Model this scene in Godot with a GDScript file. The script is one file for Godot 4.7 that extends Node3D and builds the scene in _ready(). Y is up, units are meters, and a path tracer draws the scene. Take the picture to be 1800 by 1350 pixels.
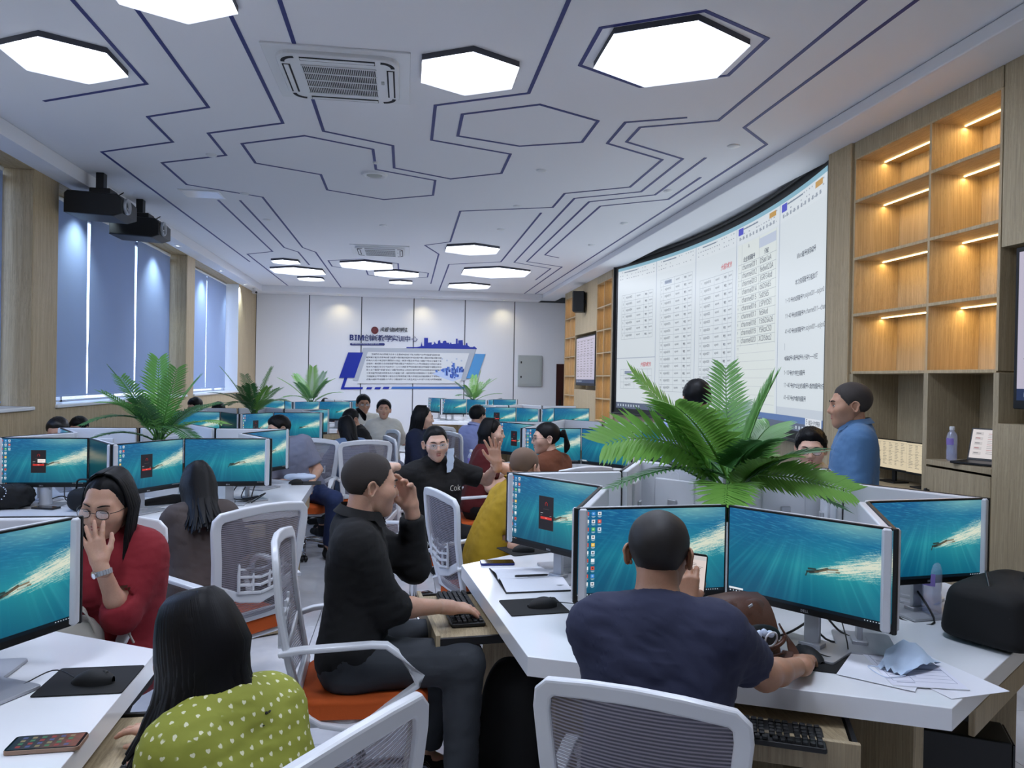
extends Node3D

const CEIL := 3.62
const TOP := 0.75
var M := {}
var counts := {}
var rng := RandomNumberGenerator.new()
var noise := FastNoiseLite.new()
var glyphs := {}


func _ready() -> void:
	# camera
	var cam := Camera3D.new()
	cam.name = "camera"
	cam.position = Vector3(0, 1.62, 0)
	cam.rotation_degrees = Vector3(-0.357, -7.986, 1.008)
	cam.fov = 53.82
	cam.near = 0.05
	cam.far = 200.0
	cam.current = true
	add_child(cam)
	# sky, exposure
	var we := WorldEnvironment.new()
	we.name = "world"
	var env := Environment.new()
	env.tonemap_mode = Environment.TONE_MAPPER_LINEAR
	env.tonemap_exposure = 1.08
	env.background_mode = Environment.BG_SKY
	var sm := ProceduralSkyMaterial.new()
	sm.sky_top_color = Color(0.42, 0.58, 0.85)
	sm.sky_horizon_color = Color(0.78, 0.86, 0.95)
	sm.ground_bottom_color = Color(0.35, 0.36, 0.36)
	sm.ground_horizon_color = Color(0.7, 0.74, 0.78)
	sm.energy_multiplier = 5.0
	var sky := Sky.new()
	sky.sky_material = sm
	env.sky = sky
	env.ambient_light_source = Environment.AMBIENT_SOURCE_DISABLED
	env.sdfgi_enabled = true
	env.ssao_enabled = true
	env.ssil_enabled = true
	we.environment = env
	add_child(we)
	rng.seed = 7
	noise.seed = 11
	noise.noise_type = FastNoiseLite.TYPE_SIMPLEX_SMOOTH
	noise.frequency = 1.0
	make_materials()
	# the large structure
	build_shell()
	build_ceiling()
	build_windows()
	build_back_wall()
	build_right_wall()
	# islands, furniture and what stands on them
	build_islands()
	build_chairs()
	build_small_things()
	# plants and people
	build_palms()
	build_people()


# ---------------------------------------------------------------- names, tags
func numbered(called: String, parent: Node) -> String:
	var key := str(parent.get_instance_id()) + called
	var k: int = counts.get(key, 0)
	counts[key] = k + 1
	return called if k == 0 else "%s_%03d" % [called, k]


func obj(called: String, mb: MB, mat: Material, parent: Node = self) -> MeshInstance3D:
	return inst(called, mb.mesh(), mat, parent)


func inst(called: String, mesh: Mesh, mat: Material, parent: Node = self) -> MeshInstance3D:
	var o := MeshInstance3D.new()
	o.name = numbered(called, parent)
	o.mesh = mesh
	if mat:
		o.material_override = mat
	parent.add_child(o, true)
	return o


func thing(called: String, label: String, category: String, at := Vector3.ZERO, turn := 0.0, group := "") -> Node3D:
	var o := Node3D.new()
	o.name = numbered(called, self)
	o.position = at
	o.rotation.y = turn
	add_child(o, true)
	return tag(o, label, category, group)


func tag(o: Node3D, label: String, category: String, group := "") -> Node3D:
	o.set_meta("label", label)
	o.set_meta("category", category)
	if group:
		o.set_meta("group", group)
	return o


func struct(o: Node3D, label := "") -> Node3D:
	o.set_meta("kind", "structure")
	if label:
		o.set_meta("label", label)
	return o


func dup(src: Node3D, at: Vector3, turn: float, label: String, group := "") -> Node3D:
	var o: Node3D = src.duplicate()
	var base := String(src.get_meta("base_name", src.name))
	o.name = numbered(base, self)
	add_child(o, true)
	o.position = at
	o.rotation.y = turn
	o.set_meta("label", label)
	if group:
		o.set_meta("group", group)
	return o


func sgn_x(a: float) -> Vector3:
	return Vector3(sin(a), 0, cos(a))


# ---------------------------------------------------------------- mesh builder
class MB:
	var v := PackedVector3Array()
	var n := PackedVector3Array()
	var u := PackedVector2Array()
	var c := PackedColorArray()
	var ix := PackedInt32Array()
	var col := Color.WHITE
	var use_c := false

	func vert(p: Vector3, nn: Vector3, uv := Vector2.ZERO) -> int:
		v.append(p)
		n.append(nn)
		u.append(uv)
		if use_c:
			c.append(col)
		return v.size() - 1

	func tri(a: int, b: int, d: int) -> void:
		ix.append(a)
		ix.append(b)
		ix.append(d)

	func face(pts: Array, uvs := []) -> void:
		var nn: Vector3 = (pts[1] - pts[0]).cross(pts[2] - pts[0]).normalized()
		var k := v.size()
		for i in pts.size():
			var uv: Vector2 = uvs[i] if uvs.size() else Vector2([0, 1, 1, 0][i % 4], [1, 1, 0, 0][i % 4])
			vert(pts[i], nn, uv)
		for i in range(1, pts.size() - 1):
			tri(k, k + i, k + i + 1)

	func box(at: Vector3, size: Vector3, bev := 0.0, b := Basis.IDENTITY) -> void:
		var h := size * 0.5
		var e := minf(bev, minf(h.x, minf(h.y, h.z)) * 0.98)
		var id := {}
		for sx in [-1, 1]:
			for sy in [-1, 1]:
				for sz in [-1, 1]:
					for ax in 3:
						var p := Vector3(sx * (h.x - (e if ax != 0 else 0.0)), sy * (h.y - (e if ax != 1 else 0.0)), sz * (h.z - (e if ax != 2 else 0.0)))
						var nn := Vector3(sx if ax == 0 else 0, sy if ax == 1 else 0, sz if ax == 2 else 0)
						var uv := Vector2(p.z, p.y) if ax == 0 else (Vector2(p.x, p.z) if ax == 1 else Vector2(p.x, p.y))
						id[[sx, sy, sz, ax]] = vert(at + b * p, b * nn, uv)
		for s in [-1, 1]:
			q4(id[[s, -1, -1, 0]], id[[s, 1, -1, 0]], id[[s, 1, 1, 0]], id[[s, -1, 1, 0]])
			q4(id[[-1, s, -1, 1]], id[[1, s, -1, 1]], id[[1, s, 1, 1]], id[[-1, s, 1, 1]])
			q4(id[[-1, -1, s, 2]], id[[1, -1, s, 2]], id[[1, 1, s, 2]], id[[-1, 1, s, 2]])
		if e <= 0.0:
			return
		for s in [-1, 1]:
			for t in [-1, 1]:
				q4(id[[-1, s, t, 1]], id[[1, s, t, 1]], id[[1, s, t, 2]], id[[-1, s, t, 2]])
				q4(id[[s, -1, t, 0]], id[[s, 1, t, 0]], id[[s, 1, t, 2]], id[[s, -1, t, 2]])
				q4(id[[s, t, -1, 0]], id[[s, t, 1, 0]], id[[s, t, 1, 1]], id[[s, t, -1, 1]])
				for w in [-1, 1]:
					tri(id[[s, t, w, 0]], id[[s, t, w, 1]], id[[s, t, w, 2]])

	func q4(a: int, b: int, d: int, e: int) -> void:
		tri(a, b, d)
		tri(a, d, e)

	# polygon in local x,y pushed along local z from z0 to z1, edges of the z1 face chamfered
	func prism(poly: PackedVector2Array, z0: float, z1: float, bev := 0.0, xf := Transform3D.IDENTITY) -> void:
		var cc := poly.duplicate()
		if Geometry2D.is_polygon_clockwise(cc):
			cc.reverse()
		var m := cc.size()
		var inner := cc
		if bev > 0.0:
			inner = PackedVector2Array()
			for i in m:
				var a := (cc[i] - cc[(i + m - 1) % m]).normalized()
				var b := (cc[(i + 1) % m] - cc[i]).normalized()
				var na := Vector2(-a.y, a.x)
				var nb := Vector2(-b.y, b.x)
				var bi := (na + nb)
				bi = bi / maxf(0.3, bi.length_squared() * 0.5)
				inner.append(cc[i] + bi * bev)
		var tris := Geometry2D.triangulate_polygon(cc)
		for side in 2:
			var k := v.size()
			var src := inner if side == 1 else cc
			for p in src:
				vert(xf * Vector3(p.x, p.y, z1 if side == 1 else z0), xf.basis * Vector3(0, 0, 1 if side == 1 else -1), p)
			for i in range(0, tris.size(), 3):
				tri(k + tris[i], k + tris[i + 1], k + tris[i + 2])
		for i in m:
			var p := cc[i]
			var q := cc[(i + 1) % m]
			var d := (q - p).normalized()
			var nn := xf.basis * Vector3(d.y, -d.x, 0)
			var k := v.size()
			vert(xf * Vector3(p.x, p.y, z0), nn, Vector2(0, z0))
			vert(xf * Vector3(q.x, q.y, z0), nn, Vector2((q - p).length(), z0))
			vert(xf * Vector3(q.x, q.y, z1 - bev), nn, Vector2((q - p).length(), z1))
			vert(xf * Vector3(p.x, p.y, z1 - bev), nn, Vector2(0, z1))
			q4(k, k + 1, k + 2, k + 3)
			if bev > 0.0:
				var p2 := inner[i]
				var q2 := inner[(i + 1) % m]
				var nz := xf.basis * Vector3(0, 0, 1)
				k = v.size()
				vert(xf * Vector3(p.x, p.y, z1 - bev), nn)
				vert(xf * Vector3(q.x, q.y, z1 - bev), nn)
				vert(xf * Vector3(q2.x, q2.y, z1), nz)
				vert(xf * Vector3(p2.x, p2.y, z1), nz)
				q4(k, k + 1, k + 2, k + 3)

	func tube(path: Array, rad, sides := 8, flat := 1.0, upv := Vector3.ZERO, cap := true) -> void:
		var m := path.size()
		var t0: Vector3 = (path[1] - path[0]).normalized()
		var nx := upv if upv != Vector3.ZERO else (Vector3.UP if absf(t0.y) < 0.9 else Vector3.RIGHT)
		var k := v.size()
		for i in m:
			var t: Vector3 = (path[mini(i + 1, m - 1)] - path[maxi(i - 1, 0)]).normalized()
			nx = (nx - t * nx.dot(t)).normalized()
			var ny := t.cross(nx)
			var r: float = rad[i] if rad is Array else rad
			for j in sides:
				var a := TAU * j / sides
				var off := nx * cos(a) * r * flat + ny * sin(a) * r
				var nn := (nx * cos(a) + ny * sin(a) * flat).normalized()
				vert(path[i] + off, nn, Vector2(float(j) / sides, float(i) / (m - 1)))
		for i in m - 1:
			for j in sides:
				var j2 := (j + 1) % sides
				q4(k + i * sides + j, k + i * sides + j2, k + (i + 1) * sides + j2, k + (i + 1) * sides + j)
		if cap:
			for e in 2:
				var i := 0 if e == 0 else m - 1
				var t: Vector3 = (path[1] - path[0]).normalized() * -1.0 if e == 0 else (path[m - 1] - path[m - 2]).normalized()
				var r: float = rad[i] if rad is Array else rad
				var cidx := vert(path[i] + t * r * 0.45, t)
				for j in sides:
					tri(k + i * sides + j, k + i * sides + (j + 1) % sides, cidx)

	# closed profile (local x right, y up) along a path, hard edges; up keeps the profile upright
	func sweep(path: Array, prof: PackedVector2Array, upv := Vector3.UP, closed := false, scales := []) -> void:
		var m := path.size()
		var pn := prof.size()
		var rows := []
		for i in m:
			var a: Vector3 = path[(i + m - 1) % m] if closed else path[maxi(i - 1, 0)]
			var b: Vector3 = path[(i + 1) % m] if closed else path[mini(i + 1, m - 1)]
			var d1: Vector3 = (path[i] - a).normalized()
			var d2: Vector3 = (b - path[i]).normalized()
			var t := (d1 + d2).normalized()
			var rt := t.cross(upv).normalized()
			var up2 := rt.cross(t).normalized()
			var miter := 1.0
			if d1 != Vector3.ZERO and d2 != Vector3.ZERO:
				miter = 1.0 / maxf(0.5, cos(d1.angle_to(d2) * 0.5))
			var s: float = scales[i] if scales.size() else 1.0
			var row := []
			for p in prof:
				row.append([path[i] + rt * p.x * miter * s + up2 * p.y * s, rt, up2])
			rows.append(row)
		var last := m if closed else m - 1
		for j in pn:
			var p := prof[j]
			var q := prof[(j + 1) % pn]
			var d := (q - p).normalized()
			var n2 := Vector2(d.y, -d.x)
			if n2.dot((p + q) * 0.5) < 0:
				n2 = -n2
			var k := v.size()
			for i in last + 1:
				var r0: Array = rows[i % m][j]
				var r1: Array = rows[i % m][(j + 1) % pn]
				var nn: Vector3 = (r0[1] * n2.x + r0[2] * n2.y)
				vert(r0[0], nn, Vector2(0, i))
				vert(r1[0], nn, Vector2(1, i))
			for i in last:
				q4(k + i * 2, k + i * 2 + 1, k + i * 2 + 3, k + i * 2 + 2)
		if not closed:
			for e in 2:
				var i := 0 if e == 0 else m - 1
				var t: Vector3 = (path[0] - path[1]).normalized() if e == 0 else (path[m - 1] - path[m - 2]).normalized()
				var k := v.size()
				for j in pn:
					vert(rows[i][j][0], t)
				for j in range(1, pn - 1):
					tri(k, k + j, k + j + 1)

	func lathe(prof: PackedVector2Array, segs := 24, xf := Transform3D.IDENTITY, smooth := 35.0) -> void:
		var m := prof.size()
		for i in m - 1:
			var d := (prof[i + 1] - prof[i]).normalized()
			if (prof[i + 1] - prof[i]).length() < 1e-6:
				continue
			var nn := Vector2(d.y, -d.x)
			var n0 := nn
			var n1 := nn
			if i > 0:
				var dp := (prof[i] - prof[i - 1]).normalized()
				if absf(rad_to_deg(dp.angle_to(d))) < smooth:
					n0 = (nn + Vector2(dp.y, -dp.x)).normalized()
			if i < m - 2:
				var dq := (prof[i + 2] - prof[i + 1]).normalized()
				if absf(rad_to_deg(d.angle_to(dq))) < smooth:
					n1 = (nn + Vector2(dq.y, -dq.x)).normalized()
			var k := v.size()
			for j in segs + 1:
				var a := TAU * j / segs
				var dir := Vector3(cos(a), 0, sin(a))
				vert(xf * (dir * prof[i].x + Vector3(0, prof[i].y, 0)), xf.basis * (dir * n0.x + Vector3(0, n0.y, 0)), Vector2(float(j) / segs, prof[i].y))
				vert(xf * (dir * prof[i + 1].x + Vector3(0, prof[i + 1].y, 0)), xf.basis * (dir * n1.x + Vector3(0, n1.y, 0)), Vector2(float(j) / segs, prof[i + 1].y))
			for j in segs:
				q4(k + j * 2, k + j * 2 + 1, k + j * 2 + 3, k + j * 2 + 2)

	func ell(at: Vector3, r: Vector3, b := Basis.IDENTITY, seg := 14, rings := 8) -> void:
		var k := v.size()
		for i in rings + 1:
			var th := PI * i / rings
			for j in seg + 1:
				var ph := TAU * j / seg
				var d := Vector3(sin(th) * cos(ph), cos(th), sin(th) * sin(ph))
				vert(at + b * (d * r), (b * (d / r)).normalized(), Vector2(float(j) / seg, float(i) / rings))
		for i in rings:
			for j in seg:
				var a := k + i * (seg + 1) + j
				q4(a, a + 1, a + seg + 2, a + seg + 1)

	# rows of points (each the same length); smooth normals
	func grid(rows: Array, flip := false, wrap := false) -> void:
		var a := rows.size()
		var b: int = rows[0].size()
		var k := v.size()
		for i in a:
			for j in b:
				var du: Vector3 = rows[mini(i + 1, a - 1)][j] - rows[maxi(i - 1, 0)][j]
				var j0 := (j + b - 1) % b if wrap else maxi(j - 1, 0)
				var j1 := (j + 1) % b if wrap else mini(j + 1, b - 1)
				var dv: Vector3 = rows[i][j1] - rows[i][j0]
				var nn := du.cross(dv).normalized()
				vert(rows[i][j], -nn if flip else nn, Vector2(float(j) / (b - 1), float(i) / (a - 1)))
		for i in a - 1:
			for j in (b if wrap else b - 1):
				var j2 := (j + 1) % b
				q4(k + i * b + j, k + i * b + j2, k + (i + 1) * b + j2, k + (i + 1) * b + j)

	func add(vv: PackedVector3Array, nn: PackedVector3Array, ii: PackedInt32Array) -> void:
		var k := v.size()
		v.append_array(vv)
		n.append_array(nn)
		var z := PackedVector2Array()
		z.resize(vv.size())
		u.append_array(z)
		if use_c:
			var cc := PackedColorArray()
			cc.resize(vv.size())
			cc.fill(col)
			c.append_array(cc)
		for i in ii:
			ix.append(i + k)

	func mesh() -> ArrayMesh:
		for i in range(0, ix.size(), 3):
			var a := ix[i]
			var b := ix[i + 1]
			var d := ix[i + 2]
			if (v[b] - v[a]).cross(v[d] - v[a]).dot(n[a] + n[b] + n[d]) > 0.0:
				ix[i + 1] = d
				ix[i + 2] = b
		var arr := []
		arr.resize(Mesh.ARRAY_MAX)
		arr[Mesh.ARRAY_VERTEX] = v
		arr[Mesh.ARRAY_NORMAL] = n
		arr[Mesh.ARRAY_TEX_UV] = u
		if use_c:
			arr[Mesh.ARRAY_COLOR] = c
		arr[Mesh.ARRAY_INDEX] = ix
		var am := ArrayMesh.new()
		am.add_surface_from_arrays(Mesh.PRIMITIVE_TRIANGLES, arr)
		return am


func rrect(w: float, h: float, r: float, seg := 4) -> PackedVector2Array:
	var p := PackedVector2Array()
	for k in 4:
		var cx := (w * 0.5 - r) * (1 if k in [0, 3] else -1)
		var cy := (h * 0.5 - r) * (1 if k in [0, 1] else -1)
		for i in seg + 1:
			var a := PI * 0.5 * (k + float(i) / seg)
			p.append(Vector2(cx + r * cos(a), cy + r * sin(a)))
	return p


func box_obj(called: String, at: Vector3, size: Vector3, mat: Material, parent: Node = self, bev := 0.002) -> MeshInstance3D:
	var mb := MB.new()
	mb.box(at, size, bev)
	return obj(called, mb, mat, parent)


# x,y,z spans
func slab(called: String, a: Vector3, b: Vector3, mat: Material, parent: Node = self, bev := 0.002) -> MeshInstance3D:
	return box_obj(called, (a + b) * 0.5, (b - a).abs(), mat, parent, bev)


func bez(pts: Array, k: int) -> Array:
	# Catmull-Rom through pts, k samples a span
	var out := []
	for i in pts.size() - 1:
		var p0: Vector3 = pts[maxi(i - 1, 0)]
		var p1: Vector3 = pts[i]
		var p2: Vector3 = pts[i + 1]
		var p3: Vector3 = pts[mini(i + 2, pts.size() - 1)]
		for j in k:
			out.append(p1.cubic_interpolate(p2, p0, p3, float(j) / k))
	out.append(pts[-1])
	return out

# ---------------------------------------------------------------- materials
func mat(col: Color, rough := 0.6, metal := 0.0) -> StandardMaterial3D:
	var m := StandardMaterial3D.new()
	m.albedo_color = col
	m.roughness = rough
	m.metallic = metal
	return m


func noise_tex(freq: float, w: int, h: int, lo: Color, hi: Color, oct := 4, as_normal := false, bump := 4.0, sd := 1, stretch_x := 1.0) -> Texture2D:
	var f := FastNoiseLite.new()
	f.seed = sd
	f.noise_type = FastNoiseLite.TYPE_SIMPLEX_SMOOTH
	f.frequency = 1.0
	f.fractal_octaves = oct
	var im := Image.create(w, h, false, Image.FORMAT_RGB8)
	for y in h:
		for x in w:
			# a torus in noise space keeps the tile seamless
			var a := TAU * x / w
			var b := TAU * y / h
			var t := f.get_noise_3d(cos(a) * freq * stretch_x, sin(a) * freq * stretch_x + cos(b) * freq * 0.7, sin(b) * freq) * 0.5 + 0.5
			im.set_pixel(x, y, lo.lerp(hi, clampf(t, 0, 1)))
	if as_normal:
		im.bump_map_to_normal_map(bump)
	return ImageTexture.create_from_image(im)


func wood_tex(lo: Color, hi: Color, sd: int) -> Texture2D:
	var w := 512
	var h := 512
	var f := FastNoiseLite.new()
	f.seed = sd
	f.noise_type = FastNoiseLite.TYPE_SIMPLEX_SMOOTH
	f.frequency = 1.0
	f.fractal_octaves = 3
	var im := Image.create(w, h, false, Image.FORMAT_RGB8)
	for y in h:
		for x in w:
			var a := TAU * x / w
			var b := TAU * y / h
			var bend := 0.12 * sin(b + 2.0 * f.get_noise_2d(cos(a) * 2.0, sin(a) * 2.0))
			var t := f.get_noise_3d(cos(a + bend) * 9.0, sin(a + bend) * 9.0, cos(b) * 0.5) * 0.5 + 0.5
			var fine := f.get_noise_3d(cos(a) * 60.0, sin(a) * 60.0, cos(b) * 1.6 + sin(b) * 1.1)
			var pore := 1.0 if fine < 0.28 else 0.86
			var cc := lo.lerp(hi, clampf(t * 1.3 - 0.15 + fine * 0.25, 0, 1)) * pore
			cc.a = 1.0
			im.set_pixel(x, y, cc)
	return ImageTexture.create_from_image(im)


func tri_tex(m: StandardMaterial3D, t: Texture2D, scale: Vector3, world := true) -> StandardMaterial3D:
	m.albedo_texture = t
	m.uv1_triplanar = true
	m.uv1_world_triplanar = world
	m.uv1_scale = scale
	return m


func make_materials() -> void:
	M.paint = mat(Color(0.90, 0.905, 0.925), 0.85)
	M.panel = mat(Color(0.88, 0.885, 0.90), 0.45)
	M.joint = mat(Color(0.30, 0.31, 0.33), 0.6)
	M.lamp_frame = mat(Color(0.27, 0.28, 0.32), 0.6)
	M.blue_line = mat(Color(0.17, 0.20, 0.46), 0.55)
	var wt := wood_tex(Color(0.655, 0.575, 0.44), Color(0.775, 0.70, 0.565), 3)
	M.wood = tri_tex(mat(Color.WHITE, 0.55), wt, Vector3(1.6, 0.5, 1.6))
	var wt2 := wood_tex(Color(0.60, 0.54, 0.43), Color(0.71, 0.65, 0.53), 5)
	M.wood_grey = tri_tex(mat(Color.WHITE, 0.55), wt2, Vector3(1.6, 0.5, 1.6))
	M.wood_desk = tri_tex(mat(Color.WHITE, 0.5), wood_tex(Color(0.60, 0.53, 0.41), Color(0.72, 0.65, 0.52), 8), Vector3(1.8, 0.5, 1.8))
	M.tile = tri_tex(mat(Color.WHITE, 0.07), noise_tex(1.6, 256, 256, Color(0.80, 0.81, 0.84), Color(0.93, 0.935, 0.95), 5, false, 4, 4), Vector3(0.55, 0.55, 0.55))
	M.tile.metallic_specular = 0.6
	M.grout = mat(Color(0.33, 0.34, 0.36), 0.8)
	M.desk = mat(Color(0.93, 0.935, 0.945), 0.16)
	M.sill = mat(Color(0.88, 0.89, 0.90), 0.3)
	M.jamb = mat(Color(0.86, 0.84, 0.76), 0.7)
	M.blind = mat(Color(0.56, 0.63, 0.76), 0.85)
	M.blind.backlight_enabled = true
	M.blind.backlight = Color(0.13, 0.17, 0.25)
	M.glass = mat(Color(0.9, 0.95, 1.0, 0.08), 0.02)
	M.glass.transparency = BaseMaterial3D.TRANSPARENCY_ALPHA
	M.alu = mat(Color(0.75, 0.76, 0.78), 0.35, 0.8)
	M.white_plastic = mat(Color(0.86, 0.87, 0.885), 0.33)
	M.ac_dark = mat(Color(0.06, 0.07, 0.12), 0.7)
	M.black = mat(Color(0.022, 0.023, 0.028), 0.45)
	M.black_gloss = mat(Color(0.015, 0.016, 0.02), 0.12)
	M.black_matt = mat(Color(0.025, 0.027, 0.032), 0.8)
	M.rubber = mat(Color(0.05, 0.052, 0.058), 0.7)
	M.screen_off = mat(Color(0.02, 0.022, 0.027), 0.2)
	M.silver = mat(Color(0.70, 0.71, 0.73), 0.38, 0.55)
	M.mon_back = mat(Color(0.80, 0.81, 0.83), 0.4)
	M.chrome = mat(Color(0.85, 0.86, 0.88), 0.12, 1.0)
	M.orange = tri_tex(mat(Color(0.83, 0.36, 0.10), 0.85), noise_tex(22.0, 128, 128, Color(0.86, 0.86, 0.86), Color(1, 1, 1), 2, false, 4, 12), Vector3(8, 8, 8), false)
	M.red_door = mat(Color(0.20, 0.07, 0.07), 0.35)
	M.metal_grey = mat(Color(0.66, 0.68, 0.67), 0.5)
	M.blue_sign = mat(Color(0.07, 0.16, 0.60), 0.35)
	M.blue_sign2 = mat(Color(0.22, 0.42, 0.72), 0.35)
	M.sky_sign = mat(Color(0.33, 0.60, 0.82), 0.35)
	M.grey_sign = mat(Color(0.70, 0.72, 0.75), 0.45)
	M.ink = mat(Color(0.05, 0.05, 0.06), 0.6)
	M.navy_ink = mat(Color(0.10, 0.14, 0.42), 0.5)
	M.crest = mat(Color(0.42, 0.13, 0.14), 0.4)
	# chair mesh: thin horizontal threads with gaps between
	var im := Image.create(8, 64, false, Image.FORMAT_RGBA8)
	for y in 64:
		for x in 8:
			var t := 0.5 + 0.5 * sin(TAU * y / 16.0)
			im.set_pixel(x, y, Color(0.62, 0.60, 0.63, 0.97).lerp(Color(0.40, 0.39, 0.43, 0.55), t))
	M.mesh_fabric = mat(Color.WHITE, 0.9)
	M.mesh_fabric.albedo_texture = ImageTexture.create_from_image(im)
	M.mesh_fabric.transparency = BaseMaterial3D.TRANSPARENCY_ALPHA
	M.mesh_fabric.uv1_scale = Vector3(1, 14, 1)
	# lamps
	M.lamp = glow(Color.BLACK, 3.4)
	var gt := GradientTexture2D.new()
	gt.fill = GradientTexture2D.FILL_RADIAL
	gt.fill_from = Vector2(0.5, 0.5)
	gt.fill_to = Vector2(1.0, 0.5)
	gt.width = 128
	gt.height = 128
	gt.gradient = Gradient.new()
	gt.gradient.offsets = PackedFloat32Array([0.0, 0.6, 0.86, 1.0])
	gt.gradient.colors = PackedColorArray([Color(0.97, 0.98, 1.0), Color(0.86, 0.89, 0.96), Color(0.55, 0.57, 0.63), Color(0.49, 0.51, 0.57)])
	M.lamp.emission_texture = gt
	M.lamp.texture_repeat = false
	M.led_warm = glow(Color(1.0, 0.88, 0.66), 5.0)
	M.spot_white = glow(Color(0.95, 0.98, 1.0), 5.0)
	M.spot_warm = glow(Color(1.0, 0.93, 0.72), 4.0)
	# leaves
	M.leaf = mat(Color(0.36, 0.57, 0.26), 0.42)
	M.leaf2 = mat(Color(0.43, 0.62, 0.27), 0.42)
	M.leaf3 = mat(Color(0.24, 0.42, 0.23), 0.45)
	for k in [M.leaf, M.leaf2, M.leaf3]:
		k.backlight_enabled = true
		k.backlight = k.albedo_color * 0.8
	M.stem = mat(Color(0.17, 0.33, 0.11), 0.5)
	# screens
	M.wall_a = screen_mat(wallpaper(0))
	M.wall_b = screen_mat(wallpaper(1))
	M.wall_c = screen_mat(wallpaper(2))
	M.wall_d = screen_mat(wallpaper(3))
	# people
	var skn := noise_tex(5.0, 128, 128, Color(0.93, 0.90, 0.90), Color(1.0, 1.0, 1.0), 3, false, 4, 31)
	M.skin = tri_tex(mat(Color(0.80, 0.63, 0.53), 0.5), skn, Vector3(6, 6, 6), false)
	M.skin_pale = tri_tex(mat(Color(0.86, 0.71, 0.62), 0.5), skn, Vector3(6, 6, 6), false)
	M.skin_tan = tri_tex(mat(Color(0.70, 0.53, 0.42), 0.5), skn, Vector3(6, 6, 6), false)
	for k in [M.skin, M.skin_pale, M.skin_tan]:
		k.subsurf_scatter_enabled = true
		k.subsurf_scatter_strength = 0.15
	M.hair = mat(Color(0.05, 0.048, 0.055), 0.5)
	M.hair.metallic_specular = 0.3
	M.hair_brown = mat(Color(0.055, 0.043, 0.042), 0.45)
	M.hair_short = tri_tex(mat(Color(0.28, 0.25, 0.235), 0.85), noise_tex(30.0, 128, 128, Color(0.5, 0.5, 0.5), Color(1, 1, 1), 2, false, 4, 33), Vector3(14, 14, 14), false)
	M.hair_thin = tri_tex(mat(Color(0.15, 0.13, 0.12), 0.6), noise_tex(30.0, 128, 128, Color(0.45, 0.45, 0.45), Color(1, 1, 1), 2, false, 4, 34), Vector3(14, 14, 14), false)
	M.hair_grey = mat(Color(0.44, 0.35, 0.29), 0.8)
	M.eye = mat(Color(0.86, 0.84, 0.82), 0.2)
	M.lip = mat(Color(0.66, 0.38, 0.35), 0.45)
	M.lens = mat(Color(0.9, 0.95, 1.0, 0.12), 0.03)
	M.lens.transparency = BaseMaterial3D.TRANSPARENCY_ALPHA
	var weave := noise_tex(26.0, 256, 256, Color(0.35, 0.35, 0.35), Color(0.65, 0.65, 0.65), 3, true, 3.0, 41)
	for e in [["navy", Color(0.155, 0.17, 0.265)], ["blackcloth", Color(0.028, 0.029, 0.036)], ["trouser", Color(0.21, 0.225, 0.245)], ["mustard", Color(0.66, 0.53, 0.075)],
			["red", Color(0.50, 0.085, 0.13)], ["brown", Color(0.27, 0.235, 0.225)], ["denim", Color(0.13, 0.19, 0.34)], ["shirtblue", Color(0.29, 0.43, 0.58)], ["white", Color(0.80, 0.79, 0.75)],
			["lightblue", Color(0.40, 0.49, 0.62)], ["rust", Color(0.40, 0.225, 0.14)], ["darkred", Color(0.33, 0.05, 0.06)], ["navy2", Color(0.07, 0.11, 0.22)], ["lavender", Color(0.62, 0.66, 0.85)],
			["greyprint", Color(0.50, 0.51, 0.58)], ["plum", Color(0.45, 0.27, 0.30)], ["shoe", Color(0.03, 0.03, 0.035)], ["shoe_white", Color(0.75, 0.75, 0.75)]]:
		var m := mat(e[1], 0.88)
		m.normal_enabled = true
		m.normal_texture = weave
		m.normal_scale = 0.35
		m.uv1_triplanar = true
		m.uv1_scale = Vector3(5, 5, 5)
		M[e[0]] = m
	M.dots = tri_tex(mat(Color.WHITE, 0.8), heart_tex(), Vector3(9.5, 9.5, 9.5), false)
	M.dots.uv1_triplanar_sharpness = 30.0
	M.leather = tri_tex(mat(Color(0.36, 0.235, 0.18), 0.42), noise_tex(9.0, 256, 256, Color(0.7, 0.68, 0.66), Color(1.1, 1.05, 1.0), 4, false, 4, 51), Vector3(6, 6, 6), false)
	M.bag_cloth = tri_tex(mat(Color(0.03, 0.03, 0.034), 0.85), noise_tex(30.0, 128, 128, Color(0.7, 0.7, 0.7), Color(1, 1, 1), 2, false, 4, 52), Vector3(10, 10, 10), false)
	M.tote = mat(Color(0.66, 0.64, 0.60), 0.85)
	M.maskblue = mat(Color(0.78, 0.86, 0.95), 0.8)
	M.maskwhite = mat(Color(0.80, 0.85, 0.93), 0.8)
	M.paper = mat(Color(0.90, 0.905, 0.93), 0.7)
	M.bottle = mat(Color(0.84, 0.88, 1.0, 0.28), 0.05)
	M.bottle.transparency = BaseMaterial3D.TRANSPARENCY_ALPHA
	M.water = mat(Color(0.72, 0.76, 0.95, 0.22), 0.03)
	M.water.transparency = BaseMaterial3D.TRANSPARENCY_ALPHA
	M.label_purple = mat(Color(0.52, 0.45, 0.72), 0.4)
	M.key = mat(Color(0.03, 0.032, 0.038), 0.5)


func glow(c: Color, e: float) -> StandardMaterial3D:
	var m := mat(Color(0.9, 0.9, 0.9), 0.5)
	m.emission_enabled = true
	m.emission = c
	m.emission_energy_multiplier = e
	return m


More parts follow.
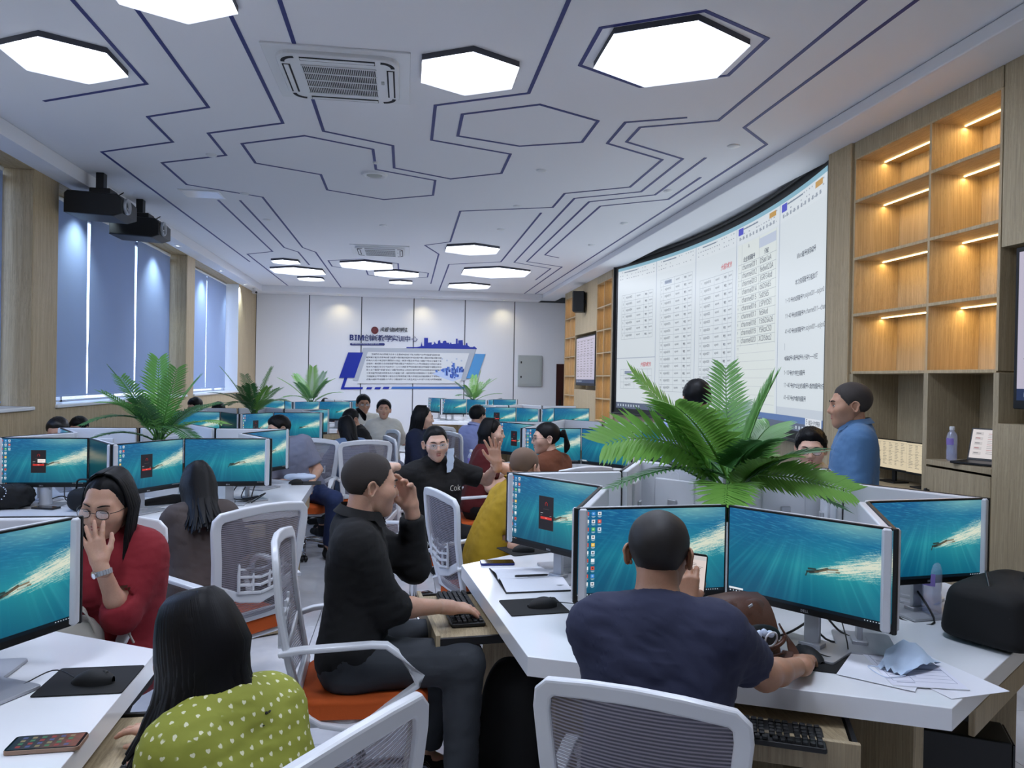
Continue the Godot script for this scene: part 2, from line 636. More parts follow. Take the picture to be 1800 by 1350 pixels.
func screen_mat(im: Image, energy := 0.84) -> StandardMaterial3D:
	var m := mat(Color(0.01, 0.01, 0.012), 0.35)
	m.emission_enabled = true
	m.emission = Color.BLACK
	m.emission_texture = ImageTexture.create_from_image(im)
	m.emission_energy_multiplier = energy
	m.texture_repeat = false
	return m


func heart_tex() -> Texture2D:
	var s := 256
	var im := Image.create(s, s, false, Image.FORMAT_RGB8)
	im.fill(Color(0.56, 0.58, 0.20))
	var g := 4
	for gy in g:
		for gx in g:
			var cx := (gx + 0.5 + (0.5 if gy % 2 else 0.0)) * s / g
			var cy := (gy + 0.5) * s / g
			var rot := [0.3, -0.4, 0.1, -0.2][(gx + gy * 3) % 4] as float
			for y in range(-16, 17):
				for x in range(-16, 17):
					var p := Vector2(x, y).rotated(rot) / 12.0
					var q := p.x * p.x + p.y * p.y - 0.55
					if q * q * q + p.x * p.x * p.y * p.y * p.y * 1.0 < 0.0:
						im.set_pixel(posmod(int(cx) + x, s), posmod(int(cy) + y, s), Color(0.87, 0.86, 0.72))
	return ImageTexture.create_from_image(im)


# ---------------------------------------------------------------- pictures on screens
func put_px(im: Image, x: int, y: int, c: Color, a: float) -> void:
	if x < 0 or y < 0 or x >= im.get_width() or y >= im.get_height():
		return
	im.set_pixel(x, y, im.get_pixel(x, y).lerp(c, clampf(a, 0, 1)))


func stroke(im: Image, a: Vector2, b: Vector2, r: float, c: Color, soft := 1.0, amount := 1.0) -> void:
	var lo := Vector2(minf(a.x, b.x), minf(a.y, b.y)) - Vector2.ONE * (r + soft)
	var hi := Vector2(maxf(a.x, b.x), maxf(a.y, b.y)) + Vector2.ONE * (r + soft)
	var ab := b - a
	var l2 := maxf(ab.length_squared(), 1e-6)
	for y in range(int(lo.y), int(hi.y) + 1):
		for x in range(int(lo.x), int(hi.x) + 1):
			var p := Vector2(x, y)
			var t := clampf((p - a).dot(ab) / l2, 0, 1)
			var d := (p - a - ab * t).length() - r
			if d < soft:
				put_px(im, x, y, c, (1.0 - clampf((d + soft * 0.5) / soft, 0, 1)) * amount)


func rect(im: Image, x: float, y: float, w: float, h: float, c: Color) -> void:
	im.fill_rect(Rect2i(int(x), int(y), maxi(1, int(w)), maxi(1, int(h))), c)


func frame(im: Image, x: float, y: float, w: float, h: float, c: Color) -> void:
	rect(im, x, y, w, 1, c)
	rect(im, x, y + h, w, 1, c)
	rect(im, x, y, 1, h, c)
	rect(im, x + w, y, 1, h, c)


# Latin lettering: the outlines of the font's glyphs, filled
func text(im: Image, s: String, x: float, y: float, h: float, c: Color, squeeze := 1.0, bold := false) -> float:
	var key := s + str(bold)
	if not glyphs.has(key):
		var t := TextMesh.new()
		var f := SystemFont.new()
		f.font_names = PackedStringArray(["Droid Sans"])
		f.font_weight = 700 if bold else 400
		t.font = f
		t.text = s
		t.font_size = 32
		t.pixel_size = 1.0 / 32.0
		t.depth = 0.0
		t.curve_step = 3.0
		t.horizontal_alignment = HORIZONTAL_ALIGNMENT_LEFT
		var arr := t.surface_get_arrays(0)
		glyphs[key] = [arr[0], arr[Mesh.ARRAY_INDEX], t.get_aabb()]
	var g: Array = glyphs[key]
	var vs: PackedVector3Array = g[0]
	var idx: PackedInt32Array = g[1] if g[1] != null else PackedInt32Array()
	var bb: AABB = g[2]
	var k := h * 1.35
	var w := int(bb.size.x * k * squeeze) + 3
	var hh := int(k * 1.4) + 2
	var cover := PackedFloat32Array()
	cover.resize(w * hh)
	var nt := idx.size() / 3 if idx.size() else vs.size() / 3
	for i in nt:
		var p := []
		for j in 3:
			var q := vs[idx[i * 3 + j]] if idx.size() else vs[i * 3 + j]
			p.append(Vector2((q.x - bb.position.x) * k * squeeze + 1.0, (0.44 - q.y) * k))
		var x0 := maxi(0, int(minf(p[0].x, minf(p[1].x, p[2].x))))
		var x1 := mini(w - 1, int(maxf(p[0].x, maxf(p[1].x, p[2].x))))
		var y0 := maxi(0, int(minf(p[0].y, minf(p[1].y, p[2].y))))
		var y1 := mini(hh - 1, int(maxf(p[0].y, maxf(p[1].y, p[2].y))))
		for yy in range(y0, y1 + 1):
			for xx in range(x0, x1 + 1):
				var n := 0
				for sub in 9:
					if Geometry2D.point_is_inside_triangle(Vector2(xx + (sub % 3 + 0.5) / 3.0, yy + (sub / 3 + 0.5) / 3.0), p[0], p[1], p[2]):
						n += 1
				cover[yy * w + xx] += n / 9.0
	for yy in hh:
		for xx in w:
			var a := cover[yy * w + xx]
			if a > 0.0:
				put_px(im, int(x) + xx, int(y) + yy, c, a)
	return w


const STROKES := {
	"创": "3004 3063 144446 1418295958 7177 9099", "新": "2031 0252 1314 4344 0454 0656 2429 2608 3648 906266 6264 6568 6494 8489", "教": "0141 2023 0353 5007 1545 4536 3639 3929 0757 7052 6393 8369 6599",
	"学": "1021 4041 8061 0402 0292 9294 2484 8465 6569 6949 0696", "实": "4051 0301 0191 9193 2334 1435 0696 5356 5609 5698", "训": "1021 0323 2328 2837 5157 5739 7178 9199", "中": "1282 1216 8286 1686 4049",
	"心": "1416 3337 3748 4878 7886 5163 8496", "成": "1282 1215 1509 1545 4547 4738 5057 5789 8987 8457 7081", "都": "0232 2025 0545 5007 1646 1619 4649 1949 6069 6080 8073 7375 7565",
	"锦": "2003 1343 0545 2529 2947 7061 5191 5194 9194 5494 5656 9699 5659 5696 7479", "城": "0333 1117 0836 4292 4246 4629 4464 6466 7078 7899 9997 9356 8091", "院": "0009 0030 3023 2345 4525 7081 5251 5191 9192 6383 5595 6568 6839 7578 7899 9997",
	"账": "0040 0007 4047 2025 2509 2549 6069 6947 9072 5494 7499", "号": "2080 2023 8083 2383 0494 3465 3575 7578 7858", "使": "2005 1319 3191 6066 4383 4346 8386 4686 6639 4599", "用": "1018 1809 1080 8089 8978 1383 1686 5059",
	"编": "2003 0332 3206 0636 0846 6071 5191 5194 9194 5449 5697 5659 9699 7579", "本": "0292 5059 5207 5297 3777", "次": "0112 0817 5042 4292 9284 6365 6439 6599", "分": "4004 5094 2575 7569 6959 4519",
	"配": "0141 0349 0309 0949 4349 1114 3134 0646 6191 9194 6494 6469 6999 9997", "如": "2007 0343 4309 2659 6292 6268 9298 6898", "下": "0191 5159 5375", "机": "0343 2029 2306 2345 6167 6749 6191 9198 9899",
	"试": "1021 0323 2328 2837 4292 7076 7699 9997 8091 4474 5458 4878", "为": "2031 0292 5207 9298 9887 5465", "电": "1282 1216 8286 1686 1484 5058 5898 9896", "脑": "1019 1040 4049 1343 1646 7081 5191 5358 5898 9893 6487 8467",
	"与": "3036 3383 3676 7689 0656", "从": "3006 3349 7046 7399", "小": "5059 5948 3305 7395", "到": "0151 2014 1454 0656 2629 0959 7177 9099", "大": "0393 5053 5309 5399", "一": "0595", "对": "0142 4207 1449 5393 8089 8978 6576",
	"应": "5061 1191 1109 3446 5467 8475 2999", "生": "3013 2292 5059 2585 0999", "版": "1019 1343 4043 1646 4649 9061 6149 6393 9369 6599", "企": "5004 5094 5258 2528 5585 0898", "业": "3038 6068 1226 8266 0999",
	"培": "0333 1117 0836 6071 4191 5253 8273 3494 4686 4649 8689 4989", "师": "0107 2009 3191 4348 4393 9398 6069", "光": "5054 2233 8264 0494 3409 6468 6898 9896", "市": "5061 0292 2428 2484 8488 5259", "辉": "2024 0113 4132 0545 2519 3539 5191 5559 7070 7179 5393 5696",
}


func cjk(im: Image, s: String, x: float, y: float, size: float, c: Color, weight := 0.09, squeeze := 1.0) -> void:
	for i in s.length():
		var st: String = STROKES.get(s[i], "")
		for line in st.split(" ", false):
			for j in range(0, line.length() - 2, 2):
				var a := Vector2(int(line[j]) * squeeze, int(line[j + 1])) / 9.5 * size
				var b := Vector2(int(line[j + 2]) * squeeze, int(line[j + 3])) / 9.5 * size
				var o := Vector2(x + i * size * 1.08 * squeeze, y)
				stroke(im, o + a, o + b, size * weight * 0.5, c, 1.0)


func filler(im: Image, n: int, x: float, y: float, size: float, c: Color) -> void:
	var keys := STROKES.keys()
	for i in n:
		cjk(im, keys[rng.randi() % keys.size()], x + i * size * 1.12, y, size, c, 0.1)


# an underwater desktop: 0 plain, 1 icons, 2 icons and a log-in window, 3 the same with a small notice
func wallpaper(kind: int) -> Image:
	var w := 768
	var h := 432
	var im: Image
	if glyphs.has("sea"):
		im = (glyphs["sea"] as Image).duplicate()
	else:
		im = Image.create(w, h, false, Image.FORMAT_RGB8)
		for y in h:
			var v := float(y) / h
			for x in w:
				var u := float(x) / w
				var c := Color(0.055, 0.40, 0.53).lerp(Color(0.16, 0.60, 0.63), clampf(1.0 - absf(u - 0.72) * 1.5 - absf(v - 0.52) * 0.9, 0, 1))
				c = c.lerp(Color(0.035, 0.28, 0.40), clampf((v - 0.55) * 1.7, 0, 1) * (1.0 - 0.35 * u))
				# surface ripples
				var surf := clampf(1.0 - (v - 0.10 * u) / 0.50, 0, 1)
				var rip := noise.get_noise_2d(u * 7.0 + v * 6.0, v * 34.0 - u * 8.0) + 0.5 * noise.get_noise_2d(u * 16.0 + 9.0, v * 70.0 - u * 14.0)
				c = c.lerp(Color(0.10, 0.36, 0.60), surf * 0.62)
				c = c.lerp(Color(0.36, 0.72, 0.80), clampf(rip, 0, 1) * surf * 0.75)
				c = c.lerp(Color(0.62, 0.80, 0.74), clampf(1.0 - Vector2((u - 0.80) * 2.0, (v - 0.02) * 5.5).length(), 0, 1) * 0.65)
				# shafts of light fanning down from the surface
				var ang := atan2(u - 0.52, v + 0.35)
				var ray := clampf(noise.get_noise_1d(ang * 20.0) * 1.3, 0, 1) * clampf((v - 0.2) * 2.5, 0, 1) * clampf(1.25 - v, 0, 1)
				c = c.lerp(Color(0.40, 0.85, 0.84), ray * 0.5)
				# foam trail
				var cy := 0.60 - 0.42 * (u - 0.5) - 0.20 * (u - 0.5) * (u - 0.5)
				var wide := 0.016 + 0.15 * clampf((u - 0.5) / 0.5, 0, 1)
				var q := absf(v - cy) / wide
				if u > 0.49 and q < 1.4:
					var fo := noise.get_noise_2d(u * 17.0 + v * 24.0, v * 46.0 + u * 16.0) * 0.55 + 0.30 * noise.get_noise_2d(u * 60.0, v * 90.0) + 0.80 - q * 0.62
					c = c.lerp(Color(0.93, 0.92, 0.83), clampf(fo * 1.5, 0, 1) * clampf((u - 0.49) * 9.0, 0, 1) * 0.92)
				im.set_pixel(x, y, c)
		# a swimmer
		var dk := Color(0.17, 0.20, 0.19)
		var br := Color(0.42, 0.36, 0.28)
		for sg in [[0.503, 0.63, 0.512, 0.585, 0.006], [0.512, 0.585, 0.545, 0.575, 0.011], [0.53, 0.585, 0.575, 0.562, 0.015], [0.575, 0.562, 0.63, 0.52, 0.012], [0.52, 0.55, 0.56, 0.545, 0.009]]:
			stroke(im, Vector2(sg[0] * w, sg[1] * h), Vector2(sg[2] * w, sg[3] * h), sg[4] * w * 0.62, dk, 3.0, 0.85)
		for sg in [[0.56, 0.575, 0.62, 0.535, 0.007], [0.61, 0.53, 0.69, 0.51, 0.008], [0.63, 0.55, 0.70, 0.535, 0.007]]:
			stroke(im, Vector2(sg[0] * w, sg[1] * h), Vector2(sg[2] * w, sg[3] * h), sg[4] * w * 0.6, br, 3.0, 0.8)
		stroke(im, Vector2(0.635 * w, 0.545 * h), Vector2(0.675 * w, 0.535 * h), 4.0, Color(0.75, 0.85, 0.83), 4.0, 0.8)
		glyphs["sea"] = im.duplicate()
	rect(im, 0, h - 16, w, 16, Color(0.03, 0.09, 0.13))
	for i in 6:
		rect(im, 8 + i * 16, h - 11, 6, 6, Color(0.8, 0.85, 0.9) if i < 5 else Color(0.75, 0.45, 0.3))
	for i in 8:
		rect(im, w - 120 + i * 12, h - 10, 5, 4, Color(0.8, 0.85, 0.9))
	if kind == 0:
		rect(im, 4, h - 26, 74, 10, Color(0.9, 0.92, 0.95))
	if kind > 0:
		var cs := [Color(0.93, 0.95, 0.97), Color(0.93, 0.94, 0.95), Color(0.25, 0.55, 0.85), Color(0.85, 0.9, 0.95), Color(0.35, 0.72, 0.4), Color(0.85, 0.35, 0.3), Color(0.95, 0.75, 0.3), Color(0.9, 0.92, 0.95)]
		for gy in 10:
			for gx in (4 if gy < 3 else 3):
				var x := 12.0 + gx * 31
				var y := 10.0 + gy * 39
				var cc: Color = cs[(gx * 5 + gy * 3 + gx * gy) % 8]
				rect(im, x, y, 18, 18, cc)
				rect(im, x + 5, y + 5, 8, 8, cc.darkened(0.55) if (gx + gy) % 2 else cc.lightened(0.5))
				rect(im, x - 1, y + 22, 20, 2, Color(0.85, 0.92, 0.95))
				rect(im, x + 3, y + 26, 12, 2, Color(0.75, 0.85, 0.9))
	if kind > 1:
		var dx := w * 0.385
		var dy := h * 0.25
		rect(im, dx, dy, w * 0.165, h * 0.50, Color(0.13, 0.125, 0.15))
		frame(im, dx, dy, w * 0.165, h * 0.50, Color(0.25, 0.24, 0.27))
		var cx := dx + w * 0.0825
		for sg in [[-9, 22, -9, 8], [-9, 8, 0, 0], [0, 0, 9, 8], [9, 8, 9, 22]]:
			stroke(im, Vector2(cx + sg[0], dy + h * 0.085 + sg[1]), Vector2(cx + sg[2], dy + h * 0.085 + sg[3]), 1.6, Color(0.75, 0.16, 0.14), 1.2)
		rect(im, cx - 26, dy + h * 0.19, 52, 2, Color(0.4, 0.35, 0.36))
		rect(im, cx - 48, dy + h * 0.25, 22, 3, Color(0.8, 0.8, 0.82))
		rect(im, cx - 48, dy + h * 0.285, 14, 2, Color(0.6, 0.6, 0.62))
		rect(im, cx + 30, dy + h * 0.285, 16, 2, Color(0.75, 0.75, 0.77))
		rect(im, cx - 48, dy + h * 0.31, 96, 16, Color(0.85, 0.22, 0.19))
		rect(im, cx - 8, dy + h * 0.31 + 6, 16, 3, Color(0.97, 0.8, 0.78))
		if kind == 3:
			rect(im, cx - 8, dy + h * 0.20, 66, 34, Color(0.96, 0.93, 0.92))
			rect(im, cx, dy + h * 0.20 + 12, 44, 2, Color(0.8, 0.6, 0.58))
			rect(im, cx, dy + h * 0.20 + 20, 30, 2, Color(0.8, 0.6, 0.58))
	return im


# the big curved screen: four tables and a text page
func lecture_image() -> Image:
	var w := 1920
	var h := 760
	var im := Image.create(w, h, false, Image.FORMAT_RGB8)
	im.fill(Color(0.885, 0.92, 0.945))
	var grey := Color(0.50, 0.55, 0.62)
	var ink := Color(0.20, 0.23, 0.28)
	rect(im, 0, 0, w, 16, Color(0.55, 0.74, 0.82))
	for k in 5:
		rect(im, k * 384, 16, 384, 62, Color(0.90, 0.93, 0.955))
		for r in 3:
			for j in 16:
				if rng.randf() < 0.6:
					rect(im, k * 384 + 18 + j * 22, 24 + r * 18, 6 + rng.randi() % 8, 4, grey.lightened(0.25))
		rect(im, k * 384 + 60, 25, 130, 5, grey)
	for k in [3, 4]:
		rect(im, k * 384 + 14, 20, 44, 26, Color(0.30, 0.31, 0.80))
		rect(im, k * 384 + 290, 22, 58, 18, Color(0.80, 0.62, 0.30))
		for j in 11:
			rect(im, k * 384 + 24 + j * 30, 54, 12, 12, grey.lightened(0.2))
	# tables
	for k in 3:
		var x0 := k * 384 + 40.0
		var y0: float = [150.0, 116.0, 170.0][k]
		var rows: int = [7, 16, 13][k]
		var rh := 34.0
		for r in rows + 1:
			rect(im, x0, y0 + r * rh, 310, 1.5, grey)
		for xx in [0, 30, 136, 220, 268, 310]:
			rect(im, x0 + xx, y0, 1.5, rows * rh, grey)
		for r in rows:
			var yy := y0 + r * rh + 11
			text(im, str(r + 1), x0 + 10, yy - 2, 9, ink)
			if k == 1 and r == 0:
				rect(im, x0 + 40, yy - 4, 70, 18, Color(0.62, 0.68, 0.78))
			text(im, "sojon0" + str(([2, 9, 18][k] as int) + r).pad_zeros(2), x0 + 42, yy - 3, 11, ink)
			text(im, "sojon" + str(51 + r), x0 + 148, yy - 1, 8, ink)
			cjk(im, "学生", x0 + 232, yy, 10, ink, 0.12)
			text(im, "sojon" + str(11 + r), x0 + 272, yy, 6.5, ink)
		if k < 2:
			rect(im, k * 384, y0 + rows * rh + 100, 384, 5, Color(0.72, 0.76, 0.82))
		var ry := 130.0 if k == 2 else y0 + rows * rh + 126
		if k != 1:
			cjk(im, "光辉城市", x0 + 200, ry, 24, Color(0.80, 0.38, 0.40), 0.11)
		if k == 0:
			for r in 4:
				rect(im, x0, ry + 36 + r * rh, 310, 1.5, grey)
			for xx in [0, 30, 136, 220, 268, 310]:
				rect(im, x0 + xx, ry + 36, 1.5, 3 * rh, grey)
			rect(im, x0 + 40, ry + 45, 70, 18, Color(0.55, 0.60, 0.70))
			for r in range(1, 3):
				text(im, "sojon0" + str(9 + r), x0 + 42, ry + 44 + r * rh, 11, ink)
	# spreadsheet with the accounts
	var sx := 3 * 384 + 14.0
	rect(im, sx, 84, 350, 640, Color(0.90, 0.93, 0.925))
	rect(im, sx + 190, 92, 150, 34, Color(0.78, 0.82, 0.90))
	cjk(im, "企业使用账号", sx + 50, 136, 18, ink, 0.11, 0.9)
	text(im, "A", sx + 90, 92, 14, ink)
	cjk(im, "分配", sx + 236, 136, 18, ink, 0.11)
	var pw := ["DSaa1aA", "fedw02DA", "JGRF34sd", "dsDSA65", "SsDS65", "LSPYYDS1", "fe5Avd", "15t6DSA26", "Y5RcsCSD", "XCDSdxz2"]
	for r in 18:
		var yy := 166.0 + r * 31
		rect(im, sx, yy - 6, 344, 1.5, grey if r < 11 else grey.lightened(0.45))
		text(im, str(r + 1), sx + 4, yy + 2, 10, grey)
		if r < 10:
			text(im, "channel0" + str(11 + r), sx + 40, yy - 3, 19, ink)
			text(im, pw[r], sx + 200, yy - 3, 19, ink)
	for xx in [34, 190, 340]:
		rect(im, sx + xx, 84, 1.5, 392, grey)
	# text page
	var dx := 4 * 384 + 10.0
	text(im, "Mars", dx + 140, 205, 15, ink)
	cjk(im, "账号使用编号", dx + 184, 206, 17, ink, 0.1)
	cjk(im, "本次使用账号分配如下", dx + 130, 286, 17, ink, 0.1)
	var lines := [["1~10", "号机试用账号为", "sojon001---sojon0"], ["11~40", "号机使用账号为", "channel011---channel"], ["41~60", "号机使用账号为", "sojon001---sojon00"]]
	for i in 3:
		var yy := 338.0 + i * 50
		var xx := dx + 50
		xx += text(im, lines[i][0], xx, yy - 2, 14, ink) + 3
		cjk(im, lines[i][1], xx, yy, 15, ink, 0.1)
		xx += 7 * 16.3 + 4
		text(im, lines[i][2], xx, yy - 2, 14, ink)
	rect(im, dx + 50, 482, 2, 22, grey)
	cjk(im, "电脑编号与账号编号从小到大一一对应", dx + 50, 524, 15, ink, 0.1)
	var l2 := [["1~10", "号机为学生版账号"], ["11~40", "号机为企业培训账号与教师版账号对应"], ["41~60", "号机为教师版账号"]]
	for i in 3:
		var yy := 572.0 + i * 40
		var xx := dx + 50
		xx += text(im, l2[i][0], xx, yy - 2, 14, ink) + 3
		cjk(im, l2[i][1], xx, yy, 15, ink, 0.1)
	rect(im, 1536, 690, 384, 26, Color(0.80, 0.84, 0.89))
	for k in range(1, 5):
		rect(im, k * 384 - 3, 16, 3, 716, Color(0.52, 0.58, 0.72))
	rect(im, 0, 728, w, 32, Color(0.36, 0.40, 0.50))
	rect(im, 1152, 716, 768, 20, Color(0.36, 0.48, 0.70))
	for i in 9:
		rect(im, 16 + i * 26, 738, 10, 12, Color(0.8, 0.85, 0.9))
	rect(im, 1780, 716, 130, 24, Color(0.92, 0.94, 0.97))
	text(im, "5", 1788, 718, 15, ink)
	filler(im, 6, 1806, 721, 14, ink)
	for i in 8:
		rect(im, 1700 + i * 26, 744, 12, 10, Color(0.8, 0.85, 0.9))
	return im


func sheet_image(kind: int) -> Image:
	var im := Image.create(384, 256, false, Image.FORMAT_RGB8)
	var bg := Color(0.93, 0.87, 0.74) if kind == 0 else (Color(0.83, 0.80, 0.88) if kind == 1 else Color(0.90, 0.87, 0.86))
	im.fill(bg)
	var ink := bg.darkened(0.55)
	if kind == 2:
		for i in 5:
			rect(im, 24, 24 + i * 44, 60, 26, bg.darkened(0.1))
			rect(im, 30, 30 + i * 44, 34, 6, Color(0.65, 0.25, 0.25) if i % 2 else ink)
		for i in 12:
			rect(im, 120, 34 + i * 16, 60 + rng.randi() % 120, 4, Color(0.75, 0.45, 0.45) if i % 3 == 0 else ink.lightened(0.3))
		stroke(im, Vector2(330, 110), Vector2(322, 170), 10, Color(0.12, 0.12, 0.14), 2)
		return im
	for j in 5:
		for i in 15:
			rect(im, 24 + j * 70, 20 + i * 14, 20 + rng.randi() % 26, 4, ink.lightened(0.25))
	for i in 3:
		rect(im, 12, 16 + i * 84, 360, 1, ink)
	if kind == 1:
		rect(im, 0, 236, 384, 20, Color(0.14, 0.20, 0.36))
		for i in 6:
			rect(im, 14 + i * 20, 242, 9, 8, Color(0.8, 0.85, 0.9))
	return im

# ---------------------------------------------------------------- room
func build_shell() -> void:
	var fl := MB.new()
	fl.box(Vector3(0.35, -0.075, -7.5), Vector3(8.6, 0.13, 21.6))
	var floor_o := obj("floor", fl, M.grout)
	struct(floor_o, "floor of large glossy white tiles with thin dark joints")
	var tile := MB.new()
	tile.box(Vector3.ZERO, Vector3(0.796, 0.012, 0.796), 0.0015)
	var tm := tile.mesh()
	for i in 10:
		for j in 27:
			var t := inst("tile", tm, M.tile, floor_o)
			t.position = Vector3(-3.35 + i * 0.8, -0.006, 3.0 - 0.4 - j * 0.8)
	# ceiling slab with the dropped border along the walls
	var ce := MB.new()
	ce.box(Vector3(0.35, CEIL + 0.11, -7.5), Vector3(8.6, 0.22, 21.6))
	var c := obj("ceiling", ce, M.paint)
	struct(c, "white painted ceiling with dropped borders")
	slab("dropped_border", Vector3(-3.8, 3.485, 3.2), Vector3(-3.2, CEIL, -18.2), M.paint, c, 0.004)
	slab("dropped_border", Vector3(-3.2, 3.485, -17.45), Vector3(3.13, CEIL, -18.2), M.paint, c, 0.004)
	slab("dropped_border", Vector3(3.13, 3.53, 3.2), Vector3(3.56, CEIL, -18.2), M.paint, c, 0.012)
	slab("wall_rear", Vector3(-3.8, -0.1, 3.1), Vector3(4.5, 3.75, 3.3), M.panel).set_meta("kind", "structure")
	slab("wall_right", Vector3(4.2, -0.1, 3.2), Vector3(4.45, 3.75, -18.2), M.wood_grey).set_meta("kind", "structure")
	# window wall: base, piers and lintel with three openings
	var wl := MB.new()
	var zs := [3.2, -3.1, -7.55, -8.05, -12.5, -12.94, -16.2, -18.2]
	wl.box(Vector3(-3.58, 0.6, -7.5), Vector3(0.3, 1.3, 21.4))
	wl.box(Vector3(-3.58, 3.60, -7.5), Vector3(0.3, 0.24, 21.4))
	for i in range(0, 8, 2):
		var a: float = zs[i]
		var b: float = zs[i + 1]
		wl.box(Vector3(-3.58, 2.365, (a + b) / 2), Vector3(0.3, 2.23, a - b))
	struct(obj("wall_left", wl, M.wood), "window wall faced with pale wood panels")


func build_windows() -> void:
	var spans := [[-3.1, -7.55, 3], [-8.05, -12.5, 3], [-12.94, -16.2, 2]]
	for k in 3:
		var a: float = spans[k][0]
		var b: float = spans[k][1]
		var n: int = spans[k][2]
		var fr := MB.new()
		fr.box(Vector3(-3.715, 1.285, (a + b) / 2), Vector3(0.04, 0.05, a - b))
		fr.box(Vector3(-3.715, 3.395, (a + b) / 2), Vector3(0.04, 0.05, a - b))
		for i in [0.0, 0.5, 1.5, 2.5, float(n)]:
			if i < n + 0.1:
				fr.box(Vector3(-3.715, 2.34, lerpf(a, b, i / n) + (0.02 if i > n - 0.1 else (-0.02 if i < 0.1 else 0.0))), Vector3(0.04, 2.1, 0.045))
		var w := obj("window", fr, M.alu)
		w.name = "window_%d" % (k + 1)
		struct(w, "aluminium window behind the blinds")
		for i in n:
			var z0 := lerpf(a, b, float(i) / n)
			var z1 := lerpf(a, b, float(i + 1) / n)
			var g := MB.new()
			g.box(Vector3(-3.72, 2.34, (z0 + z1) / 2), Vector3(0.006, 2.08, absf(z1 - z0) - 0.04))
			obj("pane", g, M.glass, w)
		# white sill and the lit reveal lining
		var si := MB.new()
		si.box(Vector3(-3.56, 1.272, (a + b) / 2), Vector3(0.32, 0.035, a - b + 0.04), 0.008)
		obj("sill", si, M.sill, w)
		if k > 0:
			slab("lining", Vector3(-3.70, 1.29, b + 0.012), Vector3(-3.432, 3.478, b), M.wood if k == 1 else M.sill, w)
		else:
			slab("lining", Vector3(-3.70, 1.29, b + 0.012), Vector3(-3.432, 3.478, b), M.wood, w)
	# roller blinds, with the bright slits between them
	var bl := [[0, -3.2, -4.66, 1.33], [0, -4.68, -6.1, 1.33], [0, -6.12, -7.46, 1.33], [1, -8.09, -9.33, 1.36], [1, -9.375, -10.87, 1.36], [1, -10.925, -12.40, 1.36], [2, -13.0, -14.55, 1.36], [2, -14.60, -16.08, 1.36]]
	var names := ["blue-grey roller blind on the nearest window, at the photo's left edge", "", "", "blue-grey roller blind beside the wood pier, behind the projectors", "middle blue-grey roller blind of the wide window, between two bright slits",
		"blue-grey roller blind at far end of the wide window behind palm", "first blue-grey roller blind of the far window", "blue-grey roller blind nearest the back wall"]
	for i in bl.size():
		if i < 2:
			continue
		var e: Array = bl[i]
		var mid: float = (e[1] + e[2]) / 2
		var t := thing("roller_blind", names[i] if i != 2 else names[0], "blind", Vector3(-3.655, 0, mid), 0.0, "blue-grey roller blinds")
		var len: float = absf(e[2] - e[1])
		var rows := []
		for y in 9:
			var row := []
			for z in 13:
				var zz := lerpf(-len / 2, len / 2, z / 12.0)
				var ins := 0.0
				if i in [3, 4, 5] and y < 7:
					ins = 0.022 * (1.0 - y / 7.0) * (zz / (len / 2))
				row.append(Vector3(0.006 * noise.get_noise_2d(zz * 1.2 + i * 9.0, y * 0.5), lerpf(3.465, e[3], y / 8.0), zz - ins))
			rows.append(row)
		var mb := MB.new()
		mb.grid(rows, true)
		obj("fabric", mb, M.blind, t)
		var rod := MB.new()
		rod.tube([Vector3(0, e[3], -len / 2), Vector3(0, e[3], len / 2)], 0.011, 8)
		obj("bottom_rail", rod, M.blind, t)
		var roll := MB.new()
		roll.tube([Vector3(-0.02, 3.45, -len / 2), Vector3(-0.02, 3.45, len / 2)], 0.03, 10)
		obj("roller", roll, M.white_plastic, t)


func ceil_line(pts: Array, closed := false) -> void:
	var path := []
	for p in pts:
		path.append(Vector3(p[0], CEIL - 0.0015, p[1]))
	var mb := MB.new()
	mb.sweep(path, PackedVector2Array([Vector2(-0.0125, -0.002), Vector2(0.0125, -0.002), Vector2(0.0125, 0.003), Vector2(-0.0125, 0.003)]), Vector3.UP, closed)
	obj("inlay_line", mb, M.blue_line, find_child("ceiling", false, false))


func hexagon(r: float, ang := 0.0) -> PackedVector2Array:
	var p := PackedVector2Array()
	for i in 6:
		p.append(Vector2(sin(ang + i * PI / 3), cos(ang + i * PI / 3)) * r)
	return p


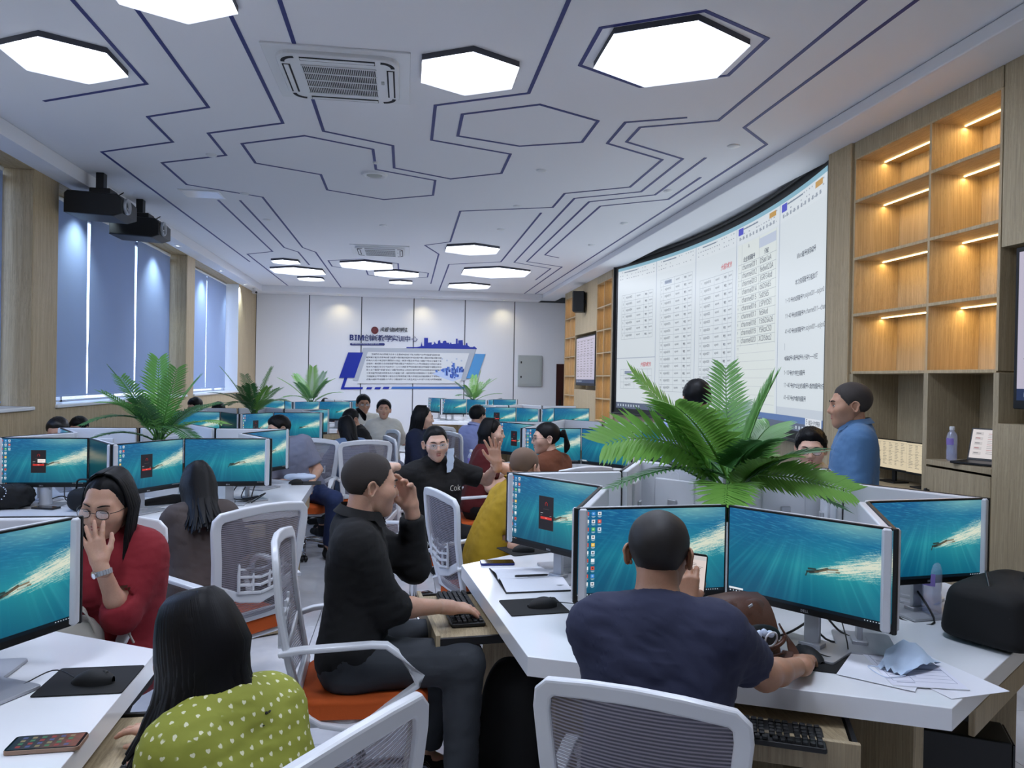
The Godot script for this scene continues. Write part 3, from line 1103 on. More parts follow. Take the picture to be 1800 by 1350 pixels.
func build_ceiling() -> void:
	ceil_line([[-1.81, -1.5], [-1.81, -5.55], [-2.69, -6.05]])
	ceil_line([[-1.5, -1.5], [-1.5, -5.95], [-2.03, -6.26], [-2.03, -6.9], [-2.77, -7.34], [-2.77, -13.91]])
	ceil_line([[-1.0, -1.5], [-1.0, -6.21], [-1.66, -6.59], [-1.66, -7.22], [-2.33, -7.6], [-2.33, -8.42], [-1.63, -8.83], [-1.63, -12.17], [-1.48, -12.57], [-1.48, -17.4]])
	ceil_line([[-0.7, -1.5], [-0.7, -4.72]])
	ceil_line([[-0.7, -5.58], [-0.7, -6.35], [-0.145, -6.63], [-0.145, -7.33], [0.41, -7.62], [0.885, -7.31], [0.885, -6.67], [0.18, -6.41], [0.18, -5.59], [0.815, -5.23], [0.815, -1.5]])
	ceil_line([[-1.44, -6.83], [-0.87, -6.5], [-0.32, -6.77], [-0.32, -7.42], [0.26, -7.71], [0.26, -8.34], [-0.28, -8.66], [-0.87, -8.34], [-0.87, -7.72], [-1.44, -7.43]], true)
	ceil_line([[0.39, -5.74], [0.93, -5.43], [1.43, -5.69], [1.43, -6.22], [0.93, -6.43], [0.39, -6.26]], true)
	ceil_line([[1.06, -4.71], [1.06, -4.19], [1.56, -3.9], [2.04, -4.15], [2.04, -4.69], [1.54, -4.98]], true)
	ceil_line([[2.325, -1.5], [2.325, -5.51], [1.79, -5.77], [1.79, -6.14], [2.42, -6.51], [2.42, -7.72], [1.8, -8.15], [1.8, -12.82], [2.54, -13.37], [2.54, -14.97]])
	ceil_line([[2.585, -1.5], [2.585, -5.62], [2.95, -5.98], [2.95, -17.4]])
	ceil_line([[2.07, -5.49], [1.645, -5.68], [1.645, -6.21], [2.25, -6.57], [2.25, -7.56], [1.65, -7.96], [1.65, -8.63], [0.61, -9.06], [0.61, -11.13], [0.25, -11.51], [0.49, -12.27], [0.49, -16.18]])
	ceil_line([[2.605, -6.44], [2.605, -7.82], [1.995, -8.27], [1.995, -12.68], [2.695, -13.12], [2.695, -17.4]])
	ceil_line([[2.81, -7.06], [2.81, -7.98], [2.17, -8.45], [2.17, -11.94], [2.44, -12.16]])
	ceil_line([[-2.17, -9.09], [-2.17, -12.68], [-2.64, -13.06], [-2.64, -17.4]])
	ceil_line([[-1.92, -9.05], [-1.92, -12.24], [-1.76, -12.62], [-1.76, -14.05]])
	ceil_line([[-1.21, -14.25], [-1.365, -14.12], [-1.365, -13.42], [-0.77, -13.09], [-0.17, -13.46], [-0.17, -14.16], [0.39, -14.55], [0.39, -15.13], [0.17, -15.27]])
	ceil_line([[-0.77, -14.39], [-0.77, -15.11], [-0.58, -15.31]])
	ceil_line([[1.57, -8.94], [1.57, -12.83], [0.715, -13.33], [0.715, -17.4]])
	# hexagonal ceiling lamps
	var lamps := [[1.54, -4.41, 0.47, "largest hexagonal ceiling lamp, framed by a blue hexagon line, near the big screen"], [0.37, -4.9, 0.35, "hexagonal ceiling lamp just right of the near air conditioner"], [-2.17, -5.16, 0.36, "hexagonal ceiling lamp at upper left of the photo, near the windows"],
		[-1.24, -4.12, 0.35, "hexagonal ceiling lamp cut off by the photo's top edge"], [0.97, -11.57, 0.46, "hexagonal lamp farther back, right of the far air conditioner"], [1.61, -13.96, 0.70, "wide hexagonal lamp, rightmost of the far group, before the big screen's far end"],
		[1.3, -16.15, 0.50, "hexagonal lamp nearest the back wall on the right"], [-0.72, -13.65, 0.52, "hexagonal lamp right below the far air conditioner"], [-0.21, -14.64, 0.48, "hexagonal lamp second behind the far air conditioner"],
		[-0.14, -15.88, 0.27, "small hexagonal lamp nearest the back wall in the middle"], [-2.1, -13.57, 0.26, "small hexagonal lamp, first of the far left three"], [-2.05, -14.74, 0.55, "wide hexagonal lamp, middle of the far left three"], [-1.95, -15.86, 0.29, "small hexagonal lamp nearest the back wall at far left"],
		[0.95, -1.7, 0.47, "right-hand hexagonal lamp above the camera, outside the photo"], [-1.2, -1.2, 0.47, "left-hand hexagonal lamp behind the camera, outside the photo"]]
	for i in lamps.size():
		var e: Array = lamps[i]
		var lab: String = e[3]
		if lab == "":
			lab = "hexagonal ceiling lamp over the near end of the room, outside the photo"
		var t := thing("hexagonal_ceiling_lamp", lab, "ceiling lamp", Vector3(e[0], CEIL, e[1]), 0.0, "hexagonal ceiling lamps" if i < 13 else "lamps outside the photo")
		var r: float = e[2]
		var down := Transform3D(Basis(Vector3.RIGHT, PI / 2), Vector3.ZERO)
		var fr := MB.new()
		var hx := []
		for q in hexagon(r * 0.985):
			hx.append(Vector3(q.x, -0.022, q.y))
		fr.sweep(hx, PackedVector2Array([Vector2(-0.006, -0.014), Vector2(0.006, -0.014), Vector2(0.006, 0.0215), Vector2(-0.006, 0.0215)]), Vector3.UP, true)
		obj("frame", fr, M.lamp_frame, t)
		var pl := MB.new()
		pl.prism(hexagon(r), 0.036, 0.044, 0.002, down)
		for q in pl.u.size():
			pl.u[q] = pl.u[q] / (2.0 * r) + Vector2(0.5, 0.5)
		obj("light_panel", pl, M.lamp, t)
		var al := AreaLight3D.new()
		al.name = "lamp_light"
		al.area_size = Vector2(r * 1.5, r * 1.5)
		al.rotation.x = -PI / 2
		al.position.y = -0.055
		al.light_color = Color(0.875, 0.915, 1.0)
		al.light_energy = (15.5 if e[1] > -6.0 else 8.5) * r * r
		al.area_range = 30.0
		al.shadow_enabled = true
		t.add_child(al)
	air_conditioner(Vector3(-0.455, CEIL, -5.15), "ceiling cassette air conditioner with dark grille, nearest the camera")
	air_conditioner(Vector3(-0.43, CEIL, -12.1), "far ceiling cassette air conditioner towards the back wall")
	# small round ceiling fittings
	var spots := [[2.7, -6.07, 0.055, "small round ceiling disc right of the big lamp, nearest the screen"], [1.25, -7.13, 0.05, "small round ceiling disc beyond the closed blue hexagon"], [1.24, -8.65, 0.05, "small round ceiling disc before the long blue cross line"], [2.68, -7.62, 0.05, "small round ceiling disc beside the nested blue lines"],
		[-1.79, -7.23, 0.05, "small round ceiling disc above the projectors' zigzag line"], [-1.8, -8.7, 0.05, "small round ceiling disc by the ceiling hatch"], [-1.81, -10.1, 0.05, "small round ceiling disc between the parallel left lines"], [-0.33, -10.13, 0.05, "small round ceiling disc before the far air conditioner"],
		[1.22, -10.04, 0.05, "small round ceiling disc before the far right lamp"], [2.7, -9.29, 0.05, "small round ceiling disc near the screen top"], [2.67, -10.87, 0.05, "farthest small round ceiling disc along the screen"], [-0.31, -7.17, 0.03, "tiny white ceiling sensor beside the round speaker"]]
	for e in spots:
		var t := MB.new()
		var r: float = e[2]
		t.lathe(PackedVector2Array([Vector2(0, -0.018), Vector2(r * 0.7, -0.016), Vector2(r * 0.95, -0.008), Vector2(r, 0.0)]), 20)
		var o := obj("ceiling_disc", t, M.white_plastic)
		o.position = Vector3(e[0], CEIL, e[1])
		tag(o, e[3], "ceiling fitting", "small round ceiling fittings")
	var sp := thing("ceiling_speaker", "round white speaker set in the ceiling, inside the closed blue outline", "speaker", Vector3(-0.34, CEIL, -7.6))
	var mb := MB.new()
	mb.lathe(PackedVector2Array([Vector2(0, -0.012), Vector2(0.085, -0.014), Vector2(0.10, -0.024), Vector2(0.122, -0.02), Vector2(0.13, 0)]), 28)
	obj("rim", mb, M.white_plastic, sp)
	mb = MB.new()
	mb.ell(Vector3(0, -0.012, 0), Vector3(0.08, 0.016, 0.08), Basis.IDENTITY, 20, 8)
	obj("grille", mb, M.metal_grey, sp)
	var ha := thing("ceiling_hatch", "square white access hatch in the ceiling near the projectors", "hatch", Vector3(-2.27, CEIL, -8.81))
	box_obj("hatch_frame", Vector3(0, -0.004, 0), Vector3(0.43, 0.012, 0.36), M.white_plastic, ha)
	box_obj("hatch_panel", Vector3(0, -0.010, 0), Vector3(0.39, 0.006, 0.32), M.desk, ha)
	# downlights in the dropped border
	var dl := [[-3.33, -11.62, 0, "lit downlight over the wide window, nearest one"], [-3.33, -14.23, 0, "lit downlight over the far window"], [-3.33, -16.25, 0, "lit downlight nearest the corner camera"], [-3.33, -9.0, 0, "lit downlight hidden behind the projectors"],
		[-1.53, -17.72, 1, "warm downlight over the back wall, leftmost"], [0.36, -17.72, 1, "warm downlight over the back wall, in the middle"], [2.26, -17.72, 1, "warm downlight over the back wall, rightmost"]]
	for e in dl:
		var t := thing("downlight", e[3], "downlight", Vector3(e[0], 3.485, e[1]), 0.0, "downlights")
		var rim := MB.new()
		rim.lathe(PackedVector2Array([Vector2(0.03, -0.001), Vector2(0.036, -0.010), Vector2(0.052, -0.008), Vector2(0.056, 0.0)]), 20)
		obj("rim", rim, M.white_plastic, t)
		var gl := MB.new()
		gl.lathe(PackedVector2Array([Vector2(0, -0.006), Vector2(0.02, -0.005), Vector2(0.032, -0.002)]), 16)
		obj("lamp_lens", gl, M.spot_warm if e[2] else M.spot_white, t)
		var s := SpotLight3D.new()
		s.name = "spot"
		s.position = Vector3(0, -0.03, 0)
		s.rotation = Vector3(-PI / 2, 0, 0)
		if e[2]:
			s.rotation_degrees = Vector3(-86, 0, 0)
		else:
			s.rotation_degrees = Vector3(-74, 90, 0)
		s.spot_angle = 62 if e[2] else 50
		s.spot_angle_attenuation = 1.0
		s.light_size = 0.03
		s.spot_range = 12
		s.spot_attenuation = 2.0
		s.light_color = Color(1.0, 0.93, 0.74) if e[2] else Color(0.86, 0.95, 1.0)
		s.light_energy = 0.30 if e[2] else 1.3
		s.shadow_enabled = true
		t.add_child(s)


func air_conditioner(at: Vector3, lab: String) -> void:
	var t := thing("air_conditioner", lab, "air conditioner", at, 0.0, "cassette air conditioners")
	box_obj("cover_plate", Vector3(0, -0.006, 0.0), Vector3(0.90, 0.014, 0.88), M.white_plastic, t, 0.004)
	var body := MB.new()
	var down := Transform3D(Basis(Vector3.RIGHT, PI / 2), Vector3.ZERO)
	body.prism(rrect(0.76, 0.76, 0.11, 6), 0.01, 0.042, 0.012, down)
	obj("body", body, M.white_plastic, t)
	for k in 4:
		var b := Basis(Vector3.UP, k * PI / 2)
		var s := MB.new()
		s.box(b * Vector3(0, -0.0435, 0.325), Vector3(0.46, 0.004, 0.05), 0.0, b)
		obj("air_slot", s, M.ac_dark, t)
		var fl := MB.new()
		fl.box(b * Vector3(0, -0.046, 0.325), Vector3(0.455, 0.006, 0.030), 0.003, b)
		obj("flap", fl, M.white_plastic, t)
		var ar := []
		for i in 7:
			var a := PI * 0.5 * i / 6.0
			ar.append(b * Vector3(0.265 + 0.075 * sin(a), -0.043, 0.265 + 0.075 * cos(a)))
		var cs := MB.new()
		cs.sweep(ar, PackedVector2Array([Vector2(-0.012, -0.002), Vector2(0.012, -0.002), Vector2(0.012, 0.003), Vector2(-0.012, 0.003)]))
		obj("corner_slot", cs, M.ac_dark, t)
	box_obj("intake", Vector3(0, -0.0425, 0), Vector3(0.46, 0.003, 0.46), M.ac_dark, t, 0.0)
	var g := MB.new()
	for i in 5:
		g.box(Vector3(0, -0.046, -0.23 + i * 0.115), Vector3(0.47, 0.007, 0.010), 0.001)
	for i in 40:
		g.box(Vector3(-0.23 + i * 0.46 / 39.0, -0.045, 0), Vector3(0.0042, 0.005, 0.46))
	obj("grille", g, M.white_plastic, t)
	box_obj("display_window", Vector3(0.27, -0.044, 0.02), Vector3(0.02, 0.004, 0.05), M.metal_grey, t)


func stroke_geo(mb: MB, s: String, size: float, depth: float, weight: float, xf: Transform3D) -> void:
	for i in s.length():
		var st: String = STROKES.get(s[i], "")
		for line in st.split(" ", false):
			for j in range(0, line.length() - 2, 2):
				var a := Vector3(int(line[j]), 9 - int(line[j + 1]), 0) / 9.0 * size + Vector3(i * size * 1.12, 0, 0)
				var b := Vector3(int(line[j + 2]), 9 - int(line[j + 3]), 0) / 9.0 * size + Vector3(i * size * 1.12, 0, 0)
				var d := (b - a)
				var ang := atan2(d.y, d.x)
				mb.box(xf * ((a + b) / 2), Vector3(d.length() + weight * 0.7, weight, depth), 0.0, xf.basis * Basis(Vector3.BACK, ang))


func letters(s: String, h: float, depth: float, m: Material, parent: Node, xf: Transform3D, called := "lettering", bold := true) -> MeshInstance3D:
	var t := TextMesh.new()
	var f := SystemFont.new()
	f.font_names = PackedStringArray(["Droid Sans"])
	f.font_weight = 700 if bold else 400
	t.font = f
	t.text = s
	t.font_size = 32
	t.pixel_size = h * 1.35 / 32.0
	t.depth = depth
	t.curve_step = 2.0
	t.horizontal_alignment = HORIZONTAL_ALIGNMENT_LEFT
	var o := inst(called, t, m, parent)
	o.transform = xf
	return o


func poly_part(called: String, pts: Array, z0: float, z1: float, m: Material, parent: Node, bev := 0.0) -> void:
	var p := PackedVector2Array()
	for q in pts:
		p.append(Vector2(q[0], q[1]))
	var mb := MB.new()
	mb.prism(p, z0, z1, bev)
	obj(called, mb, m, parent)


func build_back_wall() -> void:
	var w := slab("wall_back", Vector3(-3.8, -0.1, -18.02), Vector3(4.5, 3.75, -18.22), M.joint)
	struct(w, "back wall of tall white panels with dark joints")
	var xs := [-3.43, -2.24, -1.05, 0.16, 1.37, 2.56, 4.2]
	for i in 6:
		slab("panel", Vector3(xs[i] + 0.011, 0.09, -18.02), Vector3(xs[i + 1] - 0.011, 3.485, -18.0), M.panel, w, 0.003)
	slab("baseboard_back", Vector3(-3.43, 0, -18.02), Vector3(4.2, 0.09, -17.985), M.metal_grey).set_meta("kind", "structure")
	# electrical cabinet
	var e := thing("electrical_cabinet", "grey metal electrical cabinet on the white back wall", "cabinet", Vector3(2.95, 1.83, -18.0))
	box_obj("body", Vector3(0, 0, 0.03), Vector3(0.58, 0.74, 0.06), M.metal_grey, e, 0.004)
	box_obj("door", Vector3(0.0, 0, 0.066), Vector3(0.50, 0.66, 0.012), M.metal_grey, e, 0.003)
	for y in [-0.15, 0.2]:
		box_obj("latch", Vector3(-0.22, y, 0.075), Vector3(0.03, 0.05, 0.012), M.black, e)
	# dark red door at the right corner
	var d := slab("door_1", Vector3(3.60, 0, -18.0), Vector3(3.92, 2.01, -17.955), M.red_door)
	struct(d, "dark red door in the corner beside the far shelves")
	slab("handle_plate", Vector3(3.66, 0.85, -17.953), Vector3(3.72, 1.15, -17.945), M.black, d)
	slab("handle", Vector3(3.67, 0.98, -17.945), Vector3(3.80, 1.0, -17.92), M.chrome, d)
	# wall display
	var s := thing("wall_display", "blue and white training-centre display with skyline and text board on the back wall", "wall display", Vector3(0, 0, -17.998))
	poly_part("grey_frame", [[-1.0, 2.29], [1.65, 2.33], [1.4, 1.57], [-1.23, 1.53]], 0.0, 0.02, M.grey_sign, s, 0.003)
	poly_part("blue_wing", [[-1.34, 2.18], [-1.0, 2.185], [-1.19, 1.59], [-1.54, 1.58]], 0.0, 0.03, M.blue_sign, s, 0.003)
	poly_part("sky_blue_wing", [[1.62, 2.21], [1.87, 2.21], [1.68, 1.63], [1.42, 1.62]], 0.0, 0.03, M.sky_sign, s, 0.003)
	poly_part("rail", [[-1.42, 1.585], [-1.35, 1.585], [-1.42, 1.365], [-0.99, 1.375], [-1.0, 1.325], [-1.50, 1.315]], 0.0, 0.02, M.blue_sign, s)
	for q in [[-0.91, -0.79, 1.35], [-0.72, -0.59, 1.355], [-0.53, -0.39, 1.365]]:
		poly_part("rail_dash", [[q[0] + 0.015, q[2] + 0.025], [q[1] + 0.015, q[2] + 0.027], [q[1] - 0.01, q[2] - 0.023], [q[0] - 0.01, q[2] - 0.025]], 0.0, 0.02, M.blue_sign, s)
	poly_part("rail", [[-0.32, 1.395], [1.40, 1.425], [1.38, 1.375], [-0.34, 1.345]], 0.0, 0.02, M.blue_sign2, s)
	poly_part("skyline", [[0.0, 2.335], [0.24, 2.34], [0.33, 2.36], [0.35, 2.47], [0.37, 2.37], [0.41, 2.37], [0.41, 2.56], [0.5, 2.56], [0.5, 2.45], [0.59, 2.46], [0.59, 2.4], [0.64, 2.42], [0.65, 2.48], [0.69, 2.43], [0.73, 2.43], [0.74, 2.5], [0.78, 2.52], [0.8, 2.45], [0.85, 2.45],
		[0.85, 2.49], [0.9, 2.51], [0.93, 2.5], [0.94, 2.46], [1.0, 2.46], [1.01, 2.42], [1.04, 2.48], [1.06, 2.43], [1.16, 2.44], [1.16, 2.56], [1.2, 2.56], [1.2, 2.45], [1.22, 2.45], [1.22, 2.52], [1.32, 2.53], [1.33, 2.41], [1.39, 2.41], [1.4, 2.46], [1.43, 2.47], [1.44, 2.41], [1.5, 2.37], [1.56, 2.37], [1.6, 2.39], [1.66, 2.34], [1.66, 2.325], [0.0, 2.31]], 0.0, 0.025, M.blue_sign, s)
	# printed board: text left, an isometric city drawing right
	var im := Image.create(1024, 320, false, Image.FORMAT_RGB8)
	im.fill(Color(0.86, 0.87, 0.87))
	for r in 9:
		filler(im, 36 if r > 0 else 33, 80 + (44 if r == 0 else 0), 14 + r * 32, 17, Color(0.18, 0.19, 0.22))
	var blues := [Color(0.35, 0.50, 0.82), Color(0.25, 0.40, 0.75), Color(0.55, 0.68, 0.90), Color(0.20, 0.32, 0.66)]
	for yy in range(150, 300):
		var half := 190.0 * (1.0 - absf(yy - 222.0) / 78.0)
		if half > 0:
			rect(im, 865 - half, yy, half * 2, 1, Color(0.74, 0.80, 0.91))
	for i in 44:
		var gx := rng.randf() - 0.5
		var gy := rng.randf() - 0.5
		var px := 865.0 + (gx - gy) * 150
		var py := 205.0 + (gx + gy) * 70
		var bh := 14.0 + 40.0 * rng.randf() * (1.0 - absf(gx)) + (60.0 if i == 5 else 0.0)
		rect(im, px - 12, py - bh, 12, bh, blues[i % 4])
		rect(im, px, py - bh, 12, bh, blues[(i + 1) % 4].darkened(0.15))
	for i in 5:
		stroke(im, Vector2(770 + i * 45, 60 + (i % 3) * 18), Vector2(770 + i * 45, 62 + (i % 3) * 18), 8, Color(0.72, 0.76, 0.82), 2)
	var board := MB.new()
	var q := [Vector3(-0.89, 2.2, 0.036), Vector3(-1.12, 1.46, 0.036), Vector3(1.27, 1.5, 0.036), Vector3(1.48, 2.22, 0.036)]
	board.prism(PackedVector2Array([Vector2(-0.89, 2.2), Vector2(-1.12, 1.46), Vector2(1.27, 1.5), Vector2(1.48, 2.22)]), 0.02, 0.035)
	obj("board", board, M.panel, s)
	var pr := MB.new()
	pr.face([q[0], q[1], q[2], q[3]], [Vector2(0.09, 0), Vector2(0, 1), Vector2(0.91, 1), Vector2(1, 0)])
	var pm := mat(Color.WHITE, 0.5)
	pm.albedo_texture = ImageTexture.create_from_image(im)
	obj("print", pr, pm, s)
	var cr := MB.new()
	cr.lathe(PackedVector2Array([Vector2(0, 0.02), Vector2(0.05, 0.02), Vector2(0.055, 0.012), Vector2(0.068, 0.012), Vector2(0.072, 0.02), Vector2(0.085, 0.018), Vector2(0.085, 0)]), 28, Transform3D(Basis(Vector3.RIGHT, PI / 2), Vector3(-0.74, 2.71, 0)))
	obj("crest", cr, M.crest, s)
	var ca := MB.new()
	stroke_geo(ca, "成都锦城学院", 0.094, 0.012, 0.008, Transform3D(Basis.IDENTITY, Vector3(-0.61, 2.69, 0.012)))
	obj("calligraphy", ca, M.ink, s)
	letters("BIM", 0.135, 0.02, M.navy_ink, s, Transform3D(Basis.IDENTITY, Vector3(-1.33, 2.525, 0.012)), "title_letters")
	var ti := MB.new()
	stroke_geo(ti, "创新教学实训中心", 0.138, 0.02, 0.0125, Transform3D(Basis.IDENTITY, Vector3(-0.97, 2.462, 0.012)))
	obj("title_letters", ti, M.navy_ink, s)
	var bar := MB.new()
	bar.prism(rrect(0.80, 0.055, 0.027, 5), 0.0, 0.018, 0.003, Transform3D(Basis(Vector3.BACK, 0.02), Vector3(-0.905, 2.38, 0)))
	obj("underline_bar", bar, M.navy_ink, s)
	letters("BIM INNOVATION TEACHING TRAINING CENTER", 0.020, 0.004, M.panel, s, Transform3D(Basis(Vector3.BACK, 0.02), Vector3(-1.26, 2.381, 0.02)), "underline_letters")


# open shelving: z from z0 (far) to z1 (near); ys are shelf heights from the top down
func bookcase(t: Node3D, z0: float, z1: float, zd: Array, ys: Array, lit_rows: int, power: float, px := 3.47, depth := 0.38) -> void:
	var th := 0.022
	var zz := [z0] + zd + [z1]
	var bot: float = ys[-1]
	var top: float = ys[0]
	slab("back_panel", Vector3(px + depth, bot, z0), Vector3(px + depth + 0.02, top + 0.14, z1), M.wood, t)
	for z in zz:
		slab("upright", Vector3(px, bot, z - th / 2), Vector3(px + depth, top, z + th / 2), M.wood, t)
	for i in ys.size():
		slab("shelf" if i > 0 else "top_board", Vector3(px - 0.001, ys[i] - th / 2, z0), Vector3(px + depth, ys[i] + th / 2, z1), M.wood, t)
	slab("header", Vector3(px - 0.002, top, z0 - th / 2), Vector3(px + 0.02, 3.53, z1 + th / 2), M.wood_grey, t)
	for i in lit_rows:
		for j in zz.size() - 1:
			var a: float = zz[j]
			var b: float = zz[j + 1]
			var len := absf(b - a) - 0.03
			var at := Vector3(px + depth * 0.64, ys[i] - th / 2 - 0.006, (a + b) / 2)
			var s := MB.new()
			s.box(at, Vector3(0.012, 0.008, len), 0.002)
			obj("led_strip", s, M.led_warm, t)
			var al := AreaLight3D.new()
			al.name = "strip_light"
			al.area_size = Vector2(0.016, len)
			al.position = at + Vector3(0, -0.012, 0)
			al.rotation.x = -PI / 2
			al.light_color = Color(1.0, 0.82, 0.53)
			al.light_energy = power
			al.area_range = 6.0
			al.shadow_enabled = true
			t.add_child(al)


func build_right_wall() -> void:
	# near shelving with the two lower niches
	var b := thing("lit_bookcase", "tall wooden shelving lit by warm strips, at right with two dark niches below", "bookcase")
	bookcase(b, -5.53, -4.05, [-4.665], [3.40, 3.06, 2.61, 2.17, 1.72], 4, 0.17)
	slab("niche_back", Vector3(3.86, 0.0, -5.55), Vector3(3.88, 1.72, -4.04), M.wood_grey, b)
	for z in [-5.53, -4.665, -4.05]:
		slab("niche_upright", Vector3(3.47, 0.0, z - 0.022), Vector3(3.86, 1.71, z + 0.022), M.wood_grey, b)
	slab("counter_top", Vector3(3.465, 1.10, -4.64), Vector3(3.86, 1.135, -4.07), M.wood_grey, b)
	slab("cupboard_door", Vector3(3.463, 0.08, -4.64), Vector3(3.485, 1.085, -4.07), M.wood_grey, b)
	var kn := MB.new()
	kn.lathe(PackedVector2Array([Vector2(0.006, 0), Vector2(0.006, 0.015), Vector2(0.016, 0.02), Vector2(0.014, 0.03), Vector2(0, 0.033)]), 14, Transform3D(Basis(Vector3.BACK, PI / 2), Vector3(3.463, 0.93, -4.60)))
	obj("knob", kn, M.black, b)
	slab("low_shelf", Vector3(3.47, 0.86, -5.51), Vector3(3.86, 0.89, -4.69), M.wood_grey, b)
	slab("plinth", Vector3(3.475, 0.0, -5.55), Vector3(3.85, 0.08, -4.04), M.wood_grey, b)
	# near wall with the recessed television
	var nw := MB.new()
	nw.box(Vector3(3.68, 2.99, -0.43), Vector3(0.42, 1.08, 7.2))
	nw.box(Vector3(3.68, 0.70, -0.43), Vector3(0.42, 1.42, 7.2))
	nw.box(Vector3(3.80, 1.93, -0.43), Vector3(0.18, 1.06, 7.2))
	var tr := obj("trim_1", nw, M.wood_grey)
	struct(tr, "wooden wall facing with a long recess for screens")
	tv("wall_television", "flat television in the wooden wall at the photo's right edge, showing a table", -3.93, -2.45, 1.50, 2.43, 3.50)
	# pier between shelving and curved screen
	var p1 := MB.new()
	p1.box(Vector3(3.66, 1.8, -5.72), Vector3(0.42, 3.6, 0.33), 0.006)
	struct(obj("trim_2", p1, M.wood), "wooden pier between the shelving and the curved screen")
	# curved screen
	var n := 40
	var arc := []
	for i in n + 1:
		var t := float(i) / n
		var z := lerpf(-12.38, -5.90, t)
		var u := t * 2.0 - 1.0
		arc.append(Vector3(lerpf(3.46, 3.50, t) + 0.39 * (1.0 - u * u), 0, z))
	var s := thing("curved_screen", "long curved wall screen showing tables and a text page", "screen", Vector3.ZERO)
	var img := lecture_image()
	arc_strip("picture", arc, 0.012, 1.18, 3.485, screen_mat(img, 0.72), s, 0.018, 0.984)
	arc_strip("bezel", arc, 0.02, 1.085, 3.575, M.black, s)
	arc_lip(arc, s)
	for i in 4:
		var a: Vector3 = arc[5 + i * 10]
		var d: Vector3 = (arc[6 + i * 10] - arc[4 + i * 10]).normalized()
		var al := AreaLight3D.new()
		al.name = "screen_light"
		al.area_size = Vector2(1.55, 2.2)
		var nx := Vector3(-1, 0, 0).slerp(Vector3(d.z, 0, -d.x) * -1.0, 1.0)
		if nx.x > 0:
			nx = -nx
		al.transform = Transform3D(Basis.looking_at(nx, Vector3.UP), a + Vector3(0, 2.3, 0) + nx * 0.08)
		al.light_color = Color(0.90, 0.95, 1.0)
		al.light_energy = 0.55
		al.area_range = 20
		al.shadow_enabled = true
		s.add_child(al)
	var lw := MB.new()
	var rows := []
	for y in [0.0, 1.09]:
		var row := []
		for a in arc:
			row.append(a + Vector3(0.03, y, 0))
		rows.append(row)
	lw.grid(rows, true)
	struct(obj("trim_3", lw, M.wood_grey), "wooden panelling below the curved screen")
	var p2 := MB.new()
	p2.box(Vector3(3.66, 1.8, -12.47), Vector3(0.40, 3.6, 0.16), 0.006)
	struct(obj("trim_4", p2, M.wood), "wooden pier at the far end of the curved screen")
	# far shelving, television panel, speaker, farthest shelving
	var b2 := thing("lit_bookcase", "far narrow wooden shelving with warm light, just beyond the curved screen", "bookcase")
	bookcase(b2, -13.62, -12.62, [-13.12], [3.40, 2.95, 2.53, 2.12, 1.71, 1.30, 0.90], 6, 0.11)
	slab("lower_door", Vector3(3.465, 0.06, -13.61), Vector3(3.485, 0.88, -12.63), M.wood, b2)
	slab("carcass", Vector3(3.485, 0.0, -13.61), Vector3(3.85, 0.885, -12.63), M.wood_grey, b2)
	var b3 := thing("lit_bookcase", "farthest wooden shelving with warm light, beside the dark red door", "bookcase")
	bookcase(b3, -16.4, -15.42, [-15.9], [3.40, 2.95, 2.53, 2.12, 1.71, 1.30, 0.90], 6, 0.11)
	slab("carcass", Vector3(3.47, 0.0, -16.4), Vector3(3.85, 0.885, -15.42), M.wood_grey, b3)
	slab("end_panel", Vector3(3.46, 0.0, -16.42), Vector3(4.2, 3.53, -16.4), M.wood, b3)
	var pn := MB.new()
	pn.box(Vector3(3.68, 3.04, -14.52), Vector3(0.42, 0.98, 1.76))
	pn.box(Vector3(3.68, 0.72, -14.52), Vector3(0.42, 1.44, 1.76))
	pn.box(Vector3(3.80, 2.0, -14.52), Vector3(0.18, 1.2, 1.76))
	struct(obj("trim_5", pn, M.wood), "wooden wall facing between the far shelves")
	tv("wall_television", "far flat television between the two far lit shelves", -15.3, -13.72, 1.52, 2.50, 3.50)
	var sp := thing("wall_speaker", "black loudspeaker hung high between the far lit shelves", "speaker", Vector3(3.34, 3.16, -14.55), -PI / 2 - 0.35)
	var cab := MB.new()
	cab.prism(PackedVector2Array([Vector2(-0.13, -0.20), Vector2(0.13, -0.20), Vector2(0.145, 0.20), Vector2(-0.145, 0.20)]), -0.11, 0.11, 0.012)
	obj("cabinet", cab, M.black, sp)
	box_obj("grille", Vector3(0, 0, 0.113), Vector3(0.235, 0.36, 0.006), M.black_matt, sp, 0.002)
	box_obj("badge", Vector3(0.0, 0.14, 0.118), Vector3(0.05, 0.035, 0.004), M.silver, sp)
	box_obj("bracket", Vector3(0.0, 0.0, -0.15), Vector3(0.05, 0.07, 0.08), M.black, sp)


func arc_strip(called: String, arc: Array, off: float, y0: float, y1: float, m: Material, parent: Node, t0 := 0.0, t1 := 1.0) -> void:
	var rows := []
	for y in 2:
		var row := []
		for i in arc.size():
			var t := lerpf(t0, t1, float(i) / (arc.size() - 1)) * (arc.size() - 1)
			var k := mini(int(t), arc.size() - 2)
			row.append((arc[k] as Vector3).lerp(arc[k + 1], t - k) + Vector3(off - 0.02, y0 if y == 1 else y1, 0))
		rows.append(row)
	var mb := MB.new()
	mb.grid(rows, false)
	# make the normals face the room
	for i in mb.n.size():
		if mb.n[i].x > 0:
			mb.n[i] = -mb.n[i]
	obj(called, mb, m, parent)


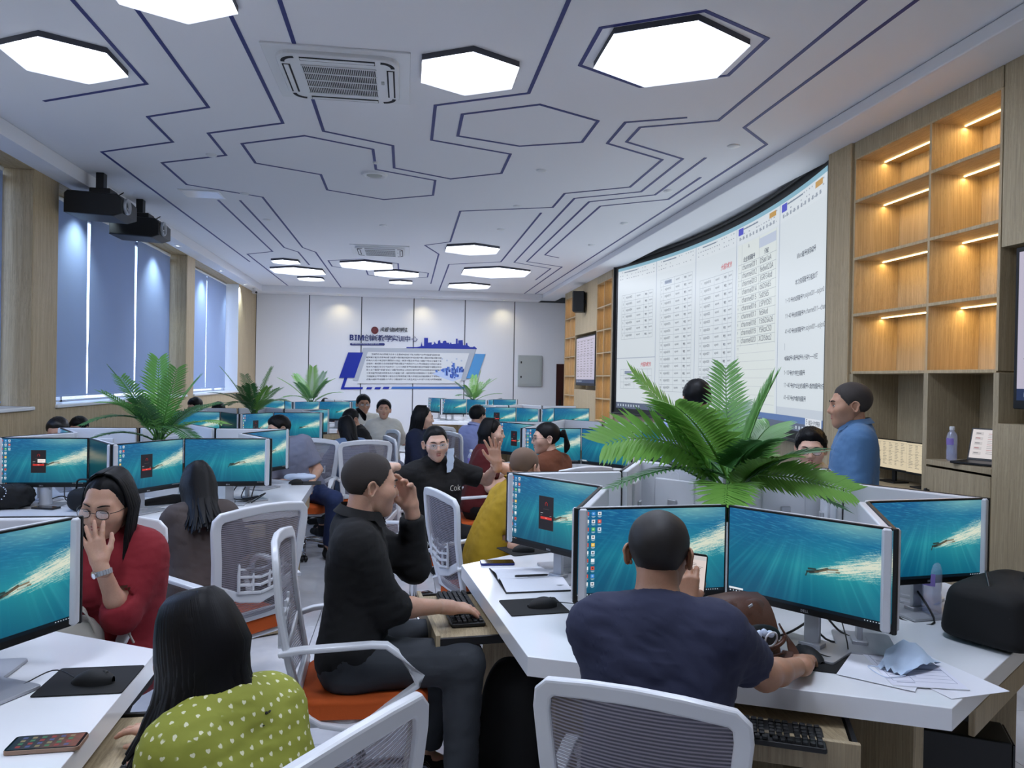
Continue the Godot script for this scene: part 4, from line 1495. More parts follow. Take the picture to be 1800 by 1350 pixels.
func arc_lip(arc: Array, parent: Node) -> void:
	for y in [1.085, 3.575]:
		var path := []
		for a in arc:
			path.append(a + Vector3(0, y, 0))
		var mb := MB.new()
		mb.sweep(path, rrect(0.06, 0.03, 0.004, 1))
		obj("bezel_rail", mb, M.black, parent)
	for k in [0, arc.size() - 1]:
		var mb := MB.new()
		mb.box(arc[k] + Vector3(0, 2.33, 0), Vector3(0.06, 2.5, 0.03), 0.004)
		obj("bezel_rail", mb, M.black, parent)


func tv(called: String, lab: String, z0: float, z1: float, y0: float, y1: float, x: float) -> void:
	var t := thing(called, lab, "television", Vector3(x, y0, (z0 + z1) / 2), -PI / 2, "wall televisions")
	var w := absf(z1 - z0)
	var h := y1 - y0
	box_obj("housing", Vector3(0, h / 2, 0.0), Vector3(w, h, 0.05), M.black, t, 0.006)
	var f := MB.new()
	f.face([Vector3(-w / 2 + 0.03, 0.05, 0.0265), Vector3(w / 2 - 0.03, 0.05, 0.0265), Vector3(w / 2 - 0.03, h - 0.03, 0.0265), Vector3(-w / 2 + 0.03, h - 0.03, 0.0265)])
	if not M.has("sheet1"):
		M.sheet1 = screen_mat(sheet_image(1), 0.68)
	obj("display", f, M.sheet1, t)

# ---------------------------------------------------------------- islands of six seats
const STAR_TIP := 0.98
const STAR_IN := 0.58
const DESK_R := 1.19
var mon := {}


func mon_meshes() -> void:
	var w := 0.555
	var h := 0.318
	var y0 := 0.126
	var f := MB.new()
	f.box(Vector3(0, y0 + h / 2, -0.004), Vector3(w, h, 0.012), 0.002)
	mon.front = f.mesh()
	var d := MB.new()
	d.face([Vector3(-w / 2 + 0.007, y0 + 0.021, 0.0026), Vector3(w / 2 - 0.007, y0 + 0.021, 0.0026), Vector3(w / 2 - 0.007, y0 + h - 0.007, 0.0026), Vector3(-w / 2 + 0.007, y0 + h - 0.007, 0.0026)])
	mon.display = d.mesh()
	var b := MB.new()
	b.box(Vector3(0, y0 + h / 2, -0.024), Vector3(w - 0.004, h - 0.004, 0.030), 0.007)
	b.box(Vector3(0, y0 + h * 0.44, -0.043), Vector3(0.24, 0.20, 0.02), 0.008)
	mon.back = b.mesh()
	var nk := MB.new()
	nk.box(Vector3(0, 0.135, -0.062), Vector3(0.052, 0.255, 0.018), 0.004)
	nk.box(Vector3(0, 0.016, -0.062), Vector3(0.075, 0.016, 0.05), 0.004)
	mon.neck = nk.mesh()
	var ba := MB.new()
	ba.prism(rrect(0.225, 0.185, 0.012, 3), 0.0025, 0.011, 0.002, Transform3D(Basis(Vector3.RIGHT, -PI / 2), Vector3(0, 0, -0.045)))
	mon.base = ba.mesh()
	var fo := MB.new()
	fo.box(Vector3(0, 0.0014, -0.045), Vector3(0.22, 0.0026, 0.18))
	mon.foot = fo.mesh()
	var em := MB.new()
	var ring := []
	for i in 20:
		ring.append(Vector3(0.024 * cos(TAU * i / 20.0), y0 + h * 0.80 + 0.024 * sin(TAU * i / 20.0), -0.0395))
	em.tube(ring + [ring[0]], 0.0014, 5, 1.0, Vector3.ZERO, false)
	mon.emblem = em.mesh()
	var t := TextMesh.new()
	var fnt := SystemFont.new()
	fnt.font_names = PackedStringArray(["Droid Sans"])
	fnt.font_weight = 700
	t.font = fnt
	t.text = "DELL"
	t.font_size = 32
	t.pixel_size = 0.0085 * 1.35 / 32.0
	t.depth = 0.0006
	mon.badge = t


func monitor(at: Vector3, turn: float, m: Material, lab: String, group: String, fine: bool) -> Node3D:
	var t := thing("monitor", lab, "monitor", at, turn, group)
	inst("front_frame", mon.front, M.black, t)
	inst("display", mon.display, m, t)
	inst("back_shell", mon.back, M.mon_back, t)
	inst("neck", mon.neck, M.silver, t)
	inst("base_plate", mon.base, M.silver, t)
	if fine:
		inst("base_pad", mon.foot, M.black, t)
		inst("back_emblem", mon.emblem, M.white_plastic, t)
		var b := inst("badge", mon.badge, M.silver, t)
		b.position = Vector3(0, 0.1365, 0.0026)
	return t


const SIDES := ["front-left", "front-right", "right", "back-right", "back-left", "left"]


# th: angle of the first desk corner; stations: index -> [left picture, right picture, tray pull]
func island(c: Vector3, th: float, called: String, stations: Dictionary, fine: bool, base := -1) -> void:
	var desk := thing("hexagonal_desk", "white six-sided desk with wooden legs, " + called, "desk", c, 0.0, "six-sided desks")
	var hex := PackedVector2Array()
	for i in 6:
		var a := th + i * PI / 3
		hex.append(Vector2(sin(a), cos(a)) * DESK_R)
	var up := Transform3D(Basis(Vector3(1, 0, 0), Vector3(0, 0, 1), Vector3(0, 1, 0)), Vector3.ZERO)
	var tp := MB.new()
	tp.prism(hex, TOP - 0.062, TOP, 0.003, up)
	obj("tabletop", tp, M.desk, desk)
	var core := PackedVector2Array()
	for p in hex:
		core.append(p / DESK_R * 0.46)
	var cb := MB.new()
	cb.prism(core, 0.0, TOP - 0.063, 0.0, up)
	obj("core", cb, M.wood_desk, desk)
	for i in 6:
		var a := th + i * PI / 3
		var b := Basis(Vector3.UP, a)
		var lg := MB.new()
		lg.box(b * Vector3(0, 0.343, 0.765), Vector3(0.036, 0.686, 0.62), 0.002, b)
		obj("leg_panel", lg, M.wood_desk, desk)
	for s in stations:
		var e: Array = stations[s]
		var phi: float = th - PI / 6 + s * PI / 3
		var n := sgn_x(phi)
		# tray
		if e.size() > 2:
			var out: float = e[2]
			var tb := Basis(Vector3.UP, phi)
			var sh: Vector3 = tb.x * (e[3] if e.size() > 3 else 0.0)
			var tw: float = 0.56 if e.size() > 3 else 0.66
			var r := 1.03 + out
			var tr := MB.new()
			tr.box(sh + n * (r - 0.17) + Vector3(0, 0.645, 0), Vector3(tw, 0.016, 0.33), 0.001, tb)
			var tray := obj("keyboard_tray", tr, M.wood_desk, desk)
			var lip := MB.new()
			lip.box(sh + n * (r + 0.004) + Vector3(0, 0.632, 0), Vector3(tw + 0.04, 0.082, 0.018), 0.002, tb)
			obj("tray_front", lip, M.wood_desk, tray)
			for sd in [-1, 1]:
				var rail := MB.new()
				rail.box(sh + n * (r - 0.2) + tb.x * sd * (tw * 0.5 + 0.012) + Vector3(0, 0.645, 0), Vector3(0.014, 0.03, 0.40), 0.001, tb)
				obj("tray_rail", rail, M.black, tray)
		# two monitors
		for sd in 2:
			if e[sd] == null:
				continue
			var tip := sgn_x(phi + (PI / 6 if sd == 1 else -PI / 6)) * STAR_TIP
			var inn := sgn_x(phi) * STAR_IN
			var mid := (tip + inn) * 0.5
			var d := (inn - tip if sd == 0 else tip - inn).normalized()
			var nx := d.cross(Vector3.UP)
			if nx.dot(n) < 0:
				nx = -nx
			var pic: String = e[sd]
			var what: String = {"wall_a": "underwater picture", "wall_b": "underwater picture with icons", "wall_c": "icons and a dark log-in window", "wall_d": "log-in window and small notice", "screen_off": "off"}[pic]
			if nx.z < -0.35:
				what = "seen from behind"
			var lab := "%s monitor at the %s seat, %s, %s" % ["left-hand" if sd == 0 else "right-hand", SIDES[(s + 6) % 6], called, what]
			monitor(c + mid - nx * 0.003 + Vector3(0, TOP, 0), atan2(nx.x, nx.z), M[pic], lab, "", fine)


func build_islands() -> void:
	mon_meshes()
	var a := "wall_a"
	var b := "wall_b"
	var c := "wall_c"
	var d := "wall_d"
	# seat 0 looks away from the camera at front left, then anticlockwise seen from above: front right, right, back right, back left, left
	island(Vector3(1.357, 0, -3.039), deg_to_rad(5.9), "front right island", {0: [b, a, 0.12], 1: [b, a, -0.02], 2: [b, a, -0.02], 3: [b, a], 4: [c, a, -0.02], 5: [c, a, 0.21, -0.17]}, true)
	island(Vector3(-1.77, 0, -1.88), deg_to_rad(1.8), "nearest left island", {2: [null, a, 0.14], 3: [b, null, 0.05]}, true)
	island(Vector3(-1.745, 0, -5.717), deg_to_rad(1.8), "second left island", {0: [d, "screen_off", -0.02], 1: [c, a, 0.06], 2: [b, a, -0.02], 3: [b, a], 4: [b, a], 5: [b, a]}, true)
	island(Vector3(-1.799, 0, -9.449), deg_to_rad(1.7), "third left island", {0: [a, "screen_off"], 1: [c, a, 0.02], 2: [b, a, 0.0], 3: [b, a], 4: [b, a], 5: [b, a]}, false)
	island(Vector3(-1.633, 0, -13.543), deg_to_rad(-10.0), "farthest left island", {0: [b, a], 1: [a, a, 0.0], 2: [a, a], 3: [a, a]}, false)
	island(Vector3(1.80, 0, -7.129), deg_to_rad(5.6), "second right island", {0: [b, a, 0.0], 1: [b, a], 2: [b, a], 3: [b, a], 4: [b, a], 5: [c, a, 0.05]}, false)
	island(Vector3(1.959, 0, -11.85), deg_to_rad(-0.5), "third right island", {0: [c, a, 0.0], 1: [b, a], 3: [b, a], 4: [b, a], 5: [b, a, 0.0]}, false)
	island(Vector3(1.42, 0, -16.129), deg_to_rad(12.7), "farthest right island", {0: [b, a], 1: [b, a], 2: [b, a], 5: [b, a]}, false)


# ---------------------------------------------------------------- chairs
var chair0: Node3D


func chair_proto() -> Node3D:
	var t := thing("office_chair", "white-framed mesh office chair", "chair")
	t.set_meta("base_name", "office_chair")
	# back frame: a closed loop leaning backwards
	var loop := []
	var prof := rrect(0.044, 0.024, 0.007, 2)
	var pts := [[-0.185, 0.50], [-0.205, 0.62], [-0.226, 0.80], [-0.240, 0.935], [-0.236, 0.972], [-0.215, 0.992], [-0.11, 1.006], [0.0, 1.011]]
	var all := []
	for p in pts:
		all.append(p)
	for i in range(pts.size() - 2, -1, -1):
		all.append([-pts[i][0], pts[i][1]])
	for p in all:
		loop.append(Vector3(p[0], p[1], chair_back_z(p[1], p[0])))
	var fr := MB.new()
	fr.sweep(loop, prof, Vector3(0, 0.15, 1).normalized(), true)
	obj("back_frame", fr, M.white_plastic, t)
	var cr := MB.new()
	cr.sweep([Vector3(-0.205, 0.665, chair_back_z(0.66, 0.2) - 0.006), Vector3(-0.10, 0.615, -0.262), Vector3(0, 0.592, -0.268), Vector3(0.10, 0.615, -0.262), Vector3(0.205, 0.665, chair_back_z(0.66, 0.2) - 0.006)], rrect(0.02, 0.042, 0.006, 2))
	obj("crossbar", cr, M.white_plastic, t)
	# mesh
	var rows := []
	for i in 15:
		var y := lerpf(0.505, 1.003, i / 14.0)
		var hw := lerpf(0.186, 0.238, clampf((y - 0.5) / 0.44, 0, 1))
		if y > 0.96:
			hw = 0.225
		var row := []
		for j in 9:
			var x := lerpf(-hw, hw, j / 8.0)
			row.append(Vector3(x, y, chair_back_z(y, x) + 0.004 - 0.012 * (1.0 - pow(x / hw, 2))))
		rows.append(row)
	var ms := MB.new()
	ms.grid(rows)
	obj("back_mesh", ms, M.mesh_fabric, t)
	# lumbar grid
	var lu := MB.new()
	for y in [0.64, 0.675, 0.71, 0.745]:
		for sd in [-1, 1]:
			lu.box(Vector3(sd * 0.062, y - 0.006, -0.278), Vector3(0.125, 0.012, 0.012), 0.002, Basis(Vector3.BACK, sd * 0.18))
	for x in [-0.12, -0.045, 0.045, 0.12]:
		lu.box(Vector3(x, 0.695 + absf(x) * 0.15, -0.278), Vector3(0.012, 0.125, 0.012), 0.002)
	obj("lumbar_support", lu, M.white_plastic, t)
	for sd in [-1, 1]:
		var ar := MB.new()
		var path := [Vector3(sd * 0.222, 0.655, -0.262), Vector3(sd * 0.245, 0.672, -0.19), Vector3(sd * 0.272, 0.69, 0.05), Vector3(sd * 0.274, 0.687, 0.10), Vector3(sd * 0.274, 0.66, 0.135), Vector3(sd * 0.272, 0.565, 0.215), Vector3(sd * 0.270, 0.545, 0.212), Vector3(sd * 0.235, 0.395, 0.02), Vector3(sd * 0.226, 0.385, -0.03), Vector3(sd * 0.215, 0.40, -0.12), Vector3(sd * 0.20, 0.455, -0.205), Vector3(sd * 0.188, 0.52, -0.232)]
		ar.sweep(path, rrect(0.042, 0.019, 0.006, 2), Vector3(sd * 0.25, 0.3, -1).normalized() if false else Vector3(0, 1, -0.35).normalized())
		obj("armrest", ar, M.white_plastic, t)
	var st := MB.new()
	var sp := PackedVector2Array()
	for p in rrect(0.48, 0.47, 0.09, 5):
		sp.append(Vector2(p.x * (1.0 if p.y < 0 else 0.93), p.y))
	st.prism(sp, 0.415, 0.485, 0.024, Transform3D(Basis(Vector3(1, 0, 0), Vector3(0, 0, -1), Vector3(0, 1, 0)), Vector3(0, 0, 0.02)))
	obj("seat", st, M.orange, t)
	var pan := MB.new()
	pan.box(Vector3(0, 0.398, 0.0), Vector3(0.44, 0.03, 0.40), 0.012)
	obj("seat_pan", pan, M.white_plastic, t)
	var me := MB.new()
	me.box(Vector3(0, 0.36, -0.01), Vector3(0.16, 0.05, 0.20), 0.01)
	me.tube([Vector3(0.08, 0.355, 0.03), Vector3(0.17, 0.345, 0.04), Vector3(0.235, 0.34, 0.05)], [0.006, 0.006, 0.016], 8)
	obj("tilt_mechanism", me, M.black, t)
	var ga := MB.new()
	ga.tube([Vector3(0, 0.34, -0.01), Vector3(0, 0.20, -0.01)], 0.014, 12)
	ga.tube([Vector3(0, 0.24, -0.01), Vector3(0, 0.09, -0.01)], 0.027, 14)
	obj("gas_lift", ga, M.chrome, t)
	for i in 5:
		var a := TAU * i / 5.0 + 0.3
		var d := sgn_x(a)
		var lg := MB.new()
		lg.tube([Vector3(0, 0.125, -0.01), Vector3(0, 0.12, -0.01) + d * 0.12, Vector3(0, 0.105, -0.01) + d * 0.22, Vector3(0, 0.078, -0.01) + d * 0.285, Vector3(0, 0.06, -0.01) + d * 0.30], [0.024, 0.022, 0.019, 0.017, 0.014], 10)
		var leg := obj("base_leg", lg, M.chrome, t)
		var ca := MB.new()
		var side := d.cross(Vector3.UP)
		for s2 in [-1, 1]:
			var wb := Basis(side, Vector3.UP, d)
			ca.tube([Vector3(0, 0.028, -0.01) + d * 0.30 + side * s2 * 0.008, Vector3(0, 0.028, -0.01) + d * 0.30 + side * s2 * 0.024], 0.028, 12)
		ca.box(Vector3(0, 0.05, -0.01) + d * 0.30, Vector3(0.03, 0.03, 0.03), 0.008)
		obj("caster", ca, M.black, leg)
	return t


func chair_back_z(y: float, x: float) -> float:
	var t := (y - 0.5) / 0.5
	return -0.225 - 0.075 * t - 0.035 * sin(PI * clampf(t * 0.9, 0, 1)) * 0.6 + 0.045 * pow(absf(x) / 0.24, 2) * 0.6


# x, z, facing (degrees, 0 looks towards the camera), label
const CHAIRS := [
	[0.645, -1.82, 150, "white mesh chair at photo's bottom, behind the person in the navy T-shirt"],
	[-0.33, -1.46, -127, "white mesh chair whose corner rises at bottom centre, behind the dotted green blouse"],
	[-0.16, -2.93, 92, "orange-seated chair under the person in the black shirt"],
	[-1.25, -3.03, -6, "mesh chair behind the person in red, near the left"],
	[-0.85, -3.78, 228, "large white-framed chair seen from behind, beside the person in brown"],
	[0.46, -4.1, 107, "chair of the person in yellow, its white back seen edge-on"],
	[0.08, -5.15, 62, "orange-seated chair under the person in black T-shirt with spread arms"],
	[-0.46, -7.45, 200, "white-framed chair seen from behind, under the person in light blue"],
	[-0.40, -8.50, -72, "grey mesh chair beyond the white-framed one, under the person looking down"],
	[0.12, -7.78, 105, "chair under the long-haired person in dark navy"],
	[0.32, -9.6, 190, "empty white chair just behind the head of the person with spread arms"],
	[0.56, -6.20, 95, "grey mesh chair under the short-haired person in dark red"],
	[1.12, -5.35, 205, "chair whose white top shows behind the front island, under the rust jumper"],
	[-0.26, -9.47, 10, "chair under the person in the white blouse"],
	[-0.57, -10.45, 12, "chair under the person in the dark waistcoat"],
	[-0.90, -7.03, -8, "chair under the person in jeans at the second left island"],
	[0.76, -8.55, 115, "chair under the person in the lavender shirt"],
	[2.67, -4.70, -28, "chair under the young person in glasses by the shelving"],
]


func build_chairs() -> void:
	chair0 = chair_proto()
	for i in CHAIRS.size():
		var e: Array = CHAIRS[i]
		var at := Vector3(e[0], 0, e[1])
		if i == 0:
			chair0.position = at
			chair0.rotation.y = deg_to_rad(e[2])
			chair0.scale = Vector3.ONE * 0.93
			tag(chair0, e[3], "chair", "mesh office chairs")
		else:
			dup(chair0, at, deg_to_rad(e[2]), e[3], "mesh office chairs").scale = Vector3.ONE

# ---------------------------------------------------------------- things on the desks
func mouse_and_pad(at: Vector3, pad_turn: float, m_at: Vector3, m_turn: float, where: String, pad := true) -> void:
	if pad:
		var p := MB.new()
		p.prism(rrect(0.23, 0.20, 0.008, 3), 0.0, 0.003, 0.001, Transform3D(Basis(Vector3.UP, pad_turn) * Basis(Vector3.RIGHT, -PI / 2), Vector3.ZERO))
		var po := obj("mouse_pad", p, M.black_matt)
		po.position = at
		tag(po, "thin black mouse pad " + where, "mouse pad", "mouse pads")
	var t := thing("computer_mouse", "black computer mouse " + where, "mouse", m_at, m_turn, "computer mice")
	var rows := []
	for i in 13:
		var s := i / 12.0
		var row := []
		var hw := 0.031 * pow(sin(PI * clampf(s * 0.96 + 0.02, 0, 1)), 0.42)
		var hh := 0.037 * pow(sin(PI * clampf(s * 0.86 + 0.03, 0, 1)), 0.65)
		for j in 13:
			var a := PI * j / 12.0
			row.append(Vector3(cos(a) * hw, pow(maxf(sin(a), 0.0), 0.7) * hh, lerpf(-0.056, 0.056, s)))
		rows.append(row)
	var mb := MB.new()
	mb.grid(rows, true)
	obj("shell", mb, M.rubber, t)
	var wh := MB.new()
	wh.tube([Vector3(-0.003, 0.027, 0.033), Vector3(0.003, 0.027, 0.033)], 0.008, 10)
	obj("wheel", wh, M.black, t)


func cable(called: String, pts: Array, r: float, lab: String) -> void:
	var mb := MB.new()
	mb.tube(bez(pts, 6), r, 6)
	tag(obj(called, mb, M.black), lab, "cable", "black cables on the desks")


func keyboard(at: Vector3, turn: float, where: String, detail := true) -> void:
	var t := thing("keyboard", "black keyboard " + where, "keyboard", at, turn, "keyboards")
	box_obj("case", Vector3(0, 0.008, 0), Vector3(0.44, 0.016, 0.135), M.black, t, 0.004)
	var k := MB.new()
	for r in 6:
		var x := -0.212
		while x < 0.205:
			var w := 0.0165
			if r == 5 and x > -0.135 and x < -0.05:
				w = 0.098
			if not (x > 0.068 and x < 0.076) and not (x > 0.132 and x < 0.139):
				k.box(Vector3(x + w / 2, 0.0195, -0.052 + r * 0.0205 + (0.003 if r > 0 else 0.0)), Vector3(w - 0.002, 0.009, 0.0165), 0.002)
				x += w + 0.0022
			else:
				x += 0.0082
	var ko := obj("keys", k, M.key, t)
	ko.set_meta("kind", "stuff")


func phone(called_where: String, at: Vector3, b: Basis, m: Material, caseM: Material) -> void:
	var t := thing("smartphone", called_where, "smartphone", at, 0.0, "")
	t.basis = b
	var c := MB.new()
	c.prism(rrect(0.074, 0.158, 0.009, 4), -0.005, 0.004, 0.0015)
	obj("case", c, caseM, t)
	var g := MB.new()
	g.prism(rrect(0.071, 0.155, 0.008, 4), 0.004, 0.0048)
	obj("glass", g, M.black_gloss, t)
	var f := MB.new()
	f.face([Vector3(-0.033, -0.072, 0.0051), Vector3(0.033, -0.072, 0.0051), Vector3(0.033, 0.072, 0.0051), Vector3(-0.033, 0.072, 0.0051)])
	obj("display", f, m, t)


func bottle(at: Vector3, h: float, lab: String, lie := 0.0) -> void:
	var t := thing("water_bottle", lab, "bottle", at, 0.4, "plastic water bottles")
	var r := h * 0.142
	var body := MB.new()
	body.lathe(PackedVector2Array([Vector2(0.0, 0.004), Vector2(r * 0.8, 0.0), Vector2(r, 0.01), Vector2(r, h * 0.30), Vector2(r * 0.93, h * 0.36), Vector2(r, h * 0.42), Vector2(r, h * 0.70), Vector2(r * 0.8, h * 0.80), Vector2(r * 0.45, h * 0.86), Vector2(r * 0.42, h * 0.92)]), 20, Transform3D.IDENTITY, 50)
	obj("body", body, M.bottle, t)
	var wa := MB.new()
	wa.lathe(PackedVector2Array([Vector2(0.0, 0.006), Vector2(r * 0.78, 0.004), Vector2(r * 0.96, 0.012), Vector2(r * 0.96, h * 0.30), Vector2(r * 0.90, h * 0.36), Vector2(r * 0.95, h * 0.42), Vector2(r * 0.95, h * 0.52), Vector2(0, h * 0.52)]), 20, Transform3D.IDENTITY, 50)
	obj("water", wa, M.water, t)
	var rows := []
	for y in [0.47, 0.66]:
		var row := []
		for i in 11:
			var a := 2.3 + i * 0.17
			row.append(Vector3(cos(a) * r * 1.01, h * y, sin(a) * r * 1.01))
		rows.append(row)
	var la := MB.new()
	la.grid(rows)
	obj("paper_label", la, M.label_purple, t)
	var cap := MB.new()
	cap.lathe(PackedVector2Array([Vector2(r * 0.5, h * 0.90), Vector2(r * 0.5, h * 0.985), Vector2(r * 0.42, h), Vector2(0, h)]), 18)
	obj("cap", cap, M.white_plastic, t)


func soft_block(size: Vector3, n: float, seg := 16) -> Array:
	# superellipsoid rows
	var rows := []
	for i in seg + 1:
		var th := -PI / 2 + PI * i / seg
		var row := []
		for j in seg * 2 + 1:
			var ph := TAU * j / (seg * 2)
			var ct := signf(cos(th)) * pow(absf(cos(th)), n)
			row.append(Vector3(ct * signf(cos(ph)) * pow(absf(cos(ph)), n) * size.x / 2, signf(sin(th)) * pow(absf(sin(th)), n) * size.y / 2, ct * signf(sin(ph)) * pow(absf(sin(ph)), n) * size.z / 2))
		rows.append(row)
	return rows


func build_small_things() -> void:
	var D := TOP + 0.001
	mouse_and_pad(Vector3(0.50, D, -2.85), 0.12, Vector3(0.53, D + 0.003, -2.84), PI / 2 + 0.1, "by the man in the black shirt, near the desk corner")
	mouse_and_pad(Vector3(0.615, D, -3.80), 0.35, Vector3(0.60, D + 0.003, -3.76), PI / 2 - 0.2, "below the monitor beside the man in yellow")
	mouse_and_pad(Vector3(1.375, D, -2.185), -0.45, Vector3(1.275, D + 0.003, -2.235), PI + 0.35, "under the right hand of the man in the navy T-shirt")
	mouse_and_pad(Vector3(-0.865, D, -2.265), 0.02, Vector3(-0.85, D + 0.003, -2.245), PI / 2 - 0.12, "on the nearest left desk, by the woman in dotted green")
	mouse_and_pad(Vector3(-0.78, D, -6.27), 0.1, Vector3(-0.86, D + 0.003, -6.24), PI / 2, "at the right corner of the second left desk")
	mouse_and_pad(Vector3(0.80, D, -6.72), 0.1, Vector3(0.80, D + 0.003, -6.70), PI / 2, "on the second right desk before the woman in dark red")
	mouse_and_pad(Vector3(-1.02, D, -8.42), 0.2, Vector3(-0.98, D + 0.003, -8.42), PI / 2, "on the third left desk, near its front corner")
	keyboard(Vector3(0.235, 0.655, -3.14), PI / 2 + 0.10 + PI, "on the pulled-out tray under the black-shirted man's hand")
	keyboard(Vector3(0.93, 0.655, -1.98), PI - 0.42 + PI, "on the tray before the man in the navy T-shirt")
	keyboard(Vector3(-0.60, 0.655, -1.90), PI / 2 + 0.03, "on the tray at bottom left, beside the dotted green blouse")
	keyboard(Vector3(-1.13, 0.655, -4.72), 0.55, "on the tray before the woman in the brown top")
	cable("mouse_cable", [Vector3(-0.90, D + 0.02, -2.245), Vector3(-0.98, D + 0.02, -2.30), Vector3(-1.05, D + 0.004, -2.20), Vector3(-1.16, D + 0.004, -2.12)], 0.0018, "thin black mouse cable on the nearest left desk")
	cable("mouse_cable", [Vector3(0.585, D + 0.016, -2.85), Vector3(0.66, D + 0.01, -2.84), Vector3(0.74, D + 0.003, -2.80)], 0.0018, "thin black cable of the mouse near the black-shirted man")
	cable("cable", [Vector3(1.02, D + 0.08, -2.62), Vector3(0.98, D + 0.03, -2.50), Vector3(1.12, D + 0.01, -2.42), Vector3(1.28, D + 0.012, -2.42), Vector3(1.40, D + 0.05, -2.45)], 0.004, "black cable running behind the brown leather bag")
	cable("cable", [Vector3(1.38, D + 0.10, -2.48), Vector3(1.42, D + 0.01, -2.38), Vector3(1.52, D + 0.006, -2.36), Vector3(1.50, D + 0.02, -2.44), Vector3(1.43, D + 0.10, -2.44)], 0.0038, "black cable loop under the monitor right of the brown bag")
	cable("cable", [Vector3(1.47, D + 0.12, -2.40), Vector3(1.44, D + 0.01, -2.28), Vector3(1.36, D + 0.006, -2.22), Vector3(1.30, D + 0.02, -2.24)], 0.0022, "thin cable of the mouse under the navy man's hand")
	cable("cable", [Vector3(0.80, D + 0.12, -3.10), Vector3(0.76, D + 0.01, -3.02), Vector3(0.84, D + 0.005, -2.94), Vector3(0.92, D + 0.06, -2.95)], 0.004, "black cable behind the stand left of the navy man")
	cable("cable", [Vector3(1.90, D + 0.12, -2.72), Vector3(1.84, D + 0.006, -2.60), Vector3(1.93, D + 0.006, -2.52), Vector3(1.97, D + 0.10, -2.70)], 0.004, "black cables under the rightmost monitor of the front island")
	for k in 4:
		cable("cable", [Vector3(-2.35 + k * 0.11, D + 0.12, -5.40), Vector3(-2.32 + k * 0.13, D + 0.03, -5.30), Vector3(-2.22 + k * 0.1, D + 0.05 - 0.01 * k, -5.32), Vector3(-2.12 + k * 0.12, D + 0.01, -5.28)], 0.004, ["first", "second", "third", "fourth"][k] + " black cable from the left under the off screen at far left")
	for k in 3:
		cable("cable", [Vector3(-1.12 + k * 0.05, D + 0.14, -5.50), Vector3(-1.18 + k * 0.07, D + 0.02, -5.42), Vector3(-1.02 + k * 0.04, D + 0.02 + 0.02 * k, -5.36), Vector3(-1.14 + k * 0.06, D + 0.005, -5.30)], 0.004, ["nearest", "middle", "farthest"][k] + " tangled black cable beside the brown-topped woman's monitor")
	# open notebook with a pen
	var nb := thing("open_notebook", "open ruled notebook with white pages beside the monitor", "notebook", Vector3(0.545, D, -3.24), 0.06)
	var cv := MB.new()
	cv.box(Vector3(0, 0.002, 0), Vector3(0.285, 0.004, 0.405), 0.001)
	obj("cover", cv, M.black, nb)
	for sd in [-1, 1]:
		var rows := []
		for i in 9:
			var s := i / 8.0
			rows.append([Vector3(-0.138, 0.005 + 0.017 * sin(PI * pow(s, 0.6)) * (1.0 - s * 0.75), sd * (0.004 + s * 0.192)), Vector3(0.138, 0.005 + 0.017 * sin(PI * pow(s, 0.6)) * (1.0 - s * 0.75), sd * (0.004 + s * 0.192))])
		var pg := MB.new()
		pg.grid(rows, sd < 0)
		obj("page_block", pg, M.paper, nb)
	var pen := MB.new()
	pen.tube([Vector3(-0.075, 0, 0), Vector3(-0.07, 0, 0), Vector3(0.05, 0, 0), Vector3(0.066, 0, 0), Vector3(0.074, 0, 0)], [0.003, 0.005, 0.005, 0.004, 0.001], 10)
	var po := obj("pen", pen, M.black)
	po.position = Vector3(0.55, D + 0.028, -3.20)
	po.rotation.y = 0.08
	tag(po, "dark pen lying across the open notebook", "pen")
	# phones
	var flat := Basis(Vector3.RIGHT, -PI / 2)
	phone("smartphone lying face up beyond the open notebook", Vector3(0.44, D + 0.006, -3.53), Basis(Vector3.UP, PI / 2) * flat, M.black_gloss, M.navy_ink)
	var im := Image.create(128, 256, false, Image.FORMAT_RGB8)
	for y in 256:
		for x in 128:
			im.set_pixel(x, y, Color(0.15, 0.22, 0.30).lerp(Color(0.62, 0.36, 0.28), clampf(y / 256.0 + 0.35 * noise.get_noise_2d(x * 0.02, y * 0.02), 0, 1)))
	for gy in 6:
		for gx in 4:
			rect(im, 14 + gx * 28, 24 + gy * 36, 18, 18, [Color(0.75, 0.3, 0.3), Color(0.35, 0.6, 0.45), Color(0.7, 0.65, 0.5), Color(0.4, 0.45, 0.7)][(gx + gy * 3) % 4])
	phone("smartphone with a coloured home screen on the nearest left desk", Vector3(-0.81, D + 0.006, -1.88), Basis(Vector3.UP, PI / 2 + 0.05) * flat, screen_mat(im, 0.45), mat(Color(0.62, 0.50, 0.42), 0.4))
	var doc := Image.create(128, 256, false, Image.FORMAT_RGB8)
	doc.fill(Color(0.94, 0.88, 0.86))
	for i in 26:
		if i % 7 < 5:
			rect(doc, 18, 40 + i * 8, 50 + rng.randi() % 45, 2, Color(0.45, 0.42, 0.42))
	rect(doc, 0, 0, 128, 22, Color(0.86, 0.84, 0.84))
	M.phone_doc = screen_mat(doc, 0.75)
	phone("smartphone showing a page of text, held up by the man in navy", Vector3(0.86, 1.03, -2.16), Basis(Vector3.UP, -0.30) * Basis(Vector3.BACK, -0.10) * Basis(Vector3.RIGHT, -0.25), M.phone_doc, M.black)
	phone("black smartphone beside the pale thermos flask", Vector3(-2.24, D + 0.006, -5.14), Basis(Vector3.UP, PI / 2 - 0.3) * flat, M.black_gloss, M.black)
	phone("black smartphone on the second left desk before the brown-topped woman", Vector3(-1.36, D + 0.006, -5.02), Basis(Vector3.UP, 1.1) * flat, M.black_gloss, M.black)
